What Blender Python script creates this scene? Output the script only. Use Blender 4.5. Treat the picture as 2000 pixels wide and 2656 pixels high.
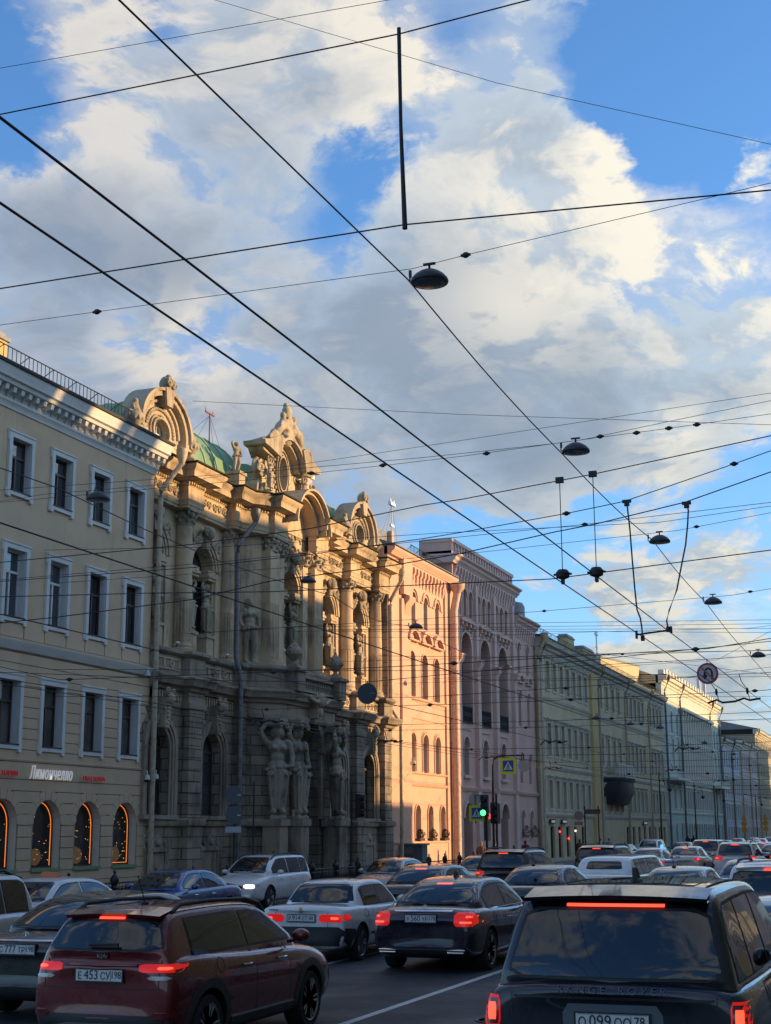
import bpy, bmesh, math, random
from mathutils import Vector, Matrix
from mathutils.bvhtree import BVHTree
for o in list(bpy.data.objects): bpy.data.objects.remove(o)
random.seed(7)
R = math.radians
SC = bpy.context.scene
C = SC.collection
# ---------------------------------------------------------------- camera
cam = bpy.data.cameras.new('camera'); camo = bpy.data.objects.new('camera', cam); C.objects.link(camo)
cam.sensor_fit = 'HORIZONTAL'; cam.sensor_width = 36; cam.lens = 66.6
cam.clip_start = .1; cam.clip_end = 4000
def cam_matrix(pitch, yaw, roll):
    return Matrix.Rotation(yaw, 4, 'Z') @ Matrix.Rotation(math.pi/2 + pitch, 4, 'X') @ Matrix.Rotation(roll, 4, 'Z')
camo.matrix_world = Matrix.Translation((0, 0, 2.25)) @ cam_matrix(R(12.62), R(20.2), R(-.344))
SC.camera = camo
# ---------------------------------------------------------------- sun and sky
SUN_AZ = R(25)      # from +x towards +y
SUN_EL = R(9.5)
sun_dir = Vector((math.cos(SUN_AZ)*math.cos(SUN_EL), math.sin(SUN_AZ)*math.cos(SUN_EL), math.sin(SUN_EL)))
sl = bpy.data.lights.new('sun', 'SUN'); sl.energy = 5.0; sl.angle = R(.6); sl.color = (1, .62, .27)
so = bpy.data.objects.new('sun', sl); C.objects.link(so)
so.rotation_euler = sun_dir.to_track_quat('Z', 'Y').to_euler()
W = bpy.data.worlds.new('World'); SC.world = W; W.use_nodes = True
SC.view_settings.view_transform = 'Standard'; SC.view_settings.look = 'None'
SC.view_settings.gamma = 1; SC.view_settings.exposure = 0.55
class NT:
    """short node builder"""
    def __init__(s, tree): s.t = tree; s.N = tree.nodes; s.L = tree.links; s.N.clear()
    def n(s, typ, **kw):
        nd = s.N.new(typ)
        for k, v in kw.items():
            if k.startswith('i_'):
                key = k[2:]
                key = int(key) if key.isdigit() else key
                s.put(nd.inputs[key], v)
            else: setattr(nd, k, v)
        return nd
    def put(s, sock, v):
        if isinstance(v, bpy.types.NodeSocket): s.L.new(v, sock)
        elif v is not None: sock.default_value = v
    def m(s, op, a, b=None, c=None, clamp=False):
        nd = s.N.new('ShaderNodeMath'); nd.operation = op; nd.use_clamp = clamp
        for i, v in enumerate((a, b, c)):
            if v is not None: s.put(nd.inputs[i], v)
        return nd.outputs[0]
    def v(s, op, a, b=None, sc=None):
        nd = s.N.new('ShaderNodeVectorMath'); nd.operation = op
        s.put(nd.inputs[0], a)
        if b is not None: s.put(nd.inputs[1], b)
        if sc is not None: s.put(nd.inputs[3], sc)
        return nd.outputs['Value'] if op in ('DOT_PRODUCT', 'LENGTH', 'DISTANCE') else nd.outputs[0]
    def noise(s, vec, scale, detail=4, rough=.55, dist=0, dim='3D'):
        nd = s.N.new('ShaderNodeTexNoise'); nd.noise_dimensions = dim
        if vec is not None: s.put(nd.inputs['Vector'], vec)
        nd.inputs['Scale'].default_value = scale; nd.inputs['Detail'].default_value = detail
        nd.inputs['Roughness'].default_value = rough; nd.inputs['Distortion'].default_value = dist
        return nd.outputs['Fac']
    def mr(s, v, a, b, c=0, d=1, smooth=True):
        nd = s.N.new('ShaderNodeMapRange'); nd.interpolation_type = 'SMOOTHSTEP' if smooth else 'LINEAR'
        for i, x in enumerate((v, a, b, c, d)): s.put(nd.inputs[i], x)
        return nd.outputs[0]
    def mix(s, f, a, b, blend='MIX'):
        nd = s.N.new('ShaderNodeMix'); nd.data_type = 'RGBA'; nd.blend_type = blend
        s.put(nd.inputs[0], f)
        for i, x in ((6, a), (7, b)):
            if isinstance(x, tuple) and len(x) == 3: x = x + (1,)
            s.put(nd.inputs[i], x)
        return nd.outputs[2]
def pix_dir(px, py):     # direction seen at a place of the photo, used to lay out where clouds lie in the sky
    v = Vector(((px-1000)/3700, (1328-py)/3700, -1)).normalized()
    return tuple(camo.matrix_world.to_3x3() @ v)
def build_sky():
    g = NT(W.node_tree)
    sky = g.n('ShaderNodeTexSky', sky_type='NISHITA', sun_disc=False, sun_elevation=SUN_EL + R(9),
              sun_rotation=math.pi/2 - SUN_AZ, air_density=1.0, dust_density=.4, ozone_density=2.2, altitude=50)
    tc = g.n('ShaderNodeTexCoord').outputs['Generated']
    D = g.v('NORMALIZE', tc)
    sep = g.n('ShaderNodeSeparateXYZ', i_0=D)
    zz = g.m('MAXIMUM', sep.outputs[2], 0.0)
    inv = g.m('DIVIDE', 1.0, g.m('ADD', zz, .30))
    P = g.v('MULTIPLY', g.v('SCALE', D, sc=inv), (1.0, 1.0, .45))
    warp = g.v('SCALE', g.v('SUBTRACT', g.n('ShaderNodeTexNoise', i_Vector=P, i_Scale=3.2, i_Detail=4.0).outputs['Color'], (.5, .5, .5)), sc=.22)
    def dens(Pv): return g.noise(g.v('ADD', Pv, warp), 4.0, 10, .60)
    n0 = dens(P)
    sd = Vector((sun_dir.x, sun_dir.y, .5)).normalized()*.045
    n1 = dens(g.v('ADD', P, tuple(sd)))
    big0 = g.noise(g.v('ADD', P, (3.1, 1.7, .4)), 1.5, 3, .5)
    # large masses: where the cloud banks and the open sky are
    blobs = [((560, 180), .20, .18), ((250, 560), .17, .17), ((700, 560), .12, .08), ((200, 900), .10, .10), ((1000, 200), .09, .09), ((1330, 520), .13, .16), ((1780, 700), .15, .17), ((1150, 800), .12, .10),
             ((1500, 950), .16, .14), ((500, 1020), .14, .19), ((900, 950), .12, .15), ((1000, 1180), .15, .24), ((700, 1250), .10, .14), ((1500, 1130), .10, .12), ((1900, 1050), .10, .05), ((1300, 1250), .08, .06), ((100, 1000), .08, .10),
             ((1790, 150), .115, -.34), ((1300, 130), .09, .16), ((1990, 60), .16, -.25), ((1560, 60), .05, -.12), ((20, 180), .075, -.20), ((30, 330), .04, -.12), ((420, 30), .03, -.12), ((1380, 1440), .10, -.12), ((1850, 1600), .10, .10), ((170, 90), .06, .10), ((700, 60), .09, .06), ((1100, 1400), .09, -.12), ((1480, 1290), .06, -.06),
             ((950, 430), .05, -.15), ((350, 750), .05, -.12), ((620, 760), .045, -.08), ((540, 870), .05, -.12), ((880, 560), .05, -.10), ((1180, 90), .035, -.10), ((1440, 560), .04, -.05), ((1700, 1050), .05, -.14), ((290, 900), .03, -.14), ((900, 1290), .05, -.09), ((1700, 1700), .10, .09), ((1990, 380), .05, .16), ((1640, 1180), .05, .10), ((1500, 330), .05, -.03)]
    Dw = g.v('ADD', D, g.v('SCALE', g.v('SUBTRACT', g.n('ShaderNodeTexNoise', i_Vector=P, i_Scale=6.0, i_Detail=7.0, i_Roughness=.62).outputs['Color'], (.5, .5, .5)), sc=.11))
    bias = None
    for (px, py), rad, w in blobs:
        q = g.mr(g.v('DISTANCE', Dw, pix_dir(px, py)), rad, 0.0, 0.0, w)
        bias = q if bias is None else g.m('ADD', bias, q)
    base = g.m('ADD', g.m('MULTIPLY_ADD', n0, 1.35, -.20), g.m('MULTIPLY', bias, .98))
    mask = g.m('MAXIMUM', g.mr(base, .455, .585), g.m('MULTIPLY', g.mr(g.m('ADD', g.m('MULTIPLY', n0, .5), g.m('MULTIPLY_ADD', bias, 1.25, .25)), .46, .68), .62))
    mask = g.m('MULTIPLY', mask, g.mr(sep.outputs[2], 0.0, .10, .35, 1.0))
    thick = g.mr(base, .50, .86)
    lit = g.mr(g.m('SUBTRACT', n0, n1), -.05, .055)
    tow = g.mr(g.v('DOT_PRODUCT', D, tuple(sun_dir)), -.2, 1.0, 1.0, 1.75)
    low = g.mr(sep.outputs[2], .10, .46, .82, 1.05)
    shade = g.mix(thick, (.30, .37, .475), (.195, .24, .31))
    cream = (.61, .565, .50)
    litf = g.m('MULTIPLY', g.m('MULTIPLY_ADD', lit, .85, .18), g.mr(thick, 0, 1, 1.0, .55), clamp=True)
    lb = g.mr(big0, .38, .62, .35, 1.15)
    for (px, py), rad, w in [((480, 170), .14, .45), ((1050, 180), .09, .4), ((1380, 500), .12, .5), ((1750, 620), .12, .55), ((430, 930), .07, .8), ((1720, 1180), .05, .9), ((1340, 820), .06, .5), ((250, 560), .14, -.5), ((1550, 1060), .16, -.7), ((900, 1000), .16, -.6), ((650, 450), .10, -.3), ((1200, 1200), .12, -.3)]:
        lb = g.m('ADD', lb, g.mr(g.v('DISTANCE', D, pix_dir(px, py)), rad, 0.0, 0.0, w))
    litf = g.m('MULTIPLY', litf, g.m('MAXIMUM', lb, .12), clamp=True)
    cc = g.mix(litf, shade, cream)
    tl = g.m('MULTIPLY', tow, low)
    cc = g.mix(1.0, cc, g.n('ShaderNodeCombineXYZ', i_0=tl, i_1=tl, i_2=g.m('MULTIPLY', g.m('POWER', tow, .7), low)).outputs[0], 'MULTIPLY')
    blue = g.mix(1.0, sky.outputs[0], (.098, .150, .195), 'MULTIPLY')
    hz = g.mr(sep.outputs[2], .0, .28, .55, .0)
    blue = g.mix(hz, blue, (.34, .50, .68))
    col = g.mix(g.m('MULTIPLY', mask, .92), blue, cc)
    bg = g.n('ShaderNodeBackground', i_Color=col, i_Strength=0.89)
    out = g.n('ShaderNodeOutputWorld'); g.L.new(bg.outputs[0], out.inputs[0])
build_sky()
# ---------------------------------------------------------------- materials
MATS = {}
def mat(name, fn, *a, **k):
    if name not in MATS:
        m = bpy.data.materials.new(name); m.use_nodes = True
        g = NT(m.node_tree); fn(g, *a, **k); MATS[name] = m
    return MATS[name]
def finish(g, col, rough=.8, bump=None, bstr=.3, bdist=.02, metal=0, coat=0, spec=.5, em=None, ems=0, ior=None, coatr=.03):
    p = g.n('ShaderNodeBsdfPrincipled')
    g.put(p.inputs['Base Color'], col + (1,) if isinstance(col, tuple) and len(col) == 3 else col)
    g.put(p.inputs['Roughness'], rough); g.put(p.inputs['Metallic'], metal)
    p.inputs['Coat Weight'].default_value = coat; p.inputs['Coat Roughness'].default_value = coatr
    p.inputs['Specular IOR Level'].default_value = spec
    if ior: p.inputs['IOR'].default_value = ior
    if em: p.inputs['Emission Color'].default_value = em + (1,); p.inputs['Emission Strength'].default_value = ems
    if bump is not None:
        b = g.n('ShaderNodeBump', i_Strength=bstr, i_Distance=bdist, i_Height=bump); g.L.new(b.outputs[0], p.inputs['Normal'])
    o = g.n('ShaderNodeOutputMaterial'); g.L.new(p.outputs[0], o.inputs[0])
def objco(g): return g.n('ShaderNodeTexCoord').outputs['Object']
def geoco(g): return g.n('ShaderNodeNewGeometry').outputs['Position']
def plaster(g, col, var=.12, dirt=.35, rough=.9, scale=.6, dcol=None):
    P = geoco(g)
    big = g.noise(P, scale, 5, .6)
    st = g.noise(g.v('MULTIPLY', P, (3.0, 3.0, .22)), 1.0, 5, .65)
    fi = g.noise(P, 14, 4, .6)
    c2 = tuple(c*(1-var*2.2) for c in col)
    c = g.mix(g.mr(big, .35, .7), col, c2)
    dc = dcol or tuple(x*.42 for x in col)
    c = g.mix(g.m('MULTIPLY', g.mr(st, .55, .78), dirt), c, dc)
    c = g.mix(g.m('MULTIPLY', g.mr(fi, .5, .8), .12), c, tuple(x*.6 for x in col))
    finish(g, c, rough, bump=g.m('ADD', fi, g.m('MULTIPLY', big, .6)), bstr=.25, bdist=.012)
def stone(g, col, dark, amt=.8, carve=0, blocks=False, scale=.45):
    P = geoco(g)
    big = g.noise(P, scale, 6, .65)
    st = g.noise(g.v('MULTIPLY', P, (2.2, 2.2, .28)), 1.1, 6, .68)
    fi = g.noise(P, 9, 5, .65)
    c = g.mix(g.mr(big, .38, .68), col, tuple(x*.72 for x in col))
    c = g.mix(g.m('MULTIPLY', g.mr(g.m('ADD', g.m('MULTIPLY', st, .6), g.m('MULTIPLY', big, .4)), .47, .66), amt), c, dark)
    c = g.mix(g.m('MULTIPLY', g.mr(fi, .5, .75), .22), c, dark)
    h = g.m('ADD', g.m('MULTIPLY', fi, .6), big)
    if blocks:
        sp = g.n('ShaderNodeSeparateXYZ', i_0=P)
        uv = g.n('ShaderNodeCombineXYZ', i_0=g.m('ADD', sp.outputs[1], g.m('MULTIPLY', sp.outputs[0], .7)), i_1=g.m('ADD', sp.outputs[2], .02))
        br = g.n('ShaderNodeTexBrick', i_Vector=uv.outputs[0], offset=.5)
        br.inputs['Scale'].default_value = 1; br.inputs['Mortar Size'].default_value = .022; br.inputs['Mortar Smooth'].default_value = .2
        br.inputs['Brick Width'].default_value = 1.25; br.inputs['Row Height'].default_value = .42
        br.inputs['Color1'].default_value = (1, 1, 1, 1); br.inputs['Color2'].default_value = (.68, .68, .70, 1); br.inputs['Mortar'].default_value = (.28, .27, .26, 1)
        c = g.mix(1.0, c, br.outputs['Color'], 'MULTIPLY')
        h = g.m('SUBTRACT', g.m('MULTIPLY', h, .3), g.m('MULTIPLY', br.outputs['Fac'], 1.2))
    if carve:
        vo = g.n('ShaderNodeTexVoronoi', i_Vector=g.v('ADD', P, g.v('SCALE', g.n('ShaderNodeTexNoise', i_Vector=P, i_Scale=3.0).outputs['Color'], sc=.35)), i_Scale=carve)
        h = g.m('ADD', h, g.m('MULTIPLY', g.mr(vo.outputs['Distance'], .05, .55), 3.0))
    finish(g, c, .93, bump=h, bstr=.55 if carve else .4, bdist=.06 if carve else .03)
def simple(g, col, rough=.5, metal=0, coat=0, spec=.5, var=.0, em=None, ems=0, ior=None, nscale=6):
    c = col
    if var:
        n = g.noise(objco(g), nscale, 4, .6)
        c = g.mix(g.mr(n, .35, .7), col, tuple(x*(1-var) for x in col))
    finish(g, c, rough, metal=metal, coat=coat, spec=spec, em=em, ems=ems, ior=ior)
def glassy(g, col, rough=.06, wob=.25, ior=1.6):
    P = geoco(g)
    n = g.noise(P, .55, 2, .5)
    c = g.mix(g.mr(g.noise(P, .9, 3), .35, .65), col, tuple(x*.45 for x in col))
    finish(g, c, rough, bump=n, bstr=wob, bdist=.05, ior=ior)
def paint(g, col, metal=.35, rough=.32, flake=.0):
    P = objco(g)
    n = g.noise(P, 2.3, 4, .6)
    dirt = g.noise(P, 7, 5, .7)
    sp = g.n('ShaderNodeSeparateXYZ', i_0=P)
    lowd = g.mr(sp.outputs[2], .25, .9, .35, .0)
    c = g.mix(g.mr(n, .4, .7, 0, .18), col, tuple(x*.7 for x in col))
    c = g.mix(g.m('MULTIPLY', g.mr(dirt, .4, .65), g.m('ADD', lowd, .05)), c, (.055, .05, .045))
    r = g.mr(dirt, .35, .7, rough-.06, rough+.12)
    p = g.n('ShaderNodeBsdfPrincipled')
    g.put(p.inputs['Base Color'], c); g.put(p.inputs['Roughness'], r); p.inputs['Metallic'].default_value = metal
    p.inputs['Coat Weight'].default_value = 1.0; p.inputs['Coat Roughness'].default_value = .04; p.inputs['Coat IOR'].default_value = 1.48
    o = g.n('ShaderNodeOutputMaterial'); g.L.new(p.outputs[0], o.inputs[0])
def asphalt(g):
    P = geoco(g)
    a = g.noise(P, 60, 3, .7); b = g.noise(P, .35, 5, .6); t = g.noise(g.v('MULTIPLY', P, (1.6, .05, 1)), 1.2, 5, .6)
    c = g.mix(g.mr(b, .35, .65), (.046, .046, .050), (.028, .028, .031))
    c = g.mix(g.m('MULTIPLY', g.mr(a, .55, .75), .5), c, (.13, .125, .12))
    c = g.mix(g.m('MULTIPLY', g.mr(t, .5, .7), .45), c, (.026, .026, .028))
    vo = g.n('ShaderNodeTexVoronoi', i_Vector=g.v('MULTIPLY', P, (.45, .12, 0)), i_Scale=1.0, distance='CHEBYCHEV')
    sh = g.n('ShaderNodeSeparateXYZ', i_0=vo.outputs['Color']).outputs[0]
    c = g.mix(g.m('MULTIPLY', g.mr(sh, .60, .64), .38), c, (.020, .020, .022))
    ck = g.n('ShaderNodeTexVoronoi', i_Vector=g.v('ADD', P, g.v('SCALE', g.n('ShaderNodeTexNoise', i_Vector=P, i_Scale=2.0).outputs['Color'], sc=.5)), i_Scale=.55, feature='DISTANCE_TO_EDGE')
    c = g.mix(g.mr(ck.outputs['Distance'], .006, .014, .55, 0), c, (.012, .012, .013))
    finish(g, c, g.mr(b, .35, .7, .55, .8), bump=a, bstr=.35, bdist=.01)
def paving(g):
    P = geoco(g)
    br = g.n('ShaderNodeTexBrick', i_Vector=P); br.inputs['Scale'].default_value = 1.2
    br.inputs['Color1'].default_value = (.19, .18, .17, 1); br.inputs['Color2'].default_value = (.14, .135, .13, 1); br.inputs['Mortar'].default_value = (.07, .07, .07, 1)
    c = g.mix(g.mr(g.noise(P, 1.5, 5), .4, .7, 0, .5), br.outputs['Color'], (.08, .08, .08))
    finish(g, c, .85)
M = {}
M['tan'] = mat('tan plaster', plaster, (.61, .455, .30), .06, .4)
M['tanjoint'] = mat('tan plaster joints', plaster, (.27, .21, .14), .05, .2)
M['white'] = mat('white trim', plaster, (.66, .66, .64), .05, .35)
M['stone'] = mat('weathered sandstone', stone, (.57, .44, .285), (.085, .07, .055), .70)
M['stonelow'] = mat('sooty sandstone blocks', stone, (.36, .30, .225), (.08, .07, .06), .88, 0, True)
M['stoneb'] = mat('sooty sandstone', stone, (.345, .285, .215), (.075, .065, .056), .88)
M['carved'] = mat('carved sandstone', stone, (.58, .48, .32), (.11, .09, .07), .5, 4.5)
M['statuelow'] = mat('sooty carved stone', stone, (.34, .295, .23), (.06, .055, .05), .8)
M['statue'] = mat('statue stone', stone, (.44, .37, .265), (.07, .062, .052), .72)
M['pinkL'] = mat('orange pink plaster', plaster, (.64, .40, .29), .06, .3)
M['pink'] = mat('dusty pink plaster', plaster, (.60, .40, .33), .05, .22)
M['pinktrim'] = mat('pale pink trim', plaster, (.62, .465, .41), .05, .3)
M['cream'] = mat('yellow green plaster', plaster, (.58, .50, .31), .08, .6)
M['creamtrim'] = mat('pale weathered trim', plaster, (.55, .55, .46), .08, .7)
M['ochre'] = mat('ochre plaster', plaster, (.56, .44, .20), .07, .35)
M['mint'] = mat('mint plaster', plaster, (.46, .56, .50), .06, .3)
M['minttrim'] = mat('cream white trim', plaster, (.72, .70, .60), .05, .35)
M['bluegrey'] = mat('pale blue grey plaster', plaster, (.44, .50, .56), .06, .35)
M['rose'] = mat('rose grey plaster', plaster, (.50, .42, .42), .06, .35)
M['beige'] = mat('dark beige plaster', plaster, (.34, .29, .19), .06, .4)
M['copper'] = mat('green roof metal', plaster, (.19, .33, .17), .10, .45, .55, .8)
M['copperseam'] = mat('green roof seam', simple, (.30, .46, .26), .5)
M['roofgrey'] = mat('grey roof metal', simple, (.20, .22, .24), .5, .3, var=.4)
M['roofblack'] = mat('black eaves metal', simple, (.03, .03, .032), .6)
M['iron'] = mat('black iron', simple, (.025, .025, .028), .5, .2, var=.3)
M['wire'] = mat('dark cable', simple, (.02, .02, .024), .6)
M['zinc'] = mat('zinc pipe', simple, (.19, .19, .185), .55, .35, var=.4)
M['pipetan'] = mat('painted pipe', simple, (.50, .42, .30), .6, var=.3)
M['pipepink'] = mat('pink painted pipe', simple, (.62, .42, .32), .6, var=.3)
M['wframe'] = mat('brown window frame', simple, (.075, .045, .035), .45, var=.3)
M['wframew'] = mat('white window frame', simple, (.70, .70, .68), .45, var=.2)
M['glass'] = mat('window glass', glassy, (.045, .06, .075), .05, .22, 2.1)
M['glassd'] = mat('dark window glass', glassy, (.02, .021, .023), .12, .3, 1.5)
M['curtain'] = mat('curtained window', glassy, (.14, .13, .12), .10, .25, 1.6)
M['asphalt'] = mat('asphalt', asphalt)
M['paving'] = mat('paving', paving)
M['kerb'] = mat('granite kerb', simple, (.22, .21, .20), .8, var=.4)
M['roadpaint'] = mat('road paint', simple, (.62, .62, .60), .7, var=.35, nscale=9)
M['black'] = mat('black rubber', simple, (.012, .012, .013), .55, var=.2)
M['neon'] = mat('orange neon tube', simple, (.8, .2, .04), .4, em=(1, .26, .05), ems=.85)
# ---------------------------------------------------------------- mesh builder
class MB:
    def __init__(s): s.v = []; s.f = []; s.mi = []; s.cur = 0
    def add(s, vs, fs):
        o = len(s.v); s.v += [tuple(p) for p in vs]
        for f in fs: s.f.append(tuple(o+i for i in f)); s.mi.append(s.cur)
        return s
    def box(s, x0, x1, y0, y1, z0, z1):
        return s.add([(x0,y0,z0),(x1,y0,z0),(x1,y1,z0),(x0,y1,z0),(x0,y0,z1),(x1,y0,z1),(x1,y1,z1),(x0,y1,z1)],
                     [(0,3,2,1),(4,5,6,7),(0,1,5,4),(1,2,6,5),(2,3,7,6),(3,0,4,7)])
    def taper(s, x0, x1, y0, y1, z0, z1, t):
        cx, cy = (x0+x1)/2, (y0+y1)/2
        return s.add([(x0,y0,z0),(x1,y0,z0),(x1,y1,z0),(x0,y1,z0)] + [(cx+(x-cx)*t, cy+(y-cy)*t, z1) for x, y in ((x0,y0),(x1,y0),(x1,y1),(x0,y1))],
                     [(0,3,2,1),(4,5,6,7),(0,1,5,4),(1,2,6,5),(2,3,7,6),(3,0,4,7)])
    def prism_x(s, poly, x0, x1):      # polygon in (y,z) extruded along x
        n = len(poly)
        vs = [(x0, y, z) for y, z in poly] + [(x1, y, z) for y, z in poly]
        return s.add(vs, [tuple(range(n))[::-1], tuple(range(n, 2*n))] + [(i, (i+1) % n, n+(i+1) % n, n+i) for i in range(n)])
    def prism_y(s, poly, y0, y1):      # polygon in (x,z) extruded along y
        n = len(poly)
        vs = [(x, y0, z) for x, z in poly] + [(x, y1, z) for x, z in poly]
        return s.add(vs, [tuple(range(n)), tuple(range(n, 2*n))[::-1]] + [(i, n+i, n+(i+1) % n, (i+1) % n) for i in range(n)])
    def path_prof(s, prof, path):      # profile (out, z) swept along a plan path [(x,y)] with mitred corners, out = to the left-hand normal of travel
        n = len(path); m = len(prof); vs = []
        for i, p in enumerate(path):
            p = Vector(p)
            d0 = (p-Vector(path[i-1])).normalized() if i > 0 else None
            d1 = (Vector(path[i+1])-p).normalized() if i < n-1 else None
            if d0 is None: d0 = d1
            if d1 is None: d1 = d0
            n0 = Vector((d0.y, -d0.x)); n1 = Vector((d1.y, -d1.x)); nn = (n0+n1)
            nn = nn/ max(.35, nn.length_squared/2)
            for o, z in prof: vs.append((p.x+nn.x*o, p.y+nn.y*o, z))
        fs = []
        for i in range(n-1):
            for j in range(m-1):
                fs.append((i*m+j, (i+1)*m+j, (i+1)*m+j+1, i*m+j+1))
        fs.append(tuple(range(m))); fs.append(tuple((n-1)*m+j for j in range(m))[::-1])
        return s.add(vs, fs)
    def lathe(s, prof, c=(0,0,0), n=12, axis='z', a0=0, a1=2*math.pi):
        m = len(prof); vs = []; full = abs(a1-a0-2*math.pi) < 1e-6; k = n if full else n+1
        for i in range(k):
            a = a0+(a1-a0)*i/n; ca, sa = math.cos(a), math.sin(a)
            for r, h in prof:
                if axis == 'z': vs.append((c[0]+r*ca, c[1]+r*sa, c[2]+h))
                elif axis == 'x': vs.append((c[0]+h, c[1]+r*ca, c[2]+r*sa))
                else: vs.append((c[0]+r*sa, c[1]+h, c[2]+r*ca))
        fs = []
        for i in range(n):
            j = (i+1) % k
            for q in range(m-1): fs.append((i*m+q, j*m+q, j*m+q+1, i*m+q+1))
        if full:
            if prof[0][0] > 1e-6: fs.append(tuple(i*m for i in range(k))[::-1])
            if prof[-1][0] > 1e-6: fs.append(tuple(i*m+m-1 for i in range(k)))
        return s.add(vs, fs)
    def tube(s, pts, r, n=6, r2=None, cap=True):
        pts = [Vector(p) for p in pts]; N = len(pts); vs = []; up = Vector((0,0,1))
        for i, p in enumerate(pts):
            d = (pts[min(i+1, N-1)]-pts[max(i-1, 0)])
            d = d.normalized() if d.length > 1e-9 else Vector((0,0,1))
            a = d.cross(up if abs(d.z) < .95 else Vector((1,0,0))).normalized(); b = d.cross(a)
            rr = r if r2 is None else r+(r2-r)*i/(N-1)
            if isinstance(r, (list, tuple)): rr = r[i]
            for k in range(n):
                t = 2*math.pi*k/n; vs.append(p+a*rr*math.cos(t)+b*rr*math.sin(t))
        fs = []
        for i in range(N-1):
            for k in range(n): fs.append((i*n+k, i*n+(k+1) % n, (i+1)*n+(k+1) % n, (i+1)*n+k))
        if cap: fs.append(tuple(range(n))[::-1]); fs.append(tuple((N-1)*n+k for k in range(n)))
        return s.add(vs, fs)
    def blob(s, c, r, n=8, m=6, rot=None):
        if not isinstance(r, (list, tuple)): r = (r, r, r)
        vs = []; fs = []
        for i in range(m+1):
            ph = math.pi*i/m
            for k in range(n):
                t = 2*math.pi*k/n
                v = Vector((r[0]*math.sin(ph)*math.cos(t), r[1]*math.sin(ph)*math.sin(t), r[2]*math.cos(ph)))
                if rot is not None: v = rot @ v
                vs.append((c[0]+v.x, c[1]+v.y, c[2]+v.z))
        for i in range(m):
            for k in range(n): fs.append((i*n+k, (i+1)*n+k, (i+1)*n+(k+1) % n, i*n+(k+1) % n))
        return s.add(vs, fs)
    def xf(s, M4):
        s.v = [tuple(M4 @ Vector(p)) for p in s.v]; return s
    def join(s, o):
        n = len(s.v); s.v += o.v; s.f += [tuple(i+n for i in f) for f in o.f]; s.mi += o.mi; return s
    def mesh(s, name, mats, org=(0,0,0), smooth=40):
        me = bpy.data.meshes.new(name)
        me.from_pydata([(x-org[0], y-org[1], z-org[2]) for x, y, z in s.v], [], s.f)
        if not isinstance(mats, (list, tuple)): mats = [mats]
        for m in mats: me.materials.append(m)
        if len(mats) > 1: me.polygons.foreach_set('material_index', s.mi)
        bm = bmesh.new(); bm.from_mesh(me); bmesh.ops.recalc_face_normals(bm, faces=bm.faces); bm.to_mesh(me); bm.free()
        if smooth:
            me.shade_smooth(); me.set_sharp_from_angle(angle=R(smooth))
        return me
class Thing:
    """a top-level thing: an Empty at its base that parents its parts"""
    def __init__(s, name, label, cat, loc=(0,0,0), group=None, rz=0):
        o = bpy.data.objects.new(name, None); C.objects.link(o); o.empty_display_size = .3
        o.location = loc; o.rotation_euler = (0, 0, rz); s.o = o; s.loc = loc
        o['label'] = label; o['category'] = cat
        if group: o['group'] = group
    def part(s, name, mb, m, parent=None, label=None, smooth=40, local=False):
        me = mb.mesh(name, m, (0,0,0) if local else s.loc, smooth)
        return s.inst(name, me, None, parent, label)
    def inst(s, name, me, at=None, parent=None, label=None, rot=None, scale=None):
        o = bpy.data.objects.new(name, me); C.objects.link(o); o.parent = parent or s.o
        if at is not None: o.location = Vector(at) - Vector(s.loc)
        if rot: o.rotation_euler = rot
        if scale: o.scale = scale
        if label: o['label'] = label
        return o
def single(name, mb, m, label, cat, group=None, kind=None, org=(0,0,0), smooth=40):
    o = bpy.data.objects.new(name, mb.mesh(name, m, org, smooth)); C.objects.link(o); o.location = org
    if kind: o['kind'] = kind
    if label: o['label'] = label; o['category'] = cat
    if group: o['group'] = group
    return o
def dup(root, loc, rz=0, label=None, group=None):
    r = root.copy(); C.objects.link(r); r.location = loc; r.rotation_euler = (0, 0, rz)
    if label: r['label'] = label
    if group: r['group'] = group
    for ch in list(root.children):
        c = ch.copy(); C.objects.link(c); c.parent = r
        for g in ch.children:
            d = g.copy(); C.objects.link(d); d.parent = c
    return r
def evaluated(me, mods, mats=None):
    """mesh after modifiers; mods = [(type, {settings})]"""
    o = bpy.data.objects.new('tmp', me); C.objects.link(o)
    for t, kw in mods:
        md = o.modifiers.new(t, t)
        for k, v in kw.items(): setattr(md, k, v)
    dg = bpy.context.evaluated_depsgraph_get(); dg.update()
    r = bpy.data.meshes.new_from_object(o.evaluated_get(dg), preserve_all_data_layers=False, depsgraph=dg)
    bpy.data.objects.remove(o)
    if mats is not None:
        r.materials.clear()
        for m in mats: r.materials.append(m)
    return r
def sculpt(mb, m, voxel=.03, it=2, name='figure'):
    """fuse the lumps of a figure into one continuous carved surface"""
    me = mb.mesh(name, m, smooth=0)
    r = evaluated(me, [('REMESH', dict(mode='VOXEL', voxel_size=voxel)), ('SMOOTH', dict(factor=.5, iterations=it))], [m])
    r.name = name; r.shade_smooth(); return r
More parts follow.
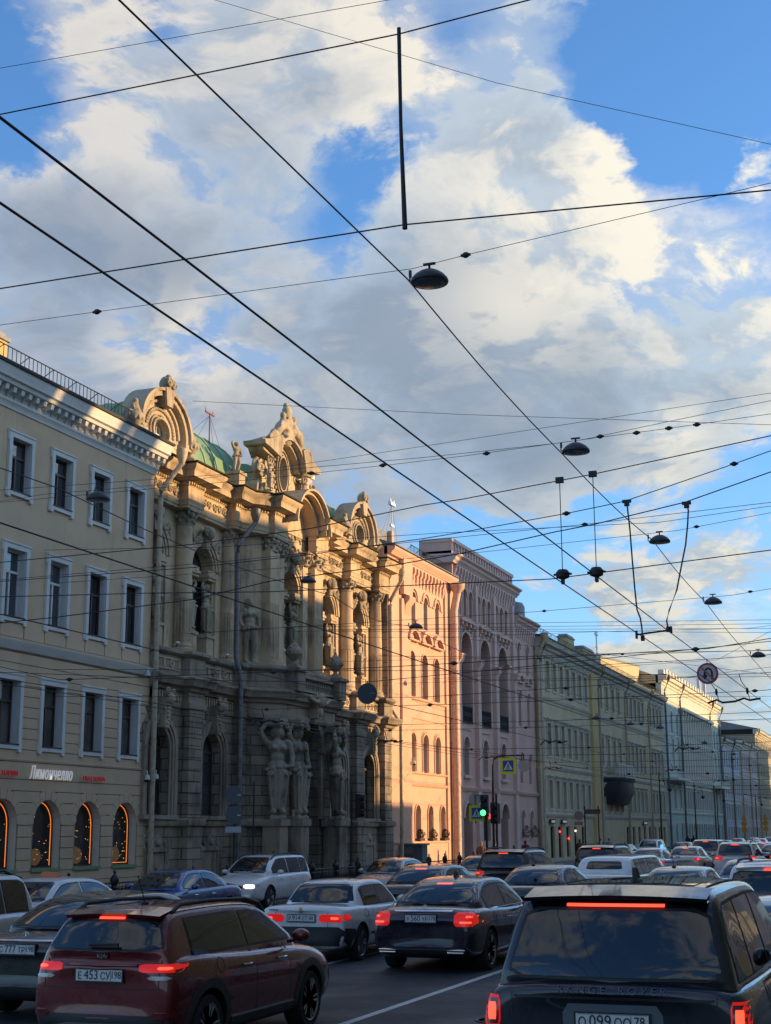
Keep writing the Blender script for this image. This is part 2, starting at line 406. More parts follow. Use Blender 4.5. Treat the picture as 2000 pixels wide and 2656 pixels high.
# ---------------------------------------------------------------- ground
def road_z(x): return -.022*max(0, -x-11) - .01*max(0, x-1)
def build_ground():
    mb = MB(); xs = [-22.4, -17, -11, -6, 1, 3.2]
    for a, b in zip(xs, xs[1:]):
        mb.add([(a,-40,road_z(a)),(b,-40,road_z(b)),(b,700,road_z(b)),(a,700,road_z(a))], [(0,1,2,3)])
    single('road', mb, M['asphalt'], None, None, kind='structure', smooth=0)
    g = MB(); g.add([(-1500,-600,-.6),(1500,-600,-.6),(1500,2500,-.6),(-1500,2500,-.6)], [(0,1,2,3)])
    single('ground', g, M['paving'], None, None, kind='structure', smooth=0)
    z = road_z(-22.4)+.14
    for nm, x0, x1, zz in (('pavement', -29, -22.7, z), ('pavement', 3.4, 9, .1)):
        p = MB(); p.box(x0, x1, -40, 700, -.55, zz); single(nm, p, M['paving'], None, None, kind='structure', smooth=0)
    for x0, x1 in ((-22.7, -22.4), (3.2, 3.4)):
        p = MB(); p.box(x0, x1, -40, 700, -.5, (z if x0 < 0 else .1)+.01); single('kerb', p, M['kerb'], None, None, kind='structure', smooth=0)
    for x, y0, y1, w in ((-6.72, 12.2, 60, .12), (-3.5, 0, 9, .12), (-3.5, 13, 80, .12), (-9.98, 20, 60, .12), (-12.9, 10, 90, .12), (-13.15, 10, 90, .12)):
        p = MB(); zz = road_z(x)+.004
        p.add([(x-w/2,y0,zz),(x+w/2,y0,zz),(x+w/2,y1,zz),(x-w/2,y1,zz)], [(0,1,2,3)])
        single('lane_marking', p, M['roadpaint'], None, None, kind='structure', smooth=0)
build_ground()
# ---------------------------------------------------------------- facade kit: y along the street, x outward, z up
FX = -27.0
def arc_pts(y0, y1, z1, n=10, ry=None):
    r = (y1-y0)/2; cy = (y0+y1)/2; rz = ry or r
    return [(cy-r*math.cos(math.pi*i/n), z1-rz+rz*math.sin(math.pi*i/n)) for i in range(n+1)]
def wall(mb, y0, y1, z0, z1, ops, x=FX, depth=.35, n=10, back=None):
    """wall sheet with real openings and reveals; ops = (ya, yb, za, zb, arch)"""
    Y = sorted({y0, y1} | {v for o in ops for v in o[:2]}); Z = sorted({z0, z1} | {v for o in ops for v in o[2:4]})
    Y = [v for v in Y if y0-1e-6 <= v <= y1+1e-6]; Z = [v for v in Z if z0-1e-6 <= v <= z1+1e-6]
    for a, b in zip(Y, Y[1:]):
        for c, d in zip(Z, Z[1:]):
            my, mz = (a+b)/2, (c+d)/2
            if any(o[0] < my < o[1] and o[2] < mz < o[3] for o in ops): continue
            mb.add([(x,a,c),(x,b,c),(x,b,d),(x,a,d)], [(0,1,2,3)])
    for o in ops:
        ya, yb, za, zb, arch = o[:5]; dp = o[5] if len(o) > 5 else depth
        if arch:
            P = arc_pts(ya, yb, zb, n)
            for p, q in zip(P, P[1:]):
                mb.add([(x,p[0],p[1]),(x,q[0],q[1]),(x,q[0],zb),(x,p[0],zb)], [(0,1,2,3)])
            out = [(ya, za)] + P + [(yb, za)]
        else: out = [(ya,za),(ya,zb),(yb,zb),(yb,za)]
        for p, q in zip(out, out[1:]+out[:1]):
            mb.add([(x,p[0],p[1]),(x,q[0],q[1]),(x-dp,q[0],q[1]),(x-dp,p[0],p[1])], [(0,1,2,3)])
def courses(mb, y0, y1, z0, z1, h, gap, t, ops, x=FX, marg=0):
    """raised rustication courses that stop at the openings"""
    k = round((z1-z0)/h); h = (z1-z0)/k
    for i in range(k):
        a, b = z0+i*h, z0+(i+1)*h-gap
        iv = []
        for o in ops:
            ya, yb, za, zb, arch = o[:5]
            if b <= za-marg or a >= zb+marg: continue
            if arch:
                r = (yb-ya)/2; zs = zb-r; cy = (ya+yb)/2
                hh = max(0, a-zs); R_ = r+marg
                if hh >= R_: continue
                w = math.sqrt(R_*R_-hh*hh)
                iv.append((cy-w, cy+w))
            else: iv.append((ya-marg, yb+marg))
        iv.sort(); cur = y0
        for s_, e in iv:
            if s_ > cur+.02: mb.box(x-.02, x+t, cur, s_, a, b)
            cur = max(cur, e)
        if cur < y1-.02: mb.box(x-.02, x+t, cur, y1, a, b)
def arch_ring(mb, cy, zs, r0, r1, x0, x1, n=14, a0=0, a1=math.pi):
    for i in range(n):
        t0 = a0+(a1-a0)*i/n; t1 = a0+(a1-a0)*(i+1)/n
        q = [(cy+r*math.cos(t), zs+r*math.sin(t)) for t in (t0, t1) for r in (r0, r1)]
        mb.prism_x([q[0], q[1], q[3], q[2]], x0, x1)
_wc = {}
def window(T, yc, za, w, h, arch=False, depth=.3, frame='wframe', glass='glass', style='t', x=FX, fw=.06):
    """a window set back in its opening: frame with its pane as a child"""
    key = (round(w,2), round(h,2), arch, frame, glass, style, fw)
    if key not in _wc:
        f = MB(); p = MB(); r = w/2
        if arch:
            P = arc_pts(-r, r, h, 12); Pi = arc_pts(-r+fw, r-fw, h-fw, 12)
            out = [(-r, 0)]+P+[(r, 0)]; inn = [(-r+fw, fw)]+Pi+[(r-fw, fw)]
            for i in range(len(out)-1):
                f.prism_x([out[i], out[i+1], inn[i+1], inn[i]], 0, .07)
            f.box(0, .07, -r, r, 0, fw)
            p.add([(.02, y, z) for y, z in out], [tuple(range(len(out)))])
        else:
            f.box(0,.07,-r,-r+fw,0,h); f.box(0,.07,r-fw,r,0,h); f.box(0,.07,-r+fw,r-fw,0,fw); f.box(0,.07,-r+fw,r-fw,h-fw,h)
            p.add([(.02,-r,0),(.02,r,0),(.02,r,h),(.02,-r,h)], [(0,1,2,3)])
        if style == 't':       # transom and a mullion below it
            zt = h*.66 if not arch else h-r
            f.box(.015,.085,-r+fw,r-fw,zt,zt+fw*1.3); f.box(.02,.08,-fw*.6,fw*.6,fw,zt)
            if arch: f.box(.022,.075,-.02,.02,zt,h-fw)
        elif style == 'x':
            f.box(.02,.08,-fw*.5,fw*.5,fw,h-fw)
            for q in (.3, .62): f.box(.022,.075,-r+fw,r-fw,h*q,h*q+.05)
        elif style == 'v': f.box(.02,.08,-fw*.5,fw*.5,fw,h-fw)
        _wc[key] = (f.mesh('window', M[frame]), p.mesh('pane', M[glass], smooth=0))
    fm, pm = _wc[key]
    o = T.inst('window', fm, (x-depth, yc, za))
    q = bpy.data.objects.new('pane', pm); C.objects.link(q); q.parent = o
    return o
def surround(mb, ya, yb, za, zb, x=FX, t=.09, w=.2, ears=True, hood=False):
    """moulded frame round a rectangular opening, with ears at its corners"""
    mb.box(x-.01, x+t, ya-w, ya, za-w*.9, zb+w); mb.box(x-.01, x+t, yb, yb+w, za-w*.9, zb+w)
    mb.box(x-.01, x+t-.003, ya, yb, zb, zb+w); mb.box(x-.01, x+t-.003, ya, yb, za-w*.9, za)
    if ears:
        for s, e in ((ya, -1), (yb, 1)):
            for zz in (zb-.12, za-w*1.25):
                a = s+e*(w-.02) if e > 0 else s-w-.05
                mb.box(x-.005, x+t-.02, a, a+.07, zz, zz+.36 if zz > za else za+.05)
        mb.box(x-.01, x+t+.03, ya-w-.03, yb+w+.03, zb+w, zb+w+.05)
        for yy in (ya-w, yb): mb.box(x-.01, x+t+.01, yy, yy+w, za-w*1.45, za-w*.9)
    if hood:
        mb.box(x-.01, x+t+.16, ya-w-.1, yb+w+.1, zb+w+.12, zb+w+.22); mb.box(x-.01, x+t+.06, ya-w-.02, yb+w+.02, zb+w, zb+w+.12)
def cornice(mb, prof, y0, y1, x=FX):
    mb.prism_y([(x+a, z) for a, z in prof], y0, y1)
def downpipe(T, y, ztop, x=FX+.22, m='zinc', r=.09, zbot=.1, xtop=None, ytop=None, jog=None):
    mb = MB(); pts = []
    xt = xtop if xtop is not None else x+.55; yt = ytop if ytop is not None else y
    pts = [(xt, yt, ztop+.1), (xt, yt, ztop-.35), (x, y, ztop-1.5), (x, y, ztop-1.8)]
    if jog:
        zj, dx, dy = jog
        pts += [(x, y, zj+.5), (x+dx, y+dy, zj-.3)]; x += dx; y += dy
    pts += [(x, y, zbot)]
    mb.tube(pts, r, 10)
    mb.lathe([(r, -.5), (r*1.1, -.42), (r*2.1, -.12), (r*2.2, .12), (r*1.7, .16)], (xt, yt, ztop+.1), 10)
    z = ztop-2.4
    while z > 1: mb.lathe([(r*1.12, -.04), (r*1.12, .04)], (x if not jog or z < jog[0] else x-jog[1], y if not jog or z < jog[0] else y-jog[2], z), 10); z -= 1.45
    return T.part('downpipe', mb, M[m])
def railing(T, y0, y1, x, z, h=.85, step=.24, name='railing'):
    mb = MB(); mb.tube([(x,y0,z+h),(x,y1,z+h)], .022, 5); mb.tube([(x,y0,z+.1),(x,y1,z+.1)], .018, 5)
    n = int((y1-y0)/step)
    for i in range(n+1):
        y = y0+(y1-y0)*i/n; mb.tube([(x,y,z-.1),(x,y,z+h)], .016, 4)
        if i % 6 == 0: mb.tube([(x-.55,y,z+.25),(x,y+.25,z+h)], .016, 4)
    return T.part(name, mb, M['iron'])
def chimney(T, x, y, z0, z1, w=.9, d=1.0, m='ochre'):
    mb = MB(); mb.box(x-w/2, x+w/2, y-d/2, y+d/2, z0, z1)
    a = T.part('chimney', mb, M[m])
    c = MB(); c.box(x-w/2-.08, x+w/2+.08, y-d/2-.08, y+d/2+.08, z1, z1+.14); c.box(x-w/2+.05, x+w/2-.05, y-d/2+.05, y+d/2-.05, z1+.14, z1+.3)
    q = T.part('chimney_cap', c, M['roofgrey'], parent=a); return a
def roof(mb, y0, y1, z, x0=FX+.5, x1=FX-6, rise=2.6, x2=FX-13):
    mb.prism_y([(x0, z), (x0, z+.05), (x1, z+rise), (x2, z+.05), (x2, z)], y0, y1)
def text_mb(txt, size, depth=.01, shear=0, off=0.0, space=1.0):
    cu = bpy.data.curves.new('t', 'FONT'); cu.body = txt; cu.size = size; cu.extrude = depth; cu.shear = shear
    cu.align_x = 'CENTER'; cu.align_y = 'CENTER'; cu.resolution_u = 3; cu.offset = off; cu.space_character = space
    o = bpy.data.objects.new('t', cu); C.objects.link(o)
    dg = bpy.context.evaluated_depsgraph_get(); dg.update()
    me = bpy.data.meshes.new_from_object(o.evaluated_get(dg), depsgraph=dg)
    mb = MB(); mb.add([v.co[:] for v in me.vertices], [tuple(p.vertices) for p in me.polygons])
    bpy.data.objects.remove(o); bpy.data.meshes.remove(me)
    return mb
# ================================================================ 1. tan apartment house with the restaurant
def tan_house():
    T = Thing('apartment_building', 'tan four storey house with white window frames and an arched restaurant front', 'building', (FX, 38, -.1))
    y0, y1 = 26.0, 47.45
    cs = [46.0-2.49*i for i in range(8)]
    o4 = [(c-.55, c+.55, 13.15, 14.92, False) for c in cs]; o3 = [(c-.55, c+.55, 9.05, 11.25, False) for c in cs]
    o2 = [(c-.58, c+.58, 5.02, 7.05, False) for c in cs]; o1 = [(c-.8, c+.8, 1.13, 3.33, True) for c in cs]
    mb = MB(); wall(mb, y0, y1, 8.0, 16.1, o4+o3, depth=.30)
    mb.box(FX-8, FX-.0, y1-.02, y1, -.4, 16.9)
    T.part('wall', mb, M['tan'])
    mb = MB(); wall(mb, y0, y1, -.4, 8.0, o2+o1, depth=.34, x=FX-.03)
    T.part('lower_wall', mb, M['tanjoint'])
    mb = MB(); courses(mb, y0, y1, 4.55, 7.95, .34, .022, .03, o2, x=FX, marg=0)
    courses(mb, y0, y1, 3.95, 4.5, .55, .022, .03, []); courses(mb, y0, y1, .35, 3.95, .36, .022, .03, o1, marg=.06)
    for c in cs:     # voussoirs round the arches
        for k in range(9):
            a = math.pi*k/9+.012; b = math.pi*(k+1)/9-.012; r1 = 1.12
            mb.prism_x([(c+.80*math.cos(a), 2.53+.80*math.sin(a)), (c+r1*math.cos(a), 2.53+r1*math.sin(a)), (c+r1*math.cos(b), 2.53+r1*math.sin(b)), (c+.80*math.cos(b), 2.53+.80*math.sin(b))], FX-.03, FX+.036)
    T.part('rustication', mb, M['tan'])
    mb = MB(); cornice(mb, [(0,8.02),(.06,8.02),(.1,8.1),(.2,8.24),(.22,8.3),(0,8.34)], y0, y1); T.part('belt_course', mb, M['white'])
    for c in cs:
        for a, b in ((c-.62, c+.62), (c+.68, c+1.81)): mb = MB(); mb.box(FX-.01, FX+.03, a, min(b, y1-.1), 8.42, 8.84); T.part('panel', mb, M['tan'])
    mb = MB(); cornice(mb, [(0,4.5),(.05,4.5),(.07,4.56),(0,4.58)], y0, y1); T.part('string_course', mb, M['tan'])
    for c in cs:
        for a, b, q, w in ((13.15,14.92,.30,.55),(9.05,11.25,.30,.55),(5.02,7.05,.34,.58)):   # white painted reveals
            mb = MB(); surround(mb, c-w, c+w, a, b, w=.165)
            mb.box(FX-q, FX+.02, c-w, c-w+.012, a, b); mb.box(FX-q, FX+.02, c+w-.012, c+w, a, b); mb.box(FX-q, FX+.02, c-w, c+w, b-.012, b)
            T.part('window_surround', mb, M['white'])
    for i, c in enumerate(cs):
        window(T, c, 13.15, 1.07, 1.77, depth=.25); window(T, c, 9.05, 1.07, 2.2, depth=.25, frame='wframew' if i in (2, 3, 4) else 'wframe', glass='glassd' if i < 2 else 'glass')
        window(T, c, 5.02, 1.13, 2.03, depth=.30, glass='curtain'); window(T, c, 1.15, 1.58, 2.17, True, depth=.33, glass='glassd', style='', fw=.05)
        for zz in (5.0, 9.03, 13.13): s = MB(); s.box(FX-.36, FX+.11, c-.59, c+.59, zz, zz+.04); T.part('sill', s, M['roofblack'])
        s = MB(); s.box(FX-.4, FX+.1, c-.84, c+.84, 1.04, 1.14); T.part('sill', s, M['copper'])
        rv = MB(); P = arc_pts(c-.79, c+.79, 3.32, 12); P = [(c-.79, 1.14)]+P+[(c+.79, 1.14)]
        for p, q in zip(P, P[1:]):
            rv.add([(FX+.02,p[0],p[1]),(FX+.02,q[0],q[1]),(FX-.42,q[0],q[1]),(FX-.42,p[0],p[1])], [(0,1,2,3)])
        T.part('reveal', rv, M['minttrim'])
        nb = MB(); Pn = [(FX-.3, y, z) for y, z in ([(c+.72, 1.25)]+arc_pts(c-.72, c+.72, 3.25, 14)[::-1][:12])]
        nb.tube(([(FX-.3, c-.7, 1.22)] if i == 0 else [])+[(FX-.3, c+.72, 1.22)]+Pn[1:], .010, 5)
        T.part('neon_tube', nb, M['neon'])
        rl = random.Random(int(c*10)); lb = MB()
        for q in range(26): lb.blob((FX-.30, c+rl.uniform(-.7,.7), 1.3+1.5*rl.random()), rl.uniform(.006,.013), 5, 4)
        T.part('string_lights', lb, mat('string light', simple, (.6,.4,.15), .4, em=(1,.55,.18), ems=1.0))
        tb = MB(); tb.blob((FX-.31, c-.1, 1.5), (.01,.35,.28), 10, 6); T.part('interior_lamp', tb, mat('dim interior', simple, (.10,.06,.03), .6, em=(1,.5,.2), ems=.035))  # added flat glowing patch, stands in for dim warm light inside
    # bracketed cornice
    mb = MB(); cornice(mb, [(0,15.82),(.05,15.82),(.08,15.95),(.16,16.02),(.16,16.1),(0,16.12)], y0, y1)
    cornice(mb, [(-.2,16.1),(.12,16.12),(.12,16.42),(.52,16.42),(.56,16.52),(.66,16.56),(.70,16.72),(.78,16.86),(.78,16.92),(-.2,16.95)], y0, y1)
    T.part('cornice', mb, M['white'])
    mb = MB(); y = y0+.2; mb.prism_y([(.1, 0.02), (.16, 0), (.22, .1), (.42, .14), (.46, .31), (.1, .31)], -.085, .085); bk = mb.mesh('cornice_bracket', M['white'])
    while y < y1-.15: T.inst('cornice_bracket', bk, (FX, y+.085, 16.1)); y += .43
    mb = MB(); cornice(mb, [(.5,16.93),(.86,16.9),(.88,16.96),(.86,17.0),(.2,17.12)], y0, y1); T.part('eaves', mb, M['roofblack'])
    mb = MB(); roof(mb, y0, y1, 16.97, x0=FX+.7, rise=1.7); T.part('roof', mb, M['roofgrey'])
    railing(T, 27, 45.6, FX-.05, 17.15, .78)
    chimney(T, FX-1.6, 38.75, 17.3, 18.65, 1.0, .55)
    downpipe(T, 47.5, 16.7, x=FX+.24, m='pipetan', r=.105, xtop=FX+.85, ytop=48.0)
    return T
def sign_letters():
    def put(txt, size, y, z, mat_, name, label, shear=0, sx=1, ems=None):
        mb = text_mb(txt, size, .02, shear, -.006 if size > .4 else -.002, 1.12)
        mb.xf(Matrix.Translation((0, 0, 0)))
        mb.v = [(FX+.14+c, y+a*sx, z+b) for a, b, c in mb.v]
        return single(name, mb, mat_, label, 'sign', org=(FX+.1, y, z), smooth=0)
    wm = mat('white sign face', simple, (.85, .85, .85), .4, em=(1, .98, .95), ems=.12)
    rm = mat('red sign face', simple, (.55, .02, .03), .4, em=(1, .05, .06), ems=.05)
    put('Лимончелло', .60, 40.97, 4.15, wm, 'shop_sign', 'white script lettering sign above the arched restaurant windows', .32, .62)
    put('TRATTORIA', .215, 43.6, 4.08, rm, 'shop_sign', 'small red Latin capital lettering sign right of the white script', 0, 1.14)
    put('ТРАТТОРИЯ', .215, 38.28, 4.10, rm, 'shop_sign', 'small red Cyrillic lettering sign left of the white script', 0, 1.14)
tan_house(); sign_letters()
# ================================================================ 2. sandstone palace
def term_figure(arms='up', legs='term', fem=True):
    mb = MB()
    mb.blob((.012, 0, .905), (.050, .043, .062), 10, 8); mb.blob((.055, 0, .898), (.014, .010, .016), 6, 5)     # head, nose
    mb.blob((-.012, 0, .93), (.058, .055, .052), 10, 7); mb.tube([(0, 0, .86), (0, 0, .80)], .028, 8)
    for s in (-1, 1):
        mb.blob((-.01, s*.05, .89), (.028, .022, .05), 7, 6)
        mb.blob((.0, s*.098, .79), (.040, .040, .038), 8, 6)
        if fem: mb.blob((.062, s*.045, .735), (.030, .034, .032), 8, 6)
        if arms == 'up' or (arms == 'one' and s < 0):
            mb.tube([(0, s*.105, .79), (.02, s*.175, .90), (.015, s*.165, .92)], [.034, .029, .027], 8)
            mb.tube([(.015, s*.17, .91), (.0, s*.09, 1.0), (0, s*.06, 1.0)], [.027, .020, .022], 8)
        elif arms == 'cross': mb.tube([(0, s*.115, .79), (.03, s*.15, .68), (.09, s*.02, .66), (.09, -s*.05, .67)], [.035, .03, .026, .022], 8)
        else: mb.tube([(0, s*.115, .79), (-.005, s*.15, .65), (.05, s*.13, .53)], [.034, .029, .023], 8)
    mb.blob((0, 0, .74), (.068, .105, .085), 10, 8); mb.blob((0, 0, .64), (.055, .078, .08), 10, 8); mb.blob((0, 0, .555), (.068, .098, .065), 10, 8)
    for k in range(10):      # rolled drapery at the hips
        a = 2*math.pi*k/10; mb.blob((.066*math.cos(a)+.01, .105*math.sin(a), .52+.02*math.sin(a*1.0+.6)), (.034, .034, .026), 7, 5)
    if legs == 'term':
        mb.lathe([(.092, .52), (.088, .40), (.075, .25), (.058, .12), (.062, .10)], (0, 0, 0), 12)
        for k in range(7):
            a = -1.4+2.8*k/6; mb.tube([(.088*math.cos(a), .092*math.sin(a), .50), (.072*math.cos(a), .072*math.sin(a), .25), (.06*math.cos(a), .058*math.sin(a), .10)], [.016, .013, .011], 6)
        for s in (-1, 1):
            mb.blob((.055, s*.045, .075), (.05, .032, .035), 8, 6)
            for q in range(6):
                t = q/5*4.5; r_ = .03*(1-q/8); mb.blob((.09+0*t, s*.085+r_*math.cos(t)*s, .46+r_*math.sin(t)), .014, 6, 5)
            mb.tube([(.08, s*.09, .44), (.07, s*.075, .25), (.06, s*.06, .1)], [.014, .012, .012], 6)
    else:
        for s in (-1, 1):
            mb.tube([(0, s*.045, .53), (.02+.02*s, s*.05, .29), (.0, s*.055, .06)], [.055, .040, .026], 8); mb.blob((.035, s*.06, .04), (.055, .026, .025), 8, 5)
        if legs == 'drape': mb.tube([(-.02, .05, .5), (-.05, .09, .25), (-.03, .1, .03)], [.05, .055, .06], 8)
    mb.taper(-.075, .085, -.085, .085, 0, .035, .95)
    return mb
_fig = {}
def stone_figure(kind, arms, legs, fem=True, vox=.009):
    if kind not in _fig: _fig[kind] = sculpt(term_figure(arms, legs, fem), M['statue'], vox, 1)
    return _fig[kind]
def capital_mb(r, h):
    mb = MB(); mb.lathe([(r*.9, 0), (r, .04), (r*.95, .08), (r*1.0, h*.5), (r*1.25, h*.85), (r*1.2, h*.86)], (0,0,0), 14)
    for ring, n, zz, rr, s in ((0, 8, .30, 1.12, .15), (1, 8, .58, 1.25, .15), (2, 4, .82, 1.42, .17)):
        for k in range(n):
            a = 2*math.pi*(k+.5*(ring % 2))/n + (math.pi/4 if ring == 2 else 0)
            mb.blob((r*rr*math.cos(a), r*rr*math.sin(a), h*zz), (r*s*1.4, r*s*1.4, h*s*.95), 7, 5)
            mb.blob((r*(rr+.16)*math.cos(a), r*(rr+.16)*math.sin(a), h*(zz+.06)), r*s*.8, 6, 4)
    q = r*1.35; mb.box(-q, q, -q, q, h*.9, h); return mb
def fluted(r, z0, z1, n=48, k=16):
    mb = MB(); vs = []
    for z in (z0, z1):
        for i in range(n):
            a = 2*math.pi*i/n; rr = r*(1-.055*(1 if (i % 3) == 1 else 0)); vs.append((rr*math.cos(a), rr*math.sin(a), z))
    return mb.add(vs, [(i, (i+1) % n, n+(i+1) % n, n+i) for i in range(n)])
def urn_mb(s=1.0, cherub=False):
    mb = MB(); mb.lathe([(.2,0),(.22,.04),(.10,.1),(.09,.16),(.2,.26),(.33,.42),(.36,.56),(.30,.66),(.22,.72),(.24,.76),(.16,.82),(.05,.92),(.07,.97),(.0,1.03)], (0,0,0), 14)
    for sgn in (-1, 1): mb.tube([(0, sgn*.34, .5), (0, sgn*.46, .58), (0, sgn*.42, .70), (0, sgn*.25, .72)], .035, 6)
    for k in range(12): a = 2*math.pi*k/12; mb.blob((.33*math.cos(a), .33*math.sin(a), .47), (.05,.05,.09), 6, 5)
    if cherub: mb.blob((0,0,1.1), .13, 8, 6); mb.blob((0,0,.92), (.15,.2,.15), 8, 6); mb.tube([(0,-.15,.98),(.1,-.25,.8)], .05, 6); mb.tube([(0,.15,.98),(.1,.25,.8)], .05, 6)
    mb.xf(Matrix.Scale(s, 4)); return mb
def scroll(mb, x, y, z, r, d=1, th=.05, turns=2.2, a0=0):
    pts = []
    for i in range(26):
        t = i/25; a = a0+d*t*turns*2*math.pi; rr = r*(1-t*.86); pts.append((x, y+rr*math.cos(a), z+rr*math.sin(a)))
    mb.tube(pts, th, 6, th*.6); mb.blob((x, y, z), th*1.6, 7, 5)
def relief_panel(mb, x, y0, y1, z0, z1, n, seed=1, th=.035):
    rnd = random.Random(seed); h = z1-z0
    for i in range(n):
        yc = y0+(y1-y0)*(i+.5)/n; r = min(h*.42, (y1-y0)/n*.45)
        scroll(mb, x, yc, (z0+z1)/2, r, 1 if i % 2 else -1, th, 1.6, rnd.random()*6)
        for k in range(4): mb.blob((x, yc+rnd.uniform(-r, r)*1.1, z0+h*rnd.uniform(.15, .85)), (th*1.2, r*.28, r*.22), 6, 4, Matrix.Rotation(rnd.uniform(0, 3), 3, 'X'))
def gable_side(T, yc, x):
    """curved dormer gable with a round window, urns at its sides and a crest"""
    mb = MB(); zc = 17.95; WY = Matrix.Translation((0,yc,0)) @ Matrix.Diagonal((1,1.2,1,1)) @ Matrix.Translation((0,-yc,0))
    arch_ring(mb, yc, zc, .50, 1.55, x-.5, x, 28, 0, 2*math.pi)
    mb.prism_x([(yc-2.35,16.85),(yc+2.35,16.85),(yc+2.3,17.15),(yc+2.1,17.25),(yc+1.9,17.6),(yc+1.62,18.2),(yc+1.45,18.0),(yc+.6,17.1),(yc-.6,17.1),(yc-1.45,18.0),(yc-1.62,18.2),(yc-1.9,17.6),(yc-2.1,17.25),(yc-2.3,17.15)], x-.5, x-.04)
    mb.xf(WY); g = T.part('gable', mb, M['carved'])
    mb = MB()
    arch_ring(mb, yc, zc, 1.42, 1.62, x-.6, x+.30, 22, -.15, math.pi+.15); arch_ring(mb, yc, zc, 1.62, 1.74, x-.6, x+.42, 22, -.15, math.pi+.15)
    arch_ring(mb, yc, zc, 1.18, 1.28, x-.1, x+.10, 22, 0, math.pi); arch_ring(mb, yc, zc, .50, .60, x-.1, x+.14, 26, 0, 2*math.pi); arch_ring(mb, yc, zc, .66, .72, x-.1, x+.08, 26, 0, 2*math.pi)
    for s in (-1, 1):
        mb.prism_x([(yc+s*1.35,17.55),(yc+s*2.05,17.62),(yc+s*2.1,17.78),(yc+s*1.35,17.85)], x-.4, x+.34)
        scroll(mb, x+.06, yc+s*2.15, 17.18, .34, s, .07)
        scroll(mb, x+.06, yc+s*1.3, 16.95, .24, -s, .05)
    for k in range(22):
        a = math.pi*k/21; mb.blob((x+.04, yc+.93*math.cos(a), zc+.93*math.sin(a)), (.07,.09,.09), 6, 4)
    for k in range(15): mb.blob((x+.04, yc+(k-7)*.17, 17.12+.05*math.sin(k*2.1)), (.06,.08,.11), 6, 4)
    mb.xf(WY); T.part('moulding', mb, M['statue'], parent=g, smooth=50)
    mb = MB(); mb.blob((x+.25, yc, zc+1.95), (.26,.36,.34), 10, 8); scroll(mb, x+.5, yc-.16, zc+1.98, .2, 1, .06); scroll(mb, x+.5, yc+.16, zc+1.98, .2, -1, .06)
    mb.blob((x+.35, yc, zc+2.2), (.16,.17,.17), 8, 6); mb.prism_x([(yc-.24,zc+1.0),(yc+.24,zc+1.0),(yc+.34,zc+1.75),(yc-.34,zc+1.75)], x, x+.46)
    T.part('crest', mb, M['statue'], parent=g, smooth=60)
    f = MB(); arch_ring(f, yc, zc, .44, .5, x-.3, x-.22, 24, 0, 2*math.pi); f.box(x-.3,x-.24,yc-.02,yc+.02,zc-.5,zc+.5); f.box(x-.3,x-.24,yc-.5,yc+.5,zc-.02,zc+.02)
    f.box(x-.3,x-.25,yc-.22,yc-.19,zc-.45,zc+.45); f.box(x-.3,x-.25,yc+.19,yc+.22,zc-.45,zc+.45)
    w = T.part('window', f, M['wframew']); p = MB(); p.add([(x-.28, yc+.5*math.cos(a*.2618), zc+.5*math.sin(a*.2618)) for a in range(24)], [tuple(range(24))]); T.part('pane', p, M['glass'], parent=w)
    r = MB(); P = [(yc+1.85*math.cos(math.pi*i/14), zc-.15+1.45*math.sin(math.pi*i/14)) for i in range(15)]
    r.prism_x([(yc+1.85,17.0)]+P+[(yc-1.85,17.0)], x-3.2, x-.5)
    rr = T.part('dormer_roof', r, M['copper'])
    sm = MB()
    for xx in (-1.2, -2.0, -2.8): sm.tube([(x+xx, y, z+.02) for y, z in P], .03, 5)
    T.part('seam', sm, M['copperseam'], parent=rr)
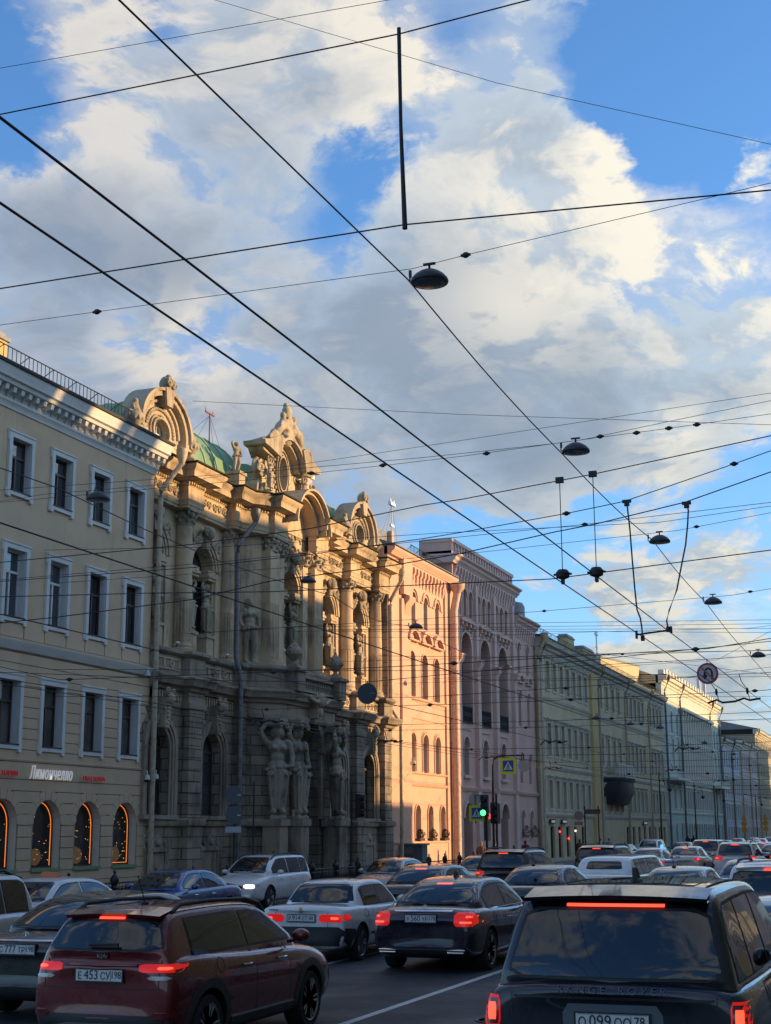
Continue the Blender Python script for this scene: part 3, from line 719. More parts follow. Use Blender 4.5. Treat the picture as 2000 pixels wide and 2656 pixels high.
def palace():
    T = Thing('palace', 'sandstone palace with caryatids, carved gables and a green metal roof', 'building', (FX, 60, -.1))
    G = FX; U = FX-.6
    # -- ground storey
    gops = [(48.3-.82,48.3+.82,2.9,6.2,True), (52.65-.82,52.65+.82,2.9,6.2,True)]; gopr = [(66.2-.82,66.2+.82,2.9,6.2,True), (70.5-.82,70.5+.82,2.9,6.2,True)]
    mb = MB(); wall(mb, 47.5, 55.2, -.4, 8.3, gops, x=G, depth=.5); wall(mb, 63.6, 73.65, -.4, 8.3, gopr, x=G, depth=.5)
    mb.path_prof([(0,-.4),(0,8.3)], [(G,55.2),(G+.45,55.5),(G+1.0,56.0),(G+1.3,56.6)])
    mb.path_prof([(0,-.4),(0,8.3)], [(G+1.3,62.2),(G+1.0,62.8),(G+.45,63.3),(G,63.6)])
    wall(mb, 56.6, 62.2, -.4, 8.3, [(59.4-1.45,59.4+1.45,-.1,7.35,True,2.4)], x=G+1.3)
    mb.box(G-6, G-.02, 73.62, 73.65, -.4, 16.4)
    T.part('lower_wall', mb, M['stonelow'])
    mb = MB(); mb.box(G-1.2,G-1.1,57.8,61,-.1,7.5); T.part('inner_wall', mb, M['stoneb'])
    d = MB(); d.box(G-1.08,G-.98,58.2,60.6,-.1,4.6)
    for s in (-1,1):
        for zz in (.3, 1.7, 3.1): d.box(G-.98,G-.93,59.4+s*.6-.4,59.4+s*.6+.4,zz,zz+1.15)
    T.part('door', d, M['wframe'])
    # rusticated pilasters, plinths and voussoirs
    for a, b in ((50.1,51.15),(54.6,55.2),(63.7,64.3),(68.0,69.05),(72.1,73.15)):
        mb = MB(); z = 2.8
        while z < 6.95: mb.box(G-.02, G+.36, a, b, z+.02, min(z+.44, 6.98)); z += .46
        mb.box(G-.02, G+.33, a+.02, b-.02, 2.8, 7.0)
        mb.box(G-.02, G+.42, a-.06, b+.06, -.3, 2.5); mb.box(G-.02, G+.48, a-.12, b+.12, 2.5, 2.78)
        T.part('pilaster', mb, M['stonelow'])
    mb = MB()
    for c in (48.3, 52.65, 66.2, 70.5):
        for k in range(11):
            a0 = .12+(math.pi-.24)*k/11+.02; a1 = .12+(math.pi-.24)*(k+1)/11-.02
            r1 = 1.75 if k in (4,5,6) else (1.85 if k in (3,7) else 1.55)
            mb.prism_x([(c+1.32*math.cos(a0),5.38+1.32*math.sin(a0)),(c+r1*math.cos(a0),min(7.0,5.38+r1*math.sin(a0))),(c+r1*math.cos(a1),min(7.0,5.38+r1*math.sin(a1))),(c+1.32*math.cos(a1),5.38+1.32*math.sin(a1))], G-.02, G+.06)
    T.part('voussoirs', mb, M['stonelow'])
    for c in (48.3, 52.65, 66.2, 70.5):
        mb = MB()
        for r0, r1, t in ((.82,.95,.05),(.97,1.08,.12),(1.10,1.30,.16)):
            arch_ring(mb, c, 5.38, r0, r1, G-.02, G+t, 18)
            for s in (-1,1): mb.box(G-.02, G+t, min(c+s*r0,c+s*r1), max(c+s*r0,c+s*r1), 2.9, 5.38)
        mb.box(G-.02,G+.22,c-1.35,c+1.35,2.74,2.9)
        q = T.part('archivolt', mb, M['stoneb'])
        k = MB(); k.prism_x([(c-.16,6.15),(c+.16,6.15),(c+.27,7.3),(c-.27,7.3)], G, G+.38); k.blob((G+.42,c,7.25),(.22,.26,.26),9,7)
        for j in range(7): k.blob((G+.4-.01*j, c+.05*math.sin(j*2), 7.0-.14*j), (.10,.17-.015*j,.10), 7, 5)
        scroll(k, G+.5, c-.22, 7.45, .18, 1, .05); scroll(k, G+.5, c+.22, 7.45, .18, -1, .05)
        T.part('keystone', k, M['statue'], parent=q, smooth=60)
        window(T, c, 2.9, 1.62, 3.28, True, depth=.42, x=G, style='t', fw=.1)
        p = MB(); p.box(G-.01,G+.05,c-.75,c+.75,.3,1.55); p.box(G-.01,G+.09,c-.85,c-.6,.2,1.75); p.box(G-.01,G+.09,c+.6,c+.85,.2,1.75); p.box(G-.01,G+.12,c-.95,c+.95,1.55,1.7)
        p.prism_x([(c-.62,1.7),(c+.62,1.7),(c+.4,1.82),(c+.22,2.12),(c,2.22),(c-.22,2.12),(c-.4,1.82)], G, G+.1); p.blob((G+.12,c,1.88),(.07,.22,.14),8,5)
        scroll(p, G+.1, c-.55, 1.86, .13, 1, .035); scroll(p, G+.1, c+.55, 1.86, .13, -1, .035)
        T.part('basement_panel', p, M['stoneb'], smooth=50)
    # plan line of the front at the level of the belt courses
    low = [(G,47.4),(G,50.0),(G+.36,50.0),(G+.36,51.25),(G,51.25),(G,54.6),(G+.36,54.6),(G+.36,55.1),(G+.75,55.4),(G+1.2,55.9),(G+1.5,56.5),(G+1.5,58.1)]
    low2 = [(G+1.5,60.7),(G+1.5,62.3),(G+1.2,62.9),(G+.75,63.4),(G+.36,63.7),(G+.36,64.2),(G,64.2),(G,67.95),(G+.36,67.95),(G+.36,69.1),(G,69.1),(G,72.0),(G+.36,72.0),(G+.36,73.25),(G,73.25),(G,73.62)]
    plinth = [(-.1,2.45),(.10,2.5),(.14,2.58),(.14,2.72),(.06,2.78),(-.1,2.8)]
    belt = [(-.1,6.98),(.05,7.0),(.09,7.14),(.09,7.2),(-.0,7.22),(-.0,7.62),(.12,7.66),(.16,7.78),(.34,7.84),(.40,8.02),(.48,8.1),(.48,8.16),(.1,8.28),(-.1,8.28)]
    base2 = [(-.2,8.2),(.02,8.3),(.02,8.98),(.12,9.02),(.20,9.1),(.20,9.2),(.05,9.28),(-.9,9.3)]
    def full(prof, name, m, dz=0):
        pass
    for pp in (low[:10]+[(G+1.5,56.6),(G+1.5,57.9)], [(G+1.5,60.9)]+low2[1:]): mb = MB(); mb.path_prof(plinth, pp); T.part('plinth', mb, M['stoneb'])
    mb = MB(); mb.path_prof(belt, low+low2); T.part('belt_course', mb, M['stoneb'])
    mb = MB(); mb.path_prof(base2, low+low2); T.part('parapet', mb, M['stoneb'])
    mb = MB()     # little balusters of the frieze
    for a, b in ((47.6,50.0),(51.3,54.5),(64.3,67.9),(69.2,72.3)):
        y = a+.1
        while y < b-.15:
            mb.box(G, G+.08, y, y+.1, 7.24, 7.6); y += .21
    for a, b in ((47.7,49.8),(51.5,54.3),(64.5,67.7),(69.4,72.2)):
        mb.box(G+.02,G+.06,a,b,8.42,8.48); mb.box(G+.02,G+.06,a,b,8.82,8.88)
        n = int((b-a)/.42)
        for i in range(n):
            y = a+.2+(b-a-.3)*i/max(1,n-1)
            if i % 2: mb.box(G+.02,G+.07,y-.06,y+.06,8.5,8.8)
            else: arch_ring(mb, y, 8.65, .09, .15, G+.02, G+.07, 12, 0, 2*math.pi)
    T.part('frieze_ornament', mb, M['stone'])
    # -- upper storey
    uo = [(48.3-.95,48.3+.95,9.3,14.0,True,.62), (52.65-.95,52.65+.95,9.3,14.0,True,.62)]; ur = [(66.2-.95,66.2+.95,9.3,14.0,True,.62), (70.5-.95,70.5+.95,9.3,14.0,True,.62)]
    mb = MB(); wall(mb, 47.5, 55.2, 8.2, 16.4, uo, x=U); wall(mb, 63.6, 73.65, 8.2, 16.4, ur, x=U)
    mb.path_prof([(0,8.2),(0,16.4)], [(U,55.2),(U+.4,55.5),(U+.85,56.0),(U+1.0,56.3)]); mb.path_prof([(0,8.2),(0,16.4)], [(U+1.0,62.5),(U+.85,62.8),(U+.4,63.3),(U,63.6)])
    wall(mb, 56.3, 62.5, 8.2, 16.9, [(59.4-.95,59.4+.95,9.3,14.0,True,.8)], x=U+1.0)
    T.part('upper_wall', mb, M['stone'])
    fk = stone_figure('caryatid', 'up', 'term')
    for c, X in ((48.3,U),(52.65,U),(59.4,U+1.0),(66.2,U),(70.5,U)):
        mb = MB(); zs = 13.05
        for r0, r1, t in ((.95,1.07,.06),(1.09,1.22,.12),(1.24,1.42,.17)): arch_ring(mb, c, zs, r0, r1, X-.02, X+t, 18)
        for s in (-1,1):
            mb.box(X-.02, X+.10, c+s*1.25-.16, c+s*1.25+.16, 9.3, 13.0)
        q = T.part('archivolt', mb, M['stone'])
        k = MB(); k.blob((X+.32,c,14.55),(.26,.30,.30),9,7); k.prism_x([(c-.15,13.85),(c+.15,13.85),(c+.22,14.6),(c-.22,14.6)], X, X+.28)
        for s in (-1,1):
            scroll(k, X+.34, c+s*.28, 14.6, .2, s, .06)
            for j in range(9): t = j/8; k.blob((X+.14, c+s*(.35+.85*t), 14.55-.35*math.sin(math.pi*t)-.25*t), (.08,.10,.11), 7, 5)
            for j in range(5): k.blob((X+.12, c+s*1.3, 14.2-.22*j), (.07,.11-.012*j,.11), 7, 5)
        T.part('keystone', k, M['statue'], parent=q, smooth=60)
        window(T, c, 9.3, 1.86, 4.66, True, depth=.56 if X == U else .74, x=X, style='x', fw=.09)
        for s in (-1, 1):
            p = MB(); yy = c+s*.74
            p.box(X-.5,X+.06,yy-.30,yy+.30,9.3,10.2); p.box(X-.5,X+.12,yy-.36,yy+.36,10.2,10.32); p.box(X-.5,X+.12,yy-.36,yy+.36,9.3,9.42)
            T.part('pedestal', p, M['stone']); p = MB(); p.box(X-.5,X+.10,yy-.32,yy+.32,12.62,12.74); p.box(X-.5,X+.16,yy-.38,yy+.38,12.74,12.86); p.box(X-.5,X+.10,yy-.33,yy+.33,12.86,13.06)
            pd = T.part('impost', p, M['stone'])
            T.inst('caryatid', fk, (X-.16, yy, 10.32), rot=(0,0,0), scale=(2.5,2.55,2.3))
    cap = capital_mb(.42, .66).mesh('capital', M['statue'], smooth=60)
    cols = [(50.6, U+.24, .37), (68.35, U+.24, .37), (72.6, U+.24, .37), (54.75, U+.14, .30), (64.2, U+.14, .30)]
    for y, x, r in cols:
        mb = MB(); mb.lathe([(r*1.3,0),(r*1.3,.12),(r*1.12,.16),(r*1.2,.24),(r*1.02,.34),(r*1.0,.4)], (x,y,9.3), 20)
        mb.lathe([(r,2.1),(r*1.04,2.14),(r*.99,2.2),(r*.94,4.2),(r*.88,5.15)], (x,y,9.3), 20)
        fl = fluted(r, 9.68, 11.42); fl.xf(Matrix.Translation((x,y,0))); mb.join(fl)
        mb.box(x-r*1.4,x+r*1.4,y-r*1.4,y+r*1.4,9.18,9.32)
        o = T.part('column', mb, M['stone'], smooth=30)
        c = bpy.data.objects.new('capital', cap); C.objects.link(c); c.parent = o; c.location = Vector((x,y,14.42))-Vector(T.loc); c.scale = (r/.42*.95,)*2+(1,)
    for y, x in ((56.95,U+1.0),(58.05,U+1.0),(60.75,U+1.0),(61.95,U+1.0)):      # fluted pilasters of the centre
        w = .5 if y in (56.95,61.95) else .28; out = .4 if w == .5 else .22
        mb = MB(); mb.box(x,x+out,y-w,y+w,9.3,14.45); mb.box(x,x+out+.1,y-w-.08,y+w+.08,9.3,9.6)
        if w == .5:
            for i in range(6): yy = y-w+.1+i*.16; mb.box(x,x+out+.035,yy-.045,yy+.045,9.7,12.1)
        o = T.part('pilaster', mb, M['stone'])
        c = bpy.data.objects.new('capital', cap); C.objects.link(c); c.parent = o; c.location = Vector((x+out*.45,y,14.42))-Vector(T.loc); c.scale = (.75,w/.5*1.15,1)
    # entablature that breaks forward over the columns
    def P(dx):
        L = [(U+.3,47.3),(U+.3,49.95),(U+.72,49.95),(U+.72,51.25),(U+.3,51.25),(U+.3,54.3),(U+.72,54.3),(U+.72,55.0),(U+1.2,55.6),(U+1.4,56.35),(U+1.62,56.35),(U+1.62,57.75)]
        Rr = [(U+1.62,61.05),(U+1.62,62.5),(U+1.4,62.5),(U+1.2,63.3),(U+.72,63.9),(U+.72,64.6),(U+.3,64.6),(U+.3,67.75),(U+.72,67.75),(U+.72,69.05),(U+.3,69.05),(U+.3,72.0),(U+.72,72.0),(U+.72,73.62)]
        return L, Rr
    L, Rr = P(0)
    arch = [(-.4,15.05),(0,15.08),(0,15.2),(.04,15.2),(.04,15.34),(.10,15.42),(.02,15.46),(.02,15.98),(-.4,15.98)]
    for pp in (L, Rr): mb = MB(); mb.path_prof(arch, pp); T.part('entablature', mb, M['stone'])
    corn = [(-.5,15.95),(.02,15.97),(.06,16.02),(.10,16.16),(.20,16.18),(.56,16.22),(.58,16.42),(.62,16.48),(.72,16.56),(.76,16.66),(.72,16.72),(.3,16.82),(-.6,16.86)]
    for pp in (L, Rr): mb = MB(); mb.path_prof(corn, pp); T.part('cornice', mb, M['stone'])
    for path in (L, Rr):
        for a, b in zip(path, path[1:]):
            a = Vector(a); b = Vector(b); d = b-a; n = int(d.length/.17)
            if n < 1: continue
            mb = MB()
            u = d.normalized(); nn = Vector((u.y, -u.x))
            for i in range(n):
                p = a+d*(i+.5)/n; q = MB(); q.box(0,.08,-.05,.05,16.03,16.14)
                q.xf(Matrix.Translation((p.x+nn.x*.05,p.y+nn.y*.05,0)) @ Matrix.Rotation(math.atan2(nn.y,nn.x),4,'Z')); mb.join(q)
            T.part('dentils', mb, M['stone'])
    mb = MB(); relief_panel(mb, U+.36, 47.6, 49.8, 15.5, 15.95, 5, 3); relief_panel(mb, U+.36, 51.4, 54.2, 15.5, 15.95, 6, 4); relief_panel(mb, U+.36, 64.7, 67.6, 15.5, 15.95, 6, 5); relief_panel(mb, U+.36, 69.2, 72.2, 15.5, 15.95, 6, 6)
    relief_panel(mb, U+1.05, 57.9, 60.9, 14.5, 15.3, 4, 7, .05); relief_panel(mb, U+1.02, 58.1, 60.7, 15.35, 16.4, 3, 9, .06)
    T.part('relief', mb, M['statue'], smooth=60)
    mb = MB(); zc, r = 15.75, 1.62      # open hood arch over the centre
    arch_ring(mb, 59.4, zc, r, r+.16, U+.6, U+1.75, 20, .12, math.pi-.12); arch_ring(mb, 59.4, zc, r+.16, r+.30, U+.6, U+2.1, 20, .10, math.pi-.10); arch_ring(mb, 59.4, zc, r+.30, r+.40, U+.6, U+2.3, 20, .08, math.pi-.08)
    arch_ring(mb, 59.4, zc, 0.02, r, U+.5, U+1.08, 16); T.part('hood_arch', mb, M['stone'])
    for pp in (L, Rr): mb = MB(); mb.path_prof([(.2,16.78),(.84,16.72),(.86,16.76),(.2,16.88)], pp); T.part('eaves', mb, M['roofblack'])
    # attic, statues and gables
    mb = MB(); pass
    for bb in ((U+.1,47.5,56.6,17.15),(U+.1,62.2,73.62,17.15),(U+.75,56.6,62.2,17.2)): mb = MB(); mb.box(U-.5,bb[0],bb[1],bb[2],16.3,bb[3]); T.part('attic', mb, M['stone'])
    pk = stone_figure('putto', 'one', 'legs', False, .012)
    for y in (55.0, 63.7):
        p = MB(); x = U+.35; p.box(x-.3,x+.3,y-.3,y+.3,16.8,17.7); p.box(x-.36,x+.36,y-.36,y+.36,17.6,17.74); p.box(x-.36,x+.36,y-.36,y+.36,16.8,16.95)
        T.part('pedestal', p, M['stone']); T.inst('statue', pk, (x,y,17.74), rot=(0,0,R(-15)), scale=(2.1,2.0,1.42))
    gable_side(T, 48.65, FX-.55); gable_side(T, 70.5, FX-.55)
    um = sculpt(urn_mb(1.0, True), M['statue'], .028); 
    for y, z, s in ((48.65-2.3,17.35,1.1),(48.65+2.25,17.35,1.05),(70.5-2.35,17.3,1.1),(70.5+2.3,17.3,.95)):
        T.inst('finial_urn', um, (FX-.35, y, z), scale=(s,s,s))
    # centre gable
    x = FX+.1; c = 58.95
    mb = MB(); P2 = [(c-2.6,16.9),(c+2.6,16.9),(c+2.5,17.6),(c+1.95,18.1),(c+1.75,18.9),(c+1.5,19.3)]
    zc = 18.55
    for i in range(32):
        a0, a1 = 2*math.pi*i/32, 2*math.pi*(i+1)/32
        q = [(c+.48*math.cos(a0), zc+.78*math.sin(a0)), (c+1.75*math.cos(a0), zc+1.35*math.sin(a0)), (c+1.75*math.cos(a1), zc+1.35*math.sin(a1)), (c+.48*math.cos(a1), zc+.78*math.sin(a1))]
        mb.prism_x(q, x-.6, x)
    mb.prism_x([(c-2.6,16.9),(c+2.6,16.9),(c+2.4,17.6),(c+1.9,18.6),(c+1.6,18.1),(c+.8,17.3),(c-.8,17.3),(c-1.6,18.1),(c-1.9,18.6),(c-2.4,17.6)], x-.6, x-.03)
    mb.prism_x([(c-1.9,18.9),(c-1.1,19.3),(c+1.1,19.3),(c+1.9,18.9),(c+2.3,19.3),(c+1.2,20.0),(c+.5,20.3),(c-.5,20.3),(c-1.2,20.0),(c-2.3,19.3)], x-.6, x-.02)
    g = T.part('gable', mb, M['carved'])
    mb = MB()
    def ell(r0, r1, t, n=30):
        for i in range(n):
            a0, a1 = 2*math.pi*i/n, 2*math.pi*(i+1)/n
            mb.prism_x([(c+.48*r0*math.cos(a0),zc+.78*r0*math.sin(a0)),(c+.48*r1*math.cos(a0),zc+.78*r1*math.sin(a0)),(c+.48*r1*math.cos(a1),zc+.78*r1*math.sin(a1)),(c+.48*r0*math.cos(a1),zc+.78*r0*math.sin(a1))], x-.1, x+t)
    ell(1.0,1.12,.16); ell(1.2,1.3,.1); ell(1.4,1.46,.14)
    for k in range(26): a = 2*math.pi*k/26; mb.blob((x+.05, c+.85*math.cos(a), zc+1.16*math.sin(a)), (.06,.09,.09), 6, 4)
    arch_ring(mb, c, 18.5, 1.42, 1.6, x-.4, x+.35, 20, .25, math.pi-.25); arch_ring(mb, c, 18.5, 1.6, 1.72, x-.4, x+.62, 20, .25, math.pi-.25)
    for s in (-1,1):
        mb.prism_x([(c+s*1.45,18.95),(c+s*2.6,19.15),(c+s*3.15,19.2),(c+s*3.2,19.38),(c+s*2.6,19.55),(c+s*1.35,20.05),(c+s*1.1,19.9)], x-.4, x+.7)
        mb.prism_x([(c+s*1.6,18.85),(c+s*2.8,19.0),(c+s*2.9,19.15),(c+s*1.5,19.05)], x-.3, x+.45)
        scroll(mb, x+.1, c+s*2.3, 18.35, .42, s, .10); scroll(mb, x+.08, c+s*1.9, 17.3, .4, -s, .08); mb.blob((x-.1, c+s*2.3, 18.35), (.2,.5,.5), 12, 6)
    T.part('moulding', mb, M['statue'], parent=g, smooth=50)
    f = MB(); f.box(x-.3,x-.24,c-.02,c+.02,zc-.78,zc+.78)
    for q in (-.35,0,.35): f.box(x-.3,x-.25,c-.48,c+.48,zc+q-.02,zc+q+.02)
    w = T.part('window', f, M['wframew']); p = MB(); p.add([(x-.28, c+.5*math.cos(a*.2618), zc+.8*math.sin(a*.2618)) for a in range(24)], [tuple(range(24))]); T.part('pane', p, M['glass'], parent=w)
    # sculpture group on the centre gable
    mb = MB(); x2 = x+.25
    mb.blob((x2,c,20.4),(.35,.62,.55),12,8); mb.blob((x2,c,21.0),(.3,.42,.45),12,8); mb.blob((x2+.05,c,21.55),(.24,.30,.30),10,8); mb.blob((x2,c,21.85),(.16,.2,.16),8,6)
    for s in (-1,1):
        mb.tube([(x2+.1,c+s*.4,20.9),(x2+.15,c+s*1.0,20.55),(x2+.15,c+s*1.5,20.0)], [.26,.24,.2], 9)      # reclining body
        mb.blob((x2+.12,c+s*.62,21.22),(.15,.15,.18),9,7); mb.tube([(x2+.1,c+s*.75,20.85),(x2+.3,c+s*1.1,20.75),(x2+.35,c+s*1.35,20.5)], [.10,.085,.06], 7)
        mb.tube([(x2+.2,c+s*1.4,20.0),(x2+.3,c+s*2.0,20.05),(x2+.3,c+s*2.5,19.65)], [.19,.15,.09], 8); mb.tube([(x2+.1,c+s*1.4,19.9),(x2+.1,c+s*2.1,19.7),(x2+.1,c+s*2.8,19.5)], [.18,.13,.08], 8)
        for k in range(5): mb.blob((x2+.2,c+s*(.9+.32*k),19.95-.06*k),(.2,.2,.16),7,5)
        for k in range(4): mb.blob((x2+.25,c+s*.35,20.2+.35*k),(.14,.16,.14),7,5)
    gs = sculpt(mb, M['statue'], .055, 1); gs.name = 'sculpture_group'
    T.inst('sculpture_group', gs, (0,0,0))
    for s in (-1,1): T.inst('caryatid', stone_figure('caryatid','up','term'), (x+.35, c+s*1.95, 17.3), scale=(1.7,1.7,1.6))
    # green roofs
    prof = [(FX-.9,17.0)]+[(FX-1.0-2.4*(1-math.cos(t*math.pi/2/7)), 17.1+2.9*math.sin(t*math.pi/2/7)) for t in range(8)]+[(FX-8,20.05),(FX-8,17.0)]
    mb = MB(); mb.prism_y(prof, 50.7, 57.6); mb.prism_y(prof, 61.4, 73.5); rf = T.part('roof', mb, M['copper'])
    mb = MB()
    for y in [51.4+1.15*i for i in range(6)]+[62.2+1.15*i for i in range(10)]:
        mb.tube([(a+.02, y, b+.02) for a, b in prof[1:10]], .035, 5)
    T.part('seam', mb, M['copperseam'], parent=rf)
    # portal with its big caryatids, balcony and urns
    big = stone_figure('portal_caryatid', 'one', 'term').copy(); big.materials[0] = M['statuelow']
    for y, x, s, rz in ((57.25,G+1.85,1,-12),(55.95,G+1.45,1,-50),(61.6,G+1.85,1,12),(62.75,G+1.4,1,45)):
        mb = MB(); mb.box(x-.45,x+.35,y-.42,y+.42,-.3,2.5); mb.box(x-.5,x+.42,y-.5,y+.5,2.5,2.78)
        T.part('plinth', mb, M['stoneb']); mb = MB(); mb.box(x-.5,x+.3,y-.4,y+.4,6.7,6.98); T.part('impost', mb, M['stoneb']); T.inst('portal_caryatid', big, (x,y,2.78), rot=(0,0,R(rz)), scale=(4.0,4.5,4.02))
        bx = MB(); bx.blob((x-.1,y,6.72),(.4,.45,.16),10,6); scroll(bx, x+.3, y-.3, 6.72, .18, 1, .06); scroll(bx, x+.3, y+.3, 6.72, .18, -1, .06); T.part('console', bx, M['statuelow'], smooth=60)
    mb = MB()
    arch_ring(mb, 59.4, 5.9, 1.45, 1.85, G+1.28, G+1.45, 16)
    for s in (-1,1):
        mb.box(G+1.28,G+1.42,59.4+s*1.6-.17,59.4+s*1.6+.17,2.8,5.9); mb.box(G+1.28,G+1.5,59.4+s*1.6-.25,59.4+s*1.6+.25,5.75,5.95)
    T.part('portal_arch', mb, M['stoneb'])
    k = MB(); k.prism_x([(59.2,7.2),(59.6,7.2),(59.75,8.3),(59.05,8.3)], G+1.4, G+1.95); k.blob((G+2.0,59.4,8.0),(.25,.3,.35),10,8); k.blob((G+1.95,59.4,7.5),(.16,.2,.25),8,6); k.tube([(G+1.9,58.2,8.1),(G+2.0,58.8,7.9),(G+2.0,59.4,7.95),(G+2.0,60.0,7.9),(G+1.9,60.6,8.1)], .1, 7)
    T.part('keystone', k, M['statue'], smooth=60)
    for y in (57.0, 61.8):
        x = G+1.75; mb = MB()
        mb.box(x-.45,x+.35,y-.42,y+.42,8.2,9.05); mb.box(x-.55,x+.45,y-.52,y+.52,9.05,9.2); mb.taper(x-.35,x+.3,y-.32,y+.32,9.2,9.38,.6)
        T.part('urn_pedestal', mb, M['stoneb'])
    um2 = sculpt(urn_mb(1.0), M['stoneb'], .025)
    for y in (57.0, 61.8): T.inst('urn', um2, (G+1.72,y,9.35), scale=(1.05,1.05,1.1))
    b = MB(); b.box(G+1.55,G+1.85,57.4,61.4,8.88,9.02); b.box(G+1.55,G+1.85,57.4,61.4,8.28,8.38)
    for i in range(17): b.lathe([(.05,0),(.07,.05),(.035,.12),(.08,.3),(.04,.44),(.06,.5)], (G+1.7,57.6+i*.225,8.38), 8)
    T.part('balustrade', b, M['stoneb'])
    rel = stone_figure('relief_figure', 'down', 'drape'); T.inst('relief_statue', rel, (G+.15,55.75,9.3), rot=(0,0,R(-35)), scale=(3.4,3.2,3.0))
    downpipe(T, 53.95, 15.7, x=G+.42, r=.105, xtop=G+.85, ytop=54.75, jog=(8.9,.22,.05))
    downpipe(T, 73.85, 16.3, x=G+.10, r=.11, xtop=G+.75, ytop=73.9, jog=(8.3,.45,.3), m='pipetan')
    for y, x, z in ((58.3,G+1.5,8.9),): pass
    return T
palace()
# ================================================================ 3. orange pink house and its tower
def blind_arcade(T, y0, y1, z0, z1, n, x, m, m2):
    """row of little round-headed blind arches on curved brackets"""
    w = (y1-y0)/n; mb = MB()
    for i in range(n):
        c = y0+w*(i+.5); r = w*.30
        pts = arc_pts(c-r, c+r, z1-.08, 8)
        for p, q in zip(pts, pts[1:]): mb.prism_x([p, q, (q[0], z1), (p[0], z1)], x, x+.2)
        mb.prism_x([(c-r, z1), (c-w/2, z1), (c-w/2, z1-.08-r), (c-r, z1-.08-r)], x, x+.2); mb.prism_x([(c+r, z1), (c+w/2, z1), (c+w/2, z1-.08-r), (c+r, z1-.08-r)], x, x+.2)
    for i in range(n+1):
        yy = y0+w*i; zt = z1-.08-w*.30
        mb.prism_y([(x, zt), (x+.2, zt), (x+.19, zt-.12), (x+.10, zt-.3), (x+.12, zt-.45), (x+.04, z0), (x, z0)], yy-w*.2, yy+w*.2)
    return T.part('blind_arcade', mb, M[m])
def orange_house():
    T = Thing('town_house', 'narrow orange pink house lit by the sun, flower boxes at its lowest windows', 'building', (FX, 80.5, -.1))
    y0, y1 = 73.66, 85.55; x = FX
    cu = [(78.0,.72),(80.2,.72),(82.4,.72)]; cm = [77.6, 79.85, 82.1]; cg = [78.35, 80.6, 82.9]
    ops = [(c-w/2, c+w/2, 13.95, 15.9, True, .3) for c, w in cu]+[(c-.5, c+.5, 9.82, 12.4, True, .35) for c in cm]+[(c-.45, c+.45, 5.56, 7.7, True, .3) for c in cm]+[(c-.42, c+.42, 1.85, 3.67, True, .35) for c in cg]
    mb = MB(); wall(mb, y0, y1, -.4, 17.9, ops, x=x, n=12); mb.box(x-8, x-.01, y0, y0+.02, -.4, 17.9); T.part('wall', mb, M['pinkL'])
    for c, w in cu: window(T, c, 13.95, w-.02, 1.93, True, .26, style='v', frame='wframew', glass='curtain')
    for c in cm: window(T, c, 9.82, .98, 2.56, True, .31, style='x', frame='wframew', glass='glassd'); window(T, c, 5.56, .88, 2.12, True, .27, style='v', frame='wframew', glass='curtain')
    for c in cg: window(T, c, 1.85, .82, 1.8, True, .31, style='v', frame='wframew', glass='curtain')
    for c, zt, r in [(c, 15.9, .36) for c, w in cu]:
        mb = MB(); arch_ring(mb, c, zt-r, r+.2, r+.32, x-.01, x+.09, 14); mb.box(x-.01,x+.09,c-r-.62,c-r-.2,zt-r-.10,zt-r); mb.box(x-.01,x+.09,c+r+.2,c+r+.62,zt-r-.10,zt-r); arch_ring(mb, c, zt-r, r+.02, r+.1, x-.01, x+.05, 14); T.part('hood_mould', mb, M['pinkL'])
    for c in cm:
        mb = MB(); arch_ring(mb, c, 12.75, .82, 1.08, x-.01, x+.28, 14, .35, math.pi-.35); mb.box(x-.01,x+.24,c-.95,c+.95,12.98,13.08); arch_ring(mb, c, 11.9, .52, .6, x-.01, x+.06, 14); T.part('window_pediment', mb, M['pinkL'])
        mb = MB(); arch_ring(mb, c, 7.25, .5, .6, x-.01, x+.08, 14); arch_ring(mb, c, 7.25, .66, .72, x-.01, x+.05, 14)
        for s in (-1,1): mb.box(x-.01,x+.06,c+s*.57-.05,c+s*.57+.05,5.6,7.25); mb.box(x-.01,x+.05,c+s*.58-.05,c+s*.58+.05,9.85,11.9)
        T.part('hood_mould', mb, M['pinkL'])
    for c in cg:
        mb = MB(); arch_ring(mb, c, 3.25, .45, .54, x-.01, x+.07, 14)
        for s in (-1,1): mb.box(x-.01,x+.06,c+s*.5-.04,c+s*.5+.04,1.85,3.25)
        T.part('hood_mould', mb, M['pinkL'])
    for nm, prof in (('string_course',[(0,4.72),(.05,4.74),(.12,4.84),(.14,4.9),(0,4.94)]),('string_course',[(0,5.42),(.1,5.45),(.12,5.53),(0,5.56)]),('string_course',[(0,9.62),(.1,9.66),(.14,9.78),(0,9.8)]),('string_course',[(0,8.55),(.06,8.57),(.06,8.66),(0,8.67)]),('plinth',[(0,-.3),(.1,-.3),(.1,1.55),(.16,1.6),(.16,1.68),(0,1.72)])):
        mb = MB(); cornice(mb, prof, 77.15 if 'plinth' not in nm else y0, y1-1.9); T.part(nm, mb, M['pinkL'])
    mb = MB(); mb.box(x-.01, x+.14, 75.6, 77.1, -.3, 15.2); mb.prism_y([(x,14.0),(x+.14,14.3),(x+.2,14.9),(x+.45,15.2),(x+.45,15.4),(x+.28,15.45),(x,15.45)], 76.1, 77.1); mb.box(x-.01,x+.28,75.6,77.1,15.45,17.6); T.part('corner_pilaster', mb, M['pinkL'])
    mb = MB(); mb.box(x-.01, x+.12, y1-1.85, y1, -.3, 17.5); T.part('corner_pilaster', mb, M['pinkL'])
    blind_arcade(T, 77.3, 83.5, 16.35, 17.42, 10, x, 'pinkL', 'pink')
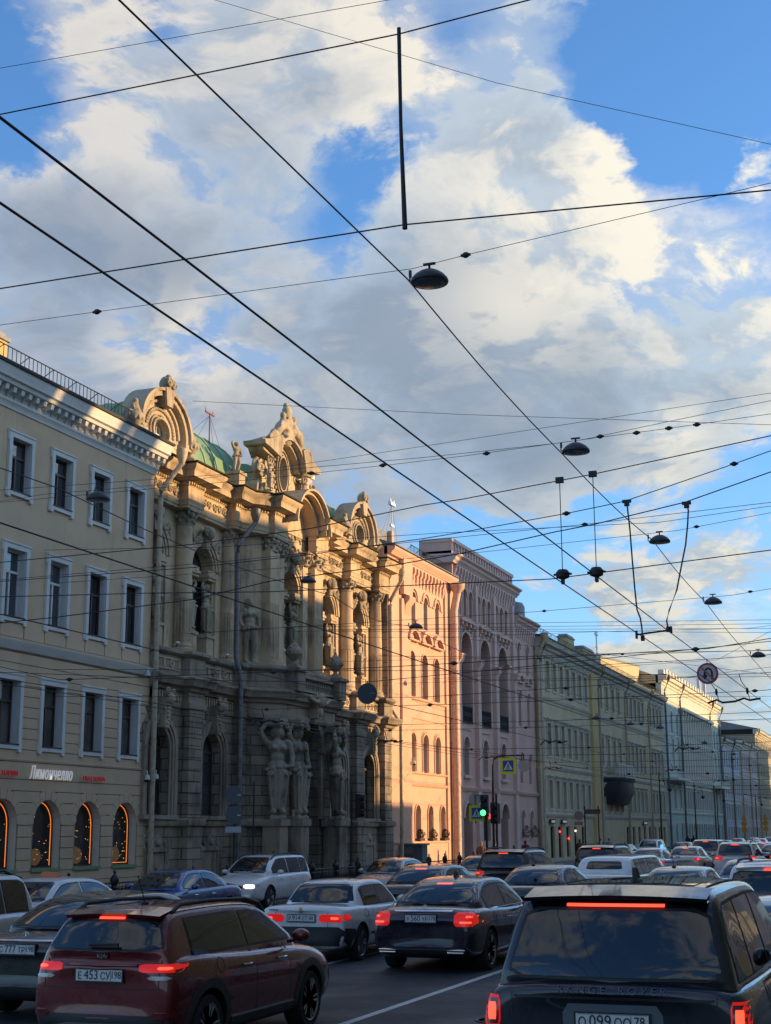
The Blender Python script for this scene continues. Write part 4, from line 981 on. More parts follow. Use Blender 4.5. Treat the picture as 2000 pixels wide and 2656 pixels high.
    mb = MB(); cornice(mb, [(-.2,17.42),(.22,17.44),(.26,17.55),(.42,17.68),(.46,17.8),(.46,17.86),(-.2,17.92)], y0, y1); T.part('cornice', mb, M['pinkL'])
    mb = MB(); roof(mb, y0, y1, 17.93, x0=x+.5, rise=1.9, x1=x-5); T.part('roof', mb, M['roofgrey'])
    mb = MB(); mb.box(x-2.6, x-.6, y0-.2, y0+2.2, 17.9, 19.0); T.part('parapet_block', mb, M['roofgrey']); mb = MB(); mb.box(x-.62, x-.35, y0+1.7, y0+2.0, 17.8, 19.1); T.part('parapet_post', mb, M['pinkL'])
    railing(T, 78.2, 85, x-.2, 18.0, .8)
    mb = MB(); mb.box(x-3.6,x-2.2,y0-7.4,y0-5.6,18,20.6); ch = T.part('chimney', mb, M['pink']); mb = MB(); mb.box(x-3.7,x-2.1,y0-7.5,y0-5.5,20.6,20.85); T.part('chimney_cap', mb, M['white'], parent=ch)
    downpipe(T, 84.55, 17.2, x=x+.42, r=.24, m='pipepink', xtop=x+.6, ytop=84.7)
    for i, c in enumerate(cg):
        rnd = random.Random(i); mb = MB(); mb.box(x-.02, x+.3, c-.42, c+.42, 1.72, 1.86)
        single('planter', mb, M['wframe'], f'brown planter box under the {("left", "middle", "right")[i]} ground floor window of the orange house', 'planter', 'planters of the orange house', org=(x,c,1.72))
        bush((x+.16, c, 1.86), .42, .5, 90, ('leafdark','flowerred') if i != 1 else ('leafgreen','flowerred'), f'{("dark leafy", "bright green", "reddish flowering")[i]} bush in a planter of the orange house', seed=i, name='window_plant')
def leafmat(col): 
    def f(g):
        n = g.noise(geoco(g), 9, 3, .6); finish(g, g.mix(g.mr(n,.3,.7), col, tuple(c*.5 for c in col)), .6)
    return f
M['leafdark'] = mat('dark leaves', leafmat((.035,.05,.03))); M['leafgreen'] = mat('green leaves', leafmat((.06,.11,.04))); M['flowerred'] = mat('red flowers', leafmat((.22,.03,.06)))
def bush(c, r, h, n, mats, label, seed=0, name='bush'):
    rnd = random.Random(seed); mb = MB()
    for i in range(n*5):
        a = rnd.random()*6.283; z = rnd.random(); rr = r*math.sqrt(rnd.random())*math.sin(math.pi*(.15+.8*z))
        p = Vector((c[0]+rr*math.cos(a)*.7, c[1]+rr*math.sin(a), c[2]+z*h)); s = rnd.uniform(.025,.05)
        u = Vector((rnd.uniform(-1,1),rnd.uniform(-1,1),rnd.uniform(-1,1))).normalized(); v = u.cross(Vector((0,0,1))).normalized()
        mb.cur = 1 if rnd.random() < .16 else 0
        mb.add([p-u*s-v*s*.5, p+u*s-v*s*.5, p+u*s+v*s*.5, p-u*s+v*s*.5], [(0,1,2,3)])
    o = single(name, mb, [M[mats[0]], M[mats[1]]], label, 'plant', org=c, smooth=0); return o
def tower_house():
    T = Thing('town_house', 'dusty pink arcaded house with a tall parapet, three giant arches and iron balcony grilles', 'building', (FX, 95, -.1))
    x = FX; y0, y1, y2 = 85.6, 100.4, 106.35
    bays = [88.2, 92.5, 96.9]
    ops = []
    for c in bays:
        for d in (-1.25, 0, 1.25): ops.append((c+d-.4, c+d+.4, 15.9, 17.65, True, .35))
        ops.append((c-1.15, c+1.15, 9.1, 14.8, True, .7))
    for c in (88.0, 92.3, 96.7): ops.append((c-.6, c+.6, 5.72, 8.1, True, .4))
    ops += [(87.25, 89.15, -.3, 4.0, True, .8), (95.7, 97.6, -.3, 4.0, True, .8), (91.6, 93.2, 1.6, 3.9, True, .4)]
    mb = MB(); wall(mb, y0, y1, -.4, 19.5, ops, x=x, n=12); mb.box(x-2.2, x-.01, y0, y0+.02, 17, 20.6); mb.box(x-2.2, x-2.18, y0, y1, 17, 20.6); mb.box(x-10, x, y1-.02, y1, 0, 19.5); T.part('wall', mb, M['pink'])
    wo = [(101.95-.38,101.95+.38,13.3,15.75,True,.3),(104.4-.38,104.4+.38,13.3,15.75,True,.3),(101.95-.38,101.95+.38,9.7,12.2,True,.3),(104.4-.38,104.4+.38,9.7,12.2,True,.3),(101.95-.4,101.95+.4,5.6,7.7,True,.3),(104.4-.4,104.4+.4,5.6,7.7,True,.3),(101.95-.4,101.95+.4,1.75,3.6,True,.3),(104.4-.4,104.4+.4,1.75,3.6,True,.3)]
    mb = MB(); wall(mb, y1, y2, -.4, 17.6, wo, x=x-.12, n=10); mb.box(x-9, x-.13, y2-.02, y2, -.3, 17.5); T.part('wing_wall', mb, M['pink'])
    for o in wo: window(T, (o[0]+o[1])/2, o[2], o[1]-o[0]-.02, o[3]-o[2]-.02, True, .26, x=x-.12, style='v', frame='wframew', glass='curtain')
    for o in wo:
        c = (o[0]+o[1])/2; r = (o[1]-o[0])/2
        mb = MB(); arch_ring(mb, c, o[3]-r, r+.1, r+.24, x-.13, x-.03, 12)
        if abs(o[2]-9.7) < .1: arch_ring(mb, c, 12.75, .62, .85, x-.13, x+.12, 12, .3, math.pi-.3); mb.box(x-.13,x+.1,c-.8,c+.8,12.82,12.9)
        T.part('hood_mould', mb, M['pinktrim'])
    for c in bays:
        for d in (-1.25,0,1.25):
            window(T, c+d, 15.9, .78, 1.73, True, .31, style='v', frame='wframe', glass='curtain', x=x)
            mb = MB(); arch_ring(mb, c+d, 17.25, .42, .56, x-.01, x+.07, 12); mb.box(x-.01,x+.06,c+d-.60,c+d-.44,15.9,17.25); T.part('hood_mould', mb, M['pinktrim'])
        window(T, c, 9.1, 2.26, 5.66, True, .62, style='x', frame='wframe', glass='glassd', x=x, fw=.09)
        mb = MB(); arch_ring(mb, c, 13.65, 1.17, 1.32, x-.01, x+.10, 18); arch_ring(mb, c, 13.65, 1.4, 1.48, x-.01, x+.06, 18)
        for s in (-1,1): mb.box(x-.01,x+.10,c+s*1.25-.08,c+s*1.25+.08,9.0,13.65)
        mb.box(x-.01,x+.06,c-1.5,c+1.5,15.0,15.12); T.part('archivolt', mb, M['pinktrim'])
        g = MB(); g.box(x+.02,x+.10,c-1.15,c+1.15,10.0,10.08); g.box(x+.02,x+.10,c-1.15,c+1.15,8.98,9.06)
        for i in range(15): g.box(x+.04,x+.08,c-1.12+i*.157,c-1.09+i*.157,9.06,10.0)
        for i in range(7): arch_ring(g, c-.99+i*.33, 9.55, .10, .14, x+.045, x+.075, 10, 0, 2*math.pi)
        T.part('balcony_grille', g, M['iron'])
        b = MB(); b.box(x-.01,x+.35,c-1.7,c+1.7,15.42,15.6)
        for d in (-1.3,-.45,.45,1.3): b.box(x-.01,x+.30,c+d-.12,c+d+.12,15.15,15.42); b.box(x-.01,x+.16,c+d-.09,c+d+.09,14.9,15.15)
        T.part('cornice_band', b, M['pinktrim'])
    for c in (88.0,92.3,96.7):
        window(T, c, 5.72, 1.18, 2.36, True, .35, style='t', frame='wframew', glass='glass', x=x)
        mb = MB(); arch_ring(mb, c, 7.5, .62, .78, x-.01, x+.08, 14); mb.box(x-.01,x+.2,c-.85,c+.85,5.5,5.66); mb.box(x-.01,x+.08,c-1.2,c+1.2,8.55,8.62); T.part('hood_mould', mb, M['pinktrim'])
    window(T, 92.4, 1.6, 1.56, 2.28, True, .35, style='t', frame='wframe', glass='glassd', x=x)
    for c in (88.2, 96.65):
        d = MB(); d.box(x-.75,x-.65,c-.9,c+.9,-.2,4.0)
        for s in (-1,1):
            for zz in (.3,1.4,2.5): d.box(x-.65,x-.60,c+s*.45-.3,c+s*.45+.3,zz,zz+.85)
        T.part('door', d, M['wframe']); mb = MB(); arch_ring(mb, c, 3.05, .98, 1.2, x-.01, x+.12, 16); T.part('archivolt', mb, M['pinktrim'])
    for c in (86.1, 90.35, 94.7, 99.55):
        mb = MB(); mb.box(x-.01,x+.28,c-.30,c+.30,4.95,12.0); mb.box(x-.01,x+.22,c-.26,c+.26,13.0,18.2)
        mb.prism_y([(x,12.0),(x+.26,12.0),(x+.3,12.6),(x+.5,12.9),(x+.5,13.1),(x,13.1)], c-.34, c+.34); mb.box(x-.01,x+.56,c-.4,c+.4,13.1,13.2); mb.box(x-.01,x+.2,c-.34,c+.34,-.3,4.7)
        T.part('pilaster', mb, M['pinktrim'])
    for za, zb in ((2.9,3.1),): pass
    mb = MB(); cornice(mb, [(0,4.7),(.1,4.72),(.2,4.86),(.22,4.95),(0,5.0)], y0, y1); T.part('string_course', mb, M['pinktrim'])
    mb = MB(); mb.prism_y([(x-.12+a,b) for a,b in [(0,4.7),(.1,4.72),(.2,4.86),(.22,4.95),(0,5.0)]], y1, y2); T.part('string_course', mb, M['pinktrim'])
    blind_arcade(T, 86.0, 100.2, 17.85, 18.95, 22, x, 'pinktrim', 'pink'); blind_arcade(T, 100.7, 106.2, 16.1, 17.1, 9, x-.12, 'pinktrim', 'pink')
    for a, b, z, xx in ((y0, y1, 18.95, x), (y1, y2, 17.1, x-.12)):
        mb = MB(); mb.prism_y([(xx-1.5,z),(xx+.22,z),(xx+.28,z+.12),(xx+.4,z+.2),(xx+.44,z+.36),(xx+.62,z+.46),(xx+.64,z+.56),(xx-1.5,z+.6)], a-(.5 if a == y0 else 0), b+(.15 if a == y1 else .3)); T.part('cornice', mb, M['pinktrim'])
    mb = MB(); mb.box(x-2,x+.0,y0,y1,19.55,19.8); mb.box(x-2,x+.05,y0-.05,y1+.05,20.4,20.62); mb.box(x-1.8,x-.15,y0+.05,y1-.05,19.8,20.4)
    for i in range(24): yy = y0+.25+i*.62; mb.box(x-.16,x-.02,yy,yy+.24,19.8,20.4)
    T.part('parapet', mb, M['pinktrim'])
    s = MB(); s.box(x-1.3,x-.6,y0+.02,y0+.04,19.85,20.35); T.part('attic_window', s, M['wframe'])
    mb = MB(); roof(mb, y1, y2, 17.7, x0=x+.4, rise=1.2); mb.lathe([(.0,0),(.9,0),(.9,1.2),(.75,1.5),(.0,1.7)], (x-1.2, y2-1.6, 17.7), 16); T.part('roof', mb, M['roofgrey'])
    for i, c in enumerate((101.95, 104.4)): bush((x+.15, c, 1.75), .5, .85, 80, ('leafdark','leafdark'), f'dark bush on the sill of the pink house, {("nearer", "farther")[i]} of the pair', seed=10+i, name='window_plant')
    downpipe(T, 106.3, 16.8, x=x+.2, r=.14, m='pipetan', xtop=x+.8)
# ================================================================ 4. long plain facades farther down the street
def long_house(name, label, y0, y1, rows, wallm, trimm, ztop, breaks=(), glass='glass', low=None, x=FX, roofm='roofgrey', rail=True, pipes=(), pipem='pipetan', bel=(), hood=True, fr='wframe', side=None, sidem=None, ry=1.6, shops=False):
    T = Thing(name, label, 'building', (x, (y0+y1)/2, -.1))
    rg_ = random.Random(int(y0))
    ops = []
    for z0, z1, w, cs, arch in rows: ops += [(c-w/2, c+w/2, z0, z1, arch, .28) for c in cs]
    mb = MB(); wall(mb, y0, y1, -.4, ztop-.9, ops, x=x, n=8, depth=.28); mb.box(x-14, x-.01, y0, y0+.03, -.4, ztop-.9); mb.box(x-14, x-.01, y1-.03, y1, -.4, ztop-.9)
    T.part('wall', mb, M[wallm])
    for k, (z0, z1, w, cs, arch) in enumerate(rows):
        for c in cs:
            window(T, c, z0, w-.02, z1-z0-.02, arch, .24, x=x, style='t', frame=fr, glass=('glassd' if k == len(rows)-1 and shops else rg_.choice(['glass','glassd','glassd','curtain'])), fw=.055)
            mb = MB()
            if arch: arch_ring(mb, c, z1-w/2, w/2+.02, w/2+.2, x-.01, x+.08, 10)
            else:
                surround(mb, c-w/2, c+w/2, z0, z1, x=x, t=.08, w=.17, ears=False, hood=hood and k != len(rows)-1)
            if not (shops and k == len(rows)-1): T.part('window_surround', mb, M[trimm])
    z = ztop-.9
    mb = MB(); mb.prism_y([(x-.3,z-.1),(x+.06,z-.1),(x+.1,z+.1),(x+.3,z+.2),(x+.34,z+.42),(x+.62,z+.5),(x+.68,z+.72),(x+.74,z+.8),(x+.74,z+.86),(x-.3,z+.9)], y0, y1); T.part('cornice', mb, M[trimm])
    mb = MB(); y = y0+.4; mb.prism_y([(0,-.55),(.08,-.5),(.12,-.2),(.34,-.06),(.36,.06),(0,.06)], -.1, .1); bk = mb.mesh('cornice_bracket', M[trimm]); n = 0
    while y < y1-.3 and n < 95: T.inst('cornice_bracket', bk, (x, y, z+.34)); y += (y1-y0)/min(95, (y1-y0)/1.15); n += 1
    mb = MB(); mb.prism_y([(x+.5,z+.87),(x+.82,z+.85),(x+.82,z+.93),(x,z+1.08)], y0, y1); T.part('eaves', mb, M['roofblack'])
    mb = MB(); roof(mb, y0, y1, ztop+.03, x0=x+.6, rise=ry); T.part('roof', mb, M[roofm])
    for zb in bel:
        mb = MB(); mb.prism_y([(x-.01,zb),(x+.06,zb),(x+.14,zb+.16),(x+.16,zb+.24),(x-.01,zb+.28)], y0, y1); T.part('belt_course', mb, M[trimm])
    if rail: railing(T, y0+.5, y1-.5, x-.1, ztop+.1, .8, .45)
    for yp in pipes: downpipe(T, yp, ztop-.2, x=x+.25, r=.12, m=pipem, xtop=x+.75)
    for yb, w in breaks: mb = MB(); mb.box(x-.01, x+.25, yb-w/2, yb+w/2, -.3, ztop-1.0); T.part('pilaster', mb, M['ochre' if wallm == 'cream' else trimm])
    return T
def span(a, b, n): return [a+(b-a)*i/(n-1) for i in range(n)]
orange_house(); tower_house()
c1 = span(107.75, 123.75, 8); c2 = span(130.0, 138.4, 4)+span(142.6, 151.4, 5)+span(155.8, 162.4, 4)
CR = long_house('apartment_building', 'long pale yellow house with peeling trim, shops below and a dark oriel', 106.5, 164.1,
    [(13.1,15.3,1.1,c1+c2,False),(7.95,10.45,1.1,c1+c2,False),(3.9,6.05,1.05,c1+c2,False),(.15,2.55,1.4,[107.9,110.3,112.9,115.6,118.4,121.2]+span(141,162,8),False)],
    'cream','creamtrim',16.85, breaks=((126.6,2.4),), pipes=(106.9,128.4,140.8,153.6), bel=(12.2,6.9,3.25), shops=True)
def cream_details():
    x = FX
    mb = MB()   # oriel
    P = [(x,130.2),(x+.9,130.9),(x+1.3,131.8),(x+1.3,138.0),(x+.9,139.0),(x,139.8)]
    mb.path_prof([(-.9,4.5),(-.5,4.6),(-.25,5.2),(-.05,5.6),(0,6.6),(.12,6.7),(.15,6.85),(-1.2,6.9)], P)
    CR.part('oriel', mb, M['roofblack'])
    mb = MB(); mb.path_prof([(-.1,6.85),(.1,6.88),(.2,6.98),(.2,7.05),(-.6,7.1)], P)
    for i in range(6): mb.box(x+.85,x+1.25,131.3+i*1.35,131.95+i*1.35,7.1,8.1)
    mb.box(x+.9,x+1.2,131,138.8,8.1,8.22); CR.part('oriel_parapet', mb, M['creamtrim'])
    chimney(CR, x-1.8, 124.8, 17, 18.95, .9, 2.6); chimney(CR, x-1.8, 132.2, 17, 18.7, .9, 4.2)
    mb = MB(); mb.prism_x([(133.5,16.9),(164.0,16.9),(164.0,20.6),(133.5,18.75)], x-3.4, x-2.4); CR.part('attic_wall', mb, M['cream'])
    mb = MB(); mb.prism_x([(133.3,18.72),(164.05,20.58),(164.05,20.74),(133.3,18.88)], x-3.6, x-2.3); CR.part('attic_coping', mb, M['roofgrey'])
    for i, (c, w, col) in enumerate(((109.6,1.2,'r'),(114.6,1.6,'w'))):
        mbt = text_mb(('МОДА','КОФЕ')[i] if False else '', .3)
    # lit interiors of the shops seen as small warm lamps
    lm = mat('shop lamp', simple, (.9,.8,.6), .4, em=(1,.8,.55), ems=1.6); rm = mat('red shop light', simple, (.8,.05,.04), .4, em=(1,.06,.04), ems=1.6)
    for i, (c, z, m) in enumerate(((108.2,2.1,lm),(113.2,2.15,rm),(116.2,1.6,rm),(118.7,2.2,lm),(145.2,2.2,lm))):
        mb = MB(); mb.blob((x-.12, c, z), (.05,.28,.09), 8, 5); CR.part('shop_light', mb, m)
    for i, (y, w) in enumerate(((109.1,1.5),(112.9,1.6),(148.5,2.2))):
        mb = MB(); mb.box(x+.1,x+.2,y,y+w,2.75,3.1); o = CR.part('fascia_board', mb, M['roofblack'])
        k = MB()
        for j in range(4): k.box(x+.2,x+.215,y+.2+j*w*.2,y+.2+j*w*.2+w*.11,2.84,3.0)
        CR.part('lettering', k, mat('white sign face', simple, (.8,.8,.8)), parent=o)
cream_details()
def mint_house():
    x = FX; y0, y1 = 164.2, 212.5
    cs = span(166.5,174.5,3); cm = span(178.2,201.0,12); ce = span(204.5,210.5,3)
    T = long_house('apartment_building', 'pale mint house with white giant pilasters and a sunlit cream parapet', y0, y1,
        [(13.4,15.9,1.1,cs+ce,True),(9.0,12.6,1.05,cs+cm+ce,False),(13.6,15.6,1.0,cm,False),(4.7,6.9,1.05,cs+cm+ce,False),(1.0,3.0,1.1,cs+cm+ce,True)],
        'mint','minttrim',19.55, pipes=(165,176.2,202.6,212.2), bel=(17.0,7.7,4.0), rail=False, pipem='zinc', ry=.2)
    mb = MB()
    for y in span(177.2,202.0,13):
        mb = MB(); mb.box(x-.01,x+.35,y-.22,y+.22,8.4,16.2); mb.box(x-.01,x+.45,y-.32,y+.32,8.1,8.5); mb.box(x-.01,x+.45,y-.32,y+.32,15.9,16.4); T.part('pilaster', mb, M['minttrim'])
    mb = MB(); mb.box(x-.01,x+.7,176.4,202.8,16.4,16.75); T.part('entablature', mb, M['minttrim'])
    mb = MB(); mb.box(x-.8,x-.1,y0+3,y1-2,19.6,20.5)
    for i in range(20): mb.box(x-.12,x+.04,y0+4+i*2.3,y0+4.9+i*2.3,19.6,20.62)
    T.part('parapet', mb, M['minttrim'])
    for a, b in ((165.5,176),(203.2,211.5)):
        mb = MB(); mb.box(x-.01,x+1.3,a,b,7.75,8.05); mb.box(x+1.2,x+1.3,a,b,8.7,8.78)
        for i in range(16): mb.box(x+1.22,x+1.27,a+.2+(b-a-.4)*i/15,a+.26+(b-a-.4)*i/15,8.05,8.7)
        T.part('balcony', mb, M['minttrim'])
    for zz in (1.0, 1.6, 2.3, 3.1): 
        mb = MB(); courses(mb, y0+.2, y1-.2, zz-.6, zz-.02, .3, .04, .05, [(c-.6,c+.6,.9,3.05,False) for c in cs+cm+ce]); T.part('rustication', mb, M['mint'])
    mb = MB()   # high gabled roof behind, its end wall faces the camera
    mb.prism_y([(x-.6,19.5),(x-9.2,22.9),(x-18,19.5),(x-18,14),(x-.6,14)], y0+.0, y1); T.part('gabled_roof', mb, M['cream'])
    for i,(yy,zz) in enumerate(((199.5,20.6),(205,20.6))):
        mb = MB(); mb.box(x-.9,x-.5,yy,yy+.5,zz,zz+2.0); T.part('antenna_panel', mb, M['white'])
mint_house()
long_house('apartment_building', 'pale blue grey house beyond the mint one with a balcony', 212.9, 236, [(11.3,13.6,1.1,span(215,234,8),True),(7.2,9.6,1.1,span(215,234,8),False),(3.6,5.6,1.1,span(215,234,8),False),(.6,2.6,1.3,span(215,234,7),False)], 'bluegrey','minttrim',15.4, bel=(6.4,10.3), pipes=(213.2,225), rail=False, pipem='zinc')
long_house('apartment_building', 'rose grey house with a dark bay, far down the street', 236.2, 262, [(11.8,14,1.1,span(238,260,9),False),(7.6,10,1.1,span(238,260,9),False),(3.8,5.9,1.1,span(238,260,9),False),(.6,2.6,1.3,span(238,260,8),False)], 'rose','minttrim',16.2, bel=(6.6,10.8), pipes=(237,249), rail=False)
long_house('apartment_building', 'tall dark beige house at the right end of the row', 262.2, 292, [(15.6,17.6,1.1,span(264,290,10),False),(11.6,14,1.1,span(264,290,10),True),(7.6,10,1.1,span(264,290,10),False),(3.8,5.9,1.1,span(264,290,10),False)], 'beige','creamtrim',19.6, bel=(6.6,10.8), rail=False, pipes=(263,))
long_house('apartment_building', 'farthest pale house of the row, only its lit top showing', 292.4, 340, [(15.6,17.6,1.2,span(295,338,14),False),(11.6,14,1.2,span(295,338,14),False)], 'bluegrey','minttrim',19, bel=(6.6,), rail=False)
long_house('apartment_building', 'yellow end house closing the far right of the street', 341, 420, [(15,17,1.3,span(345,415,16),False),(10,12.6,1.3,span(345,415,16),False),(5,7,1.3,span(345,415,16),False)], 'cream','minttrim',19, bel=(8,), rail=False)
# ---------------------------------------------------------------- unseen houses across the street: their rooflines are shaped to shade this side and they mirror in the car windows
def opposite(name, label, y0, y1, h, depth=12, m='ochre', chim=(), x=8.0, gab=None):
    T = Thing(name, label, 'building', (x, (y0+y1)/2, 0))
    mb = MB(); mb.box(x, x+depth, y0, y1, 0, h); T.part('wall', mb, M[m])
    mb = MB(); mb.box(x-.5, x, y0, y1, h-.5, h-.02); T.part('cornice', mb, M['minttrim'])
    nf = max(1, int(h/3.9)); wm = None
    f = MB(); f.box(-.06,.0,-.7,.7,-.1,2.3); p = MB(); p.box(-.08,-.06,-.55,.55,.05,2.15); fm = f.mesh('window', M['minttrim']); pm = p.mesh('pane', M['glass'])
    for k in range(nf):
        y = y0+1.6; n = 0
        while y < y1-1.2 and n < 24:
            w = T.inst('window', fm, (x, y, 1.0+k*3.7)); q = bpy.data.objects.new('pane', pm); C.objects.link(q); q.parent = w; y += 2.6; n += 1
    for (cy, hw, top) in chim:
        mb = MB(); mb.box(x+.2, x+1.1, cy-hw, cy+hw, h-.1, top); T.part('chimney', mb, M['ochre'])
    return T
# shadow of a point (8, Yo, Zo) falls on the facade at Y = Yo-16.3, z = Zo-6.46
S0 = 16.32; DZ = 35/math.cos(SUN_AZ)*math.tan(SUN_EL)
opposite('apartment_building', 'long ochre house across the street with a row of chimneys', -30, 47.3+S0, 16.15+DZ, chim=[(Y+S0, w, 17.5+DZ) for Y, w in ((36.6,2.6),(40.6,.75),(43.9,.22),(45.3,.7))]+[(10,3,25),(25,2,25)])
opposite('apartment_building', 'rose house across the street opposite the palace', 47.3+S0, 59.5+S0, 15.45+DZ, m='rose')
opposite('apartment_building', 'low annex across the street with a stepped roof', 62.5+S0, 70.4+S0, 8.2+DZ, m='cream')
opposite('apartment_building', 'narrow beige house across the street beside the low annex', 59.5+S0, 62.5+S0, 12.8+DZ, m='beige')
opposite('apartment_building', 'single storey shop across the street at the side street corner', 70.4+S0, 77.0+S0, 3.6+DZ, m='mint')
_s1 = 47*math.tan(SUN_AZ)
opposite('apartment_building', 'very tall corner house across the street', 85.7+_s1, 160, 30, m='rose')
opposite('apartment_building', 'distant long house across the street', 160.2, 300, 16.6+DZ, m='cream')
# ================================================================ overhead wires, lamps hung over the street
def wire(pts, r, label, beads=(), group=None, name='overhead_wire', bead_r=.05):
    mb = MB(); mb.tube(pts, r, 6)
    T = Thing(name, label, 'wire', pts[0], group) if beads else None
    if not T: return single(name, mb, M['wire'], label, 'wire', group, org=pts[0], smooth=60)
    T.part('cable', mb, M['wire'], smooth=60)
    for b in beads:
        k = MB(); k.blob(b, (bead_r*1.3, bead_r, bead_r), 8, 6); k.lathe([(bead_r*.5,-bead_r*1.6),(bead_r*.5,bead_r*1.6)], b, 8, 'x'); T.part('insulator', k, M['wire'], smooth=60)
def ext(pts, x0=-26.9, x1=8.0, dz0=None, dz1=None):
    """carry a cross wire on to the houses at both sides, rising a little"""
    (ax, ay, az), (bx, by, bz) = pts[0], pts[1]; s = (az-bz)/(ax-bx) if abs(ax-bx) > .01 else 0
    (cx, cy, cz), (dx, dy, dz) = pts[-2], pts[-1]; e = (dz-cz)/(dx-cx) if abs(dx-cx) > .01 else 0
    L = [(x0, ay, az+(s-.02)*(x0-ax)*.9+.0)] if ax > x0+.5 else []
    Rr = [(x1, dy, dz+(e+.02)*(x1-dx))] if dx < x1-.5 else []
    return L+list(pts)+Rr
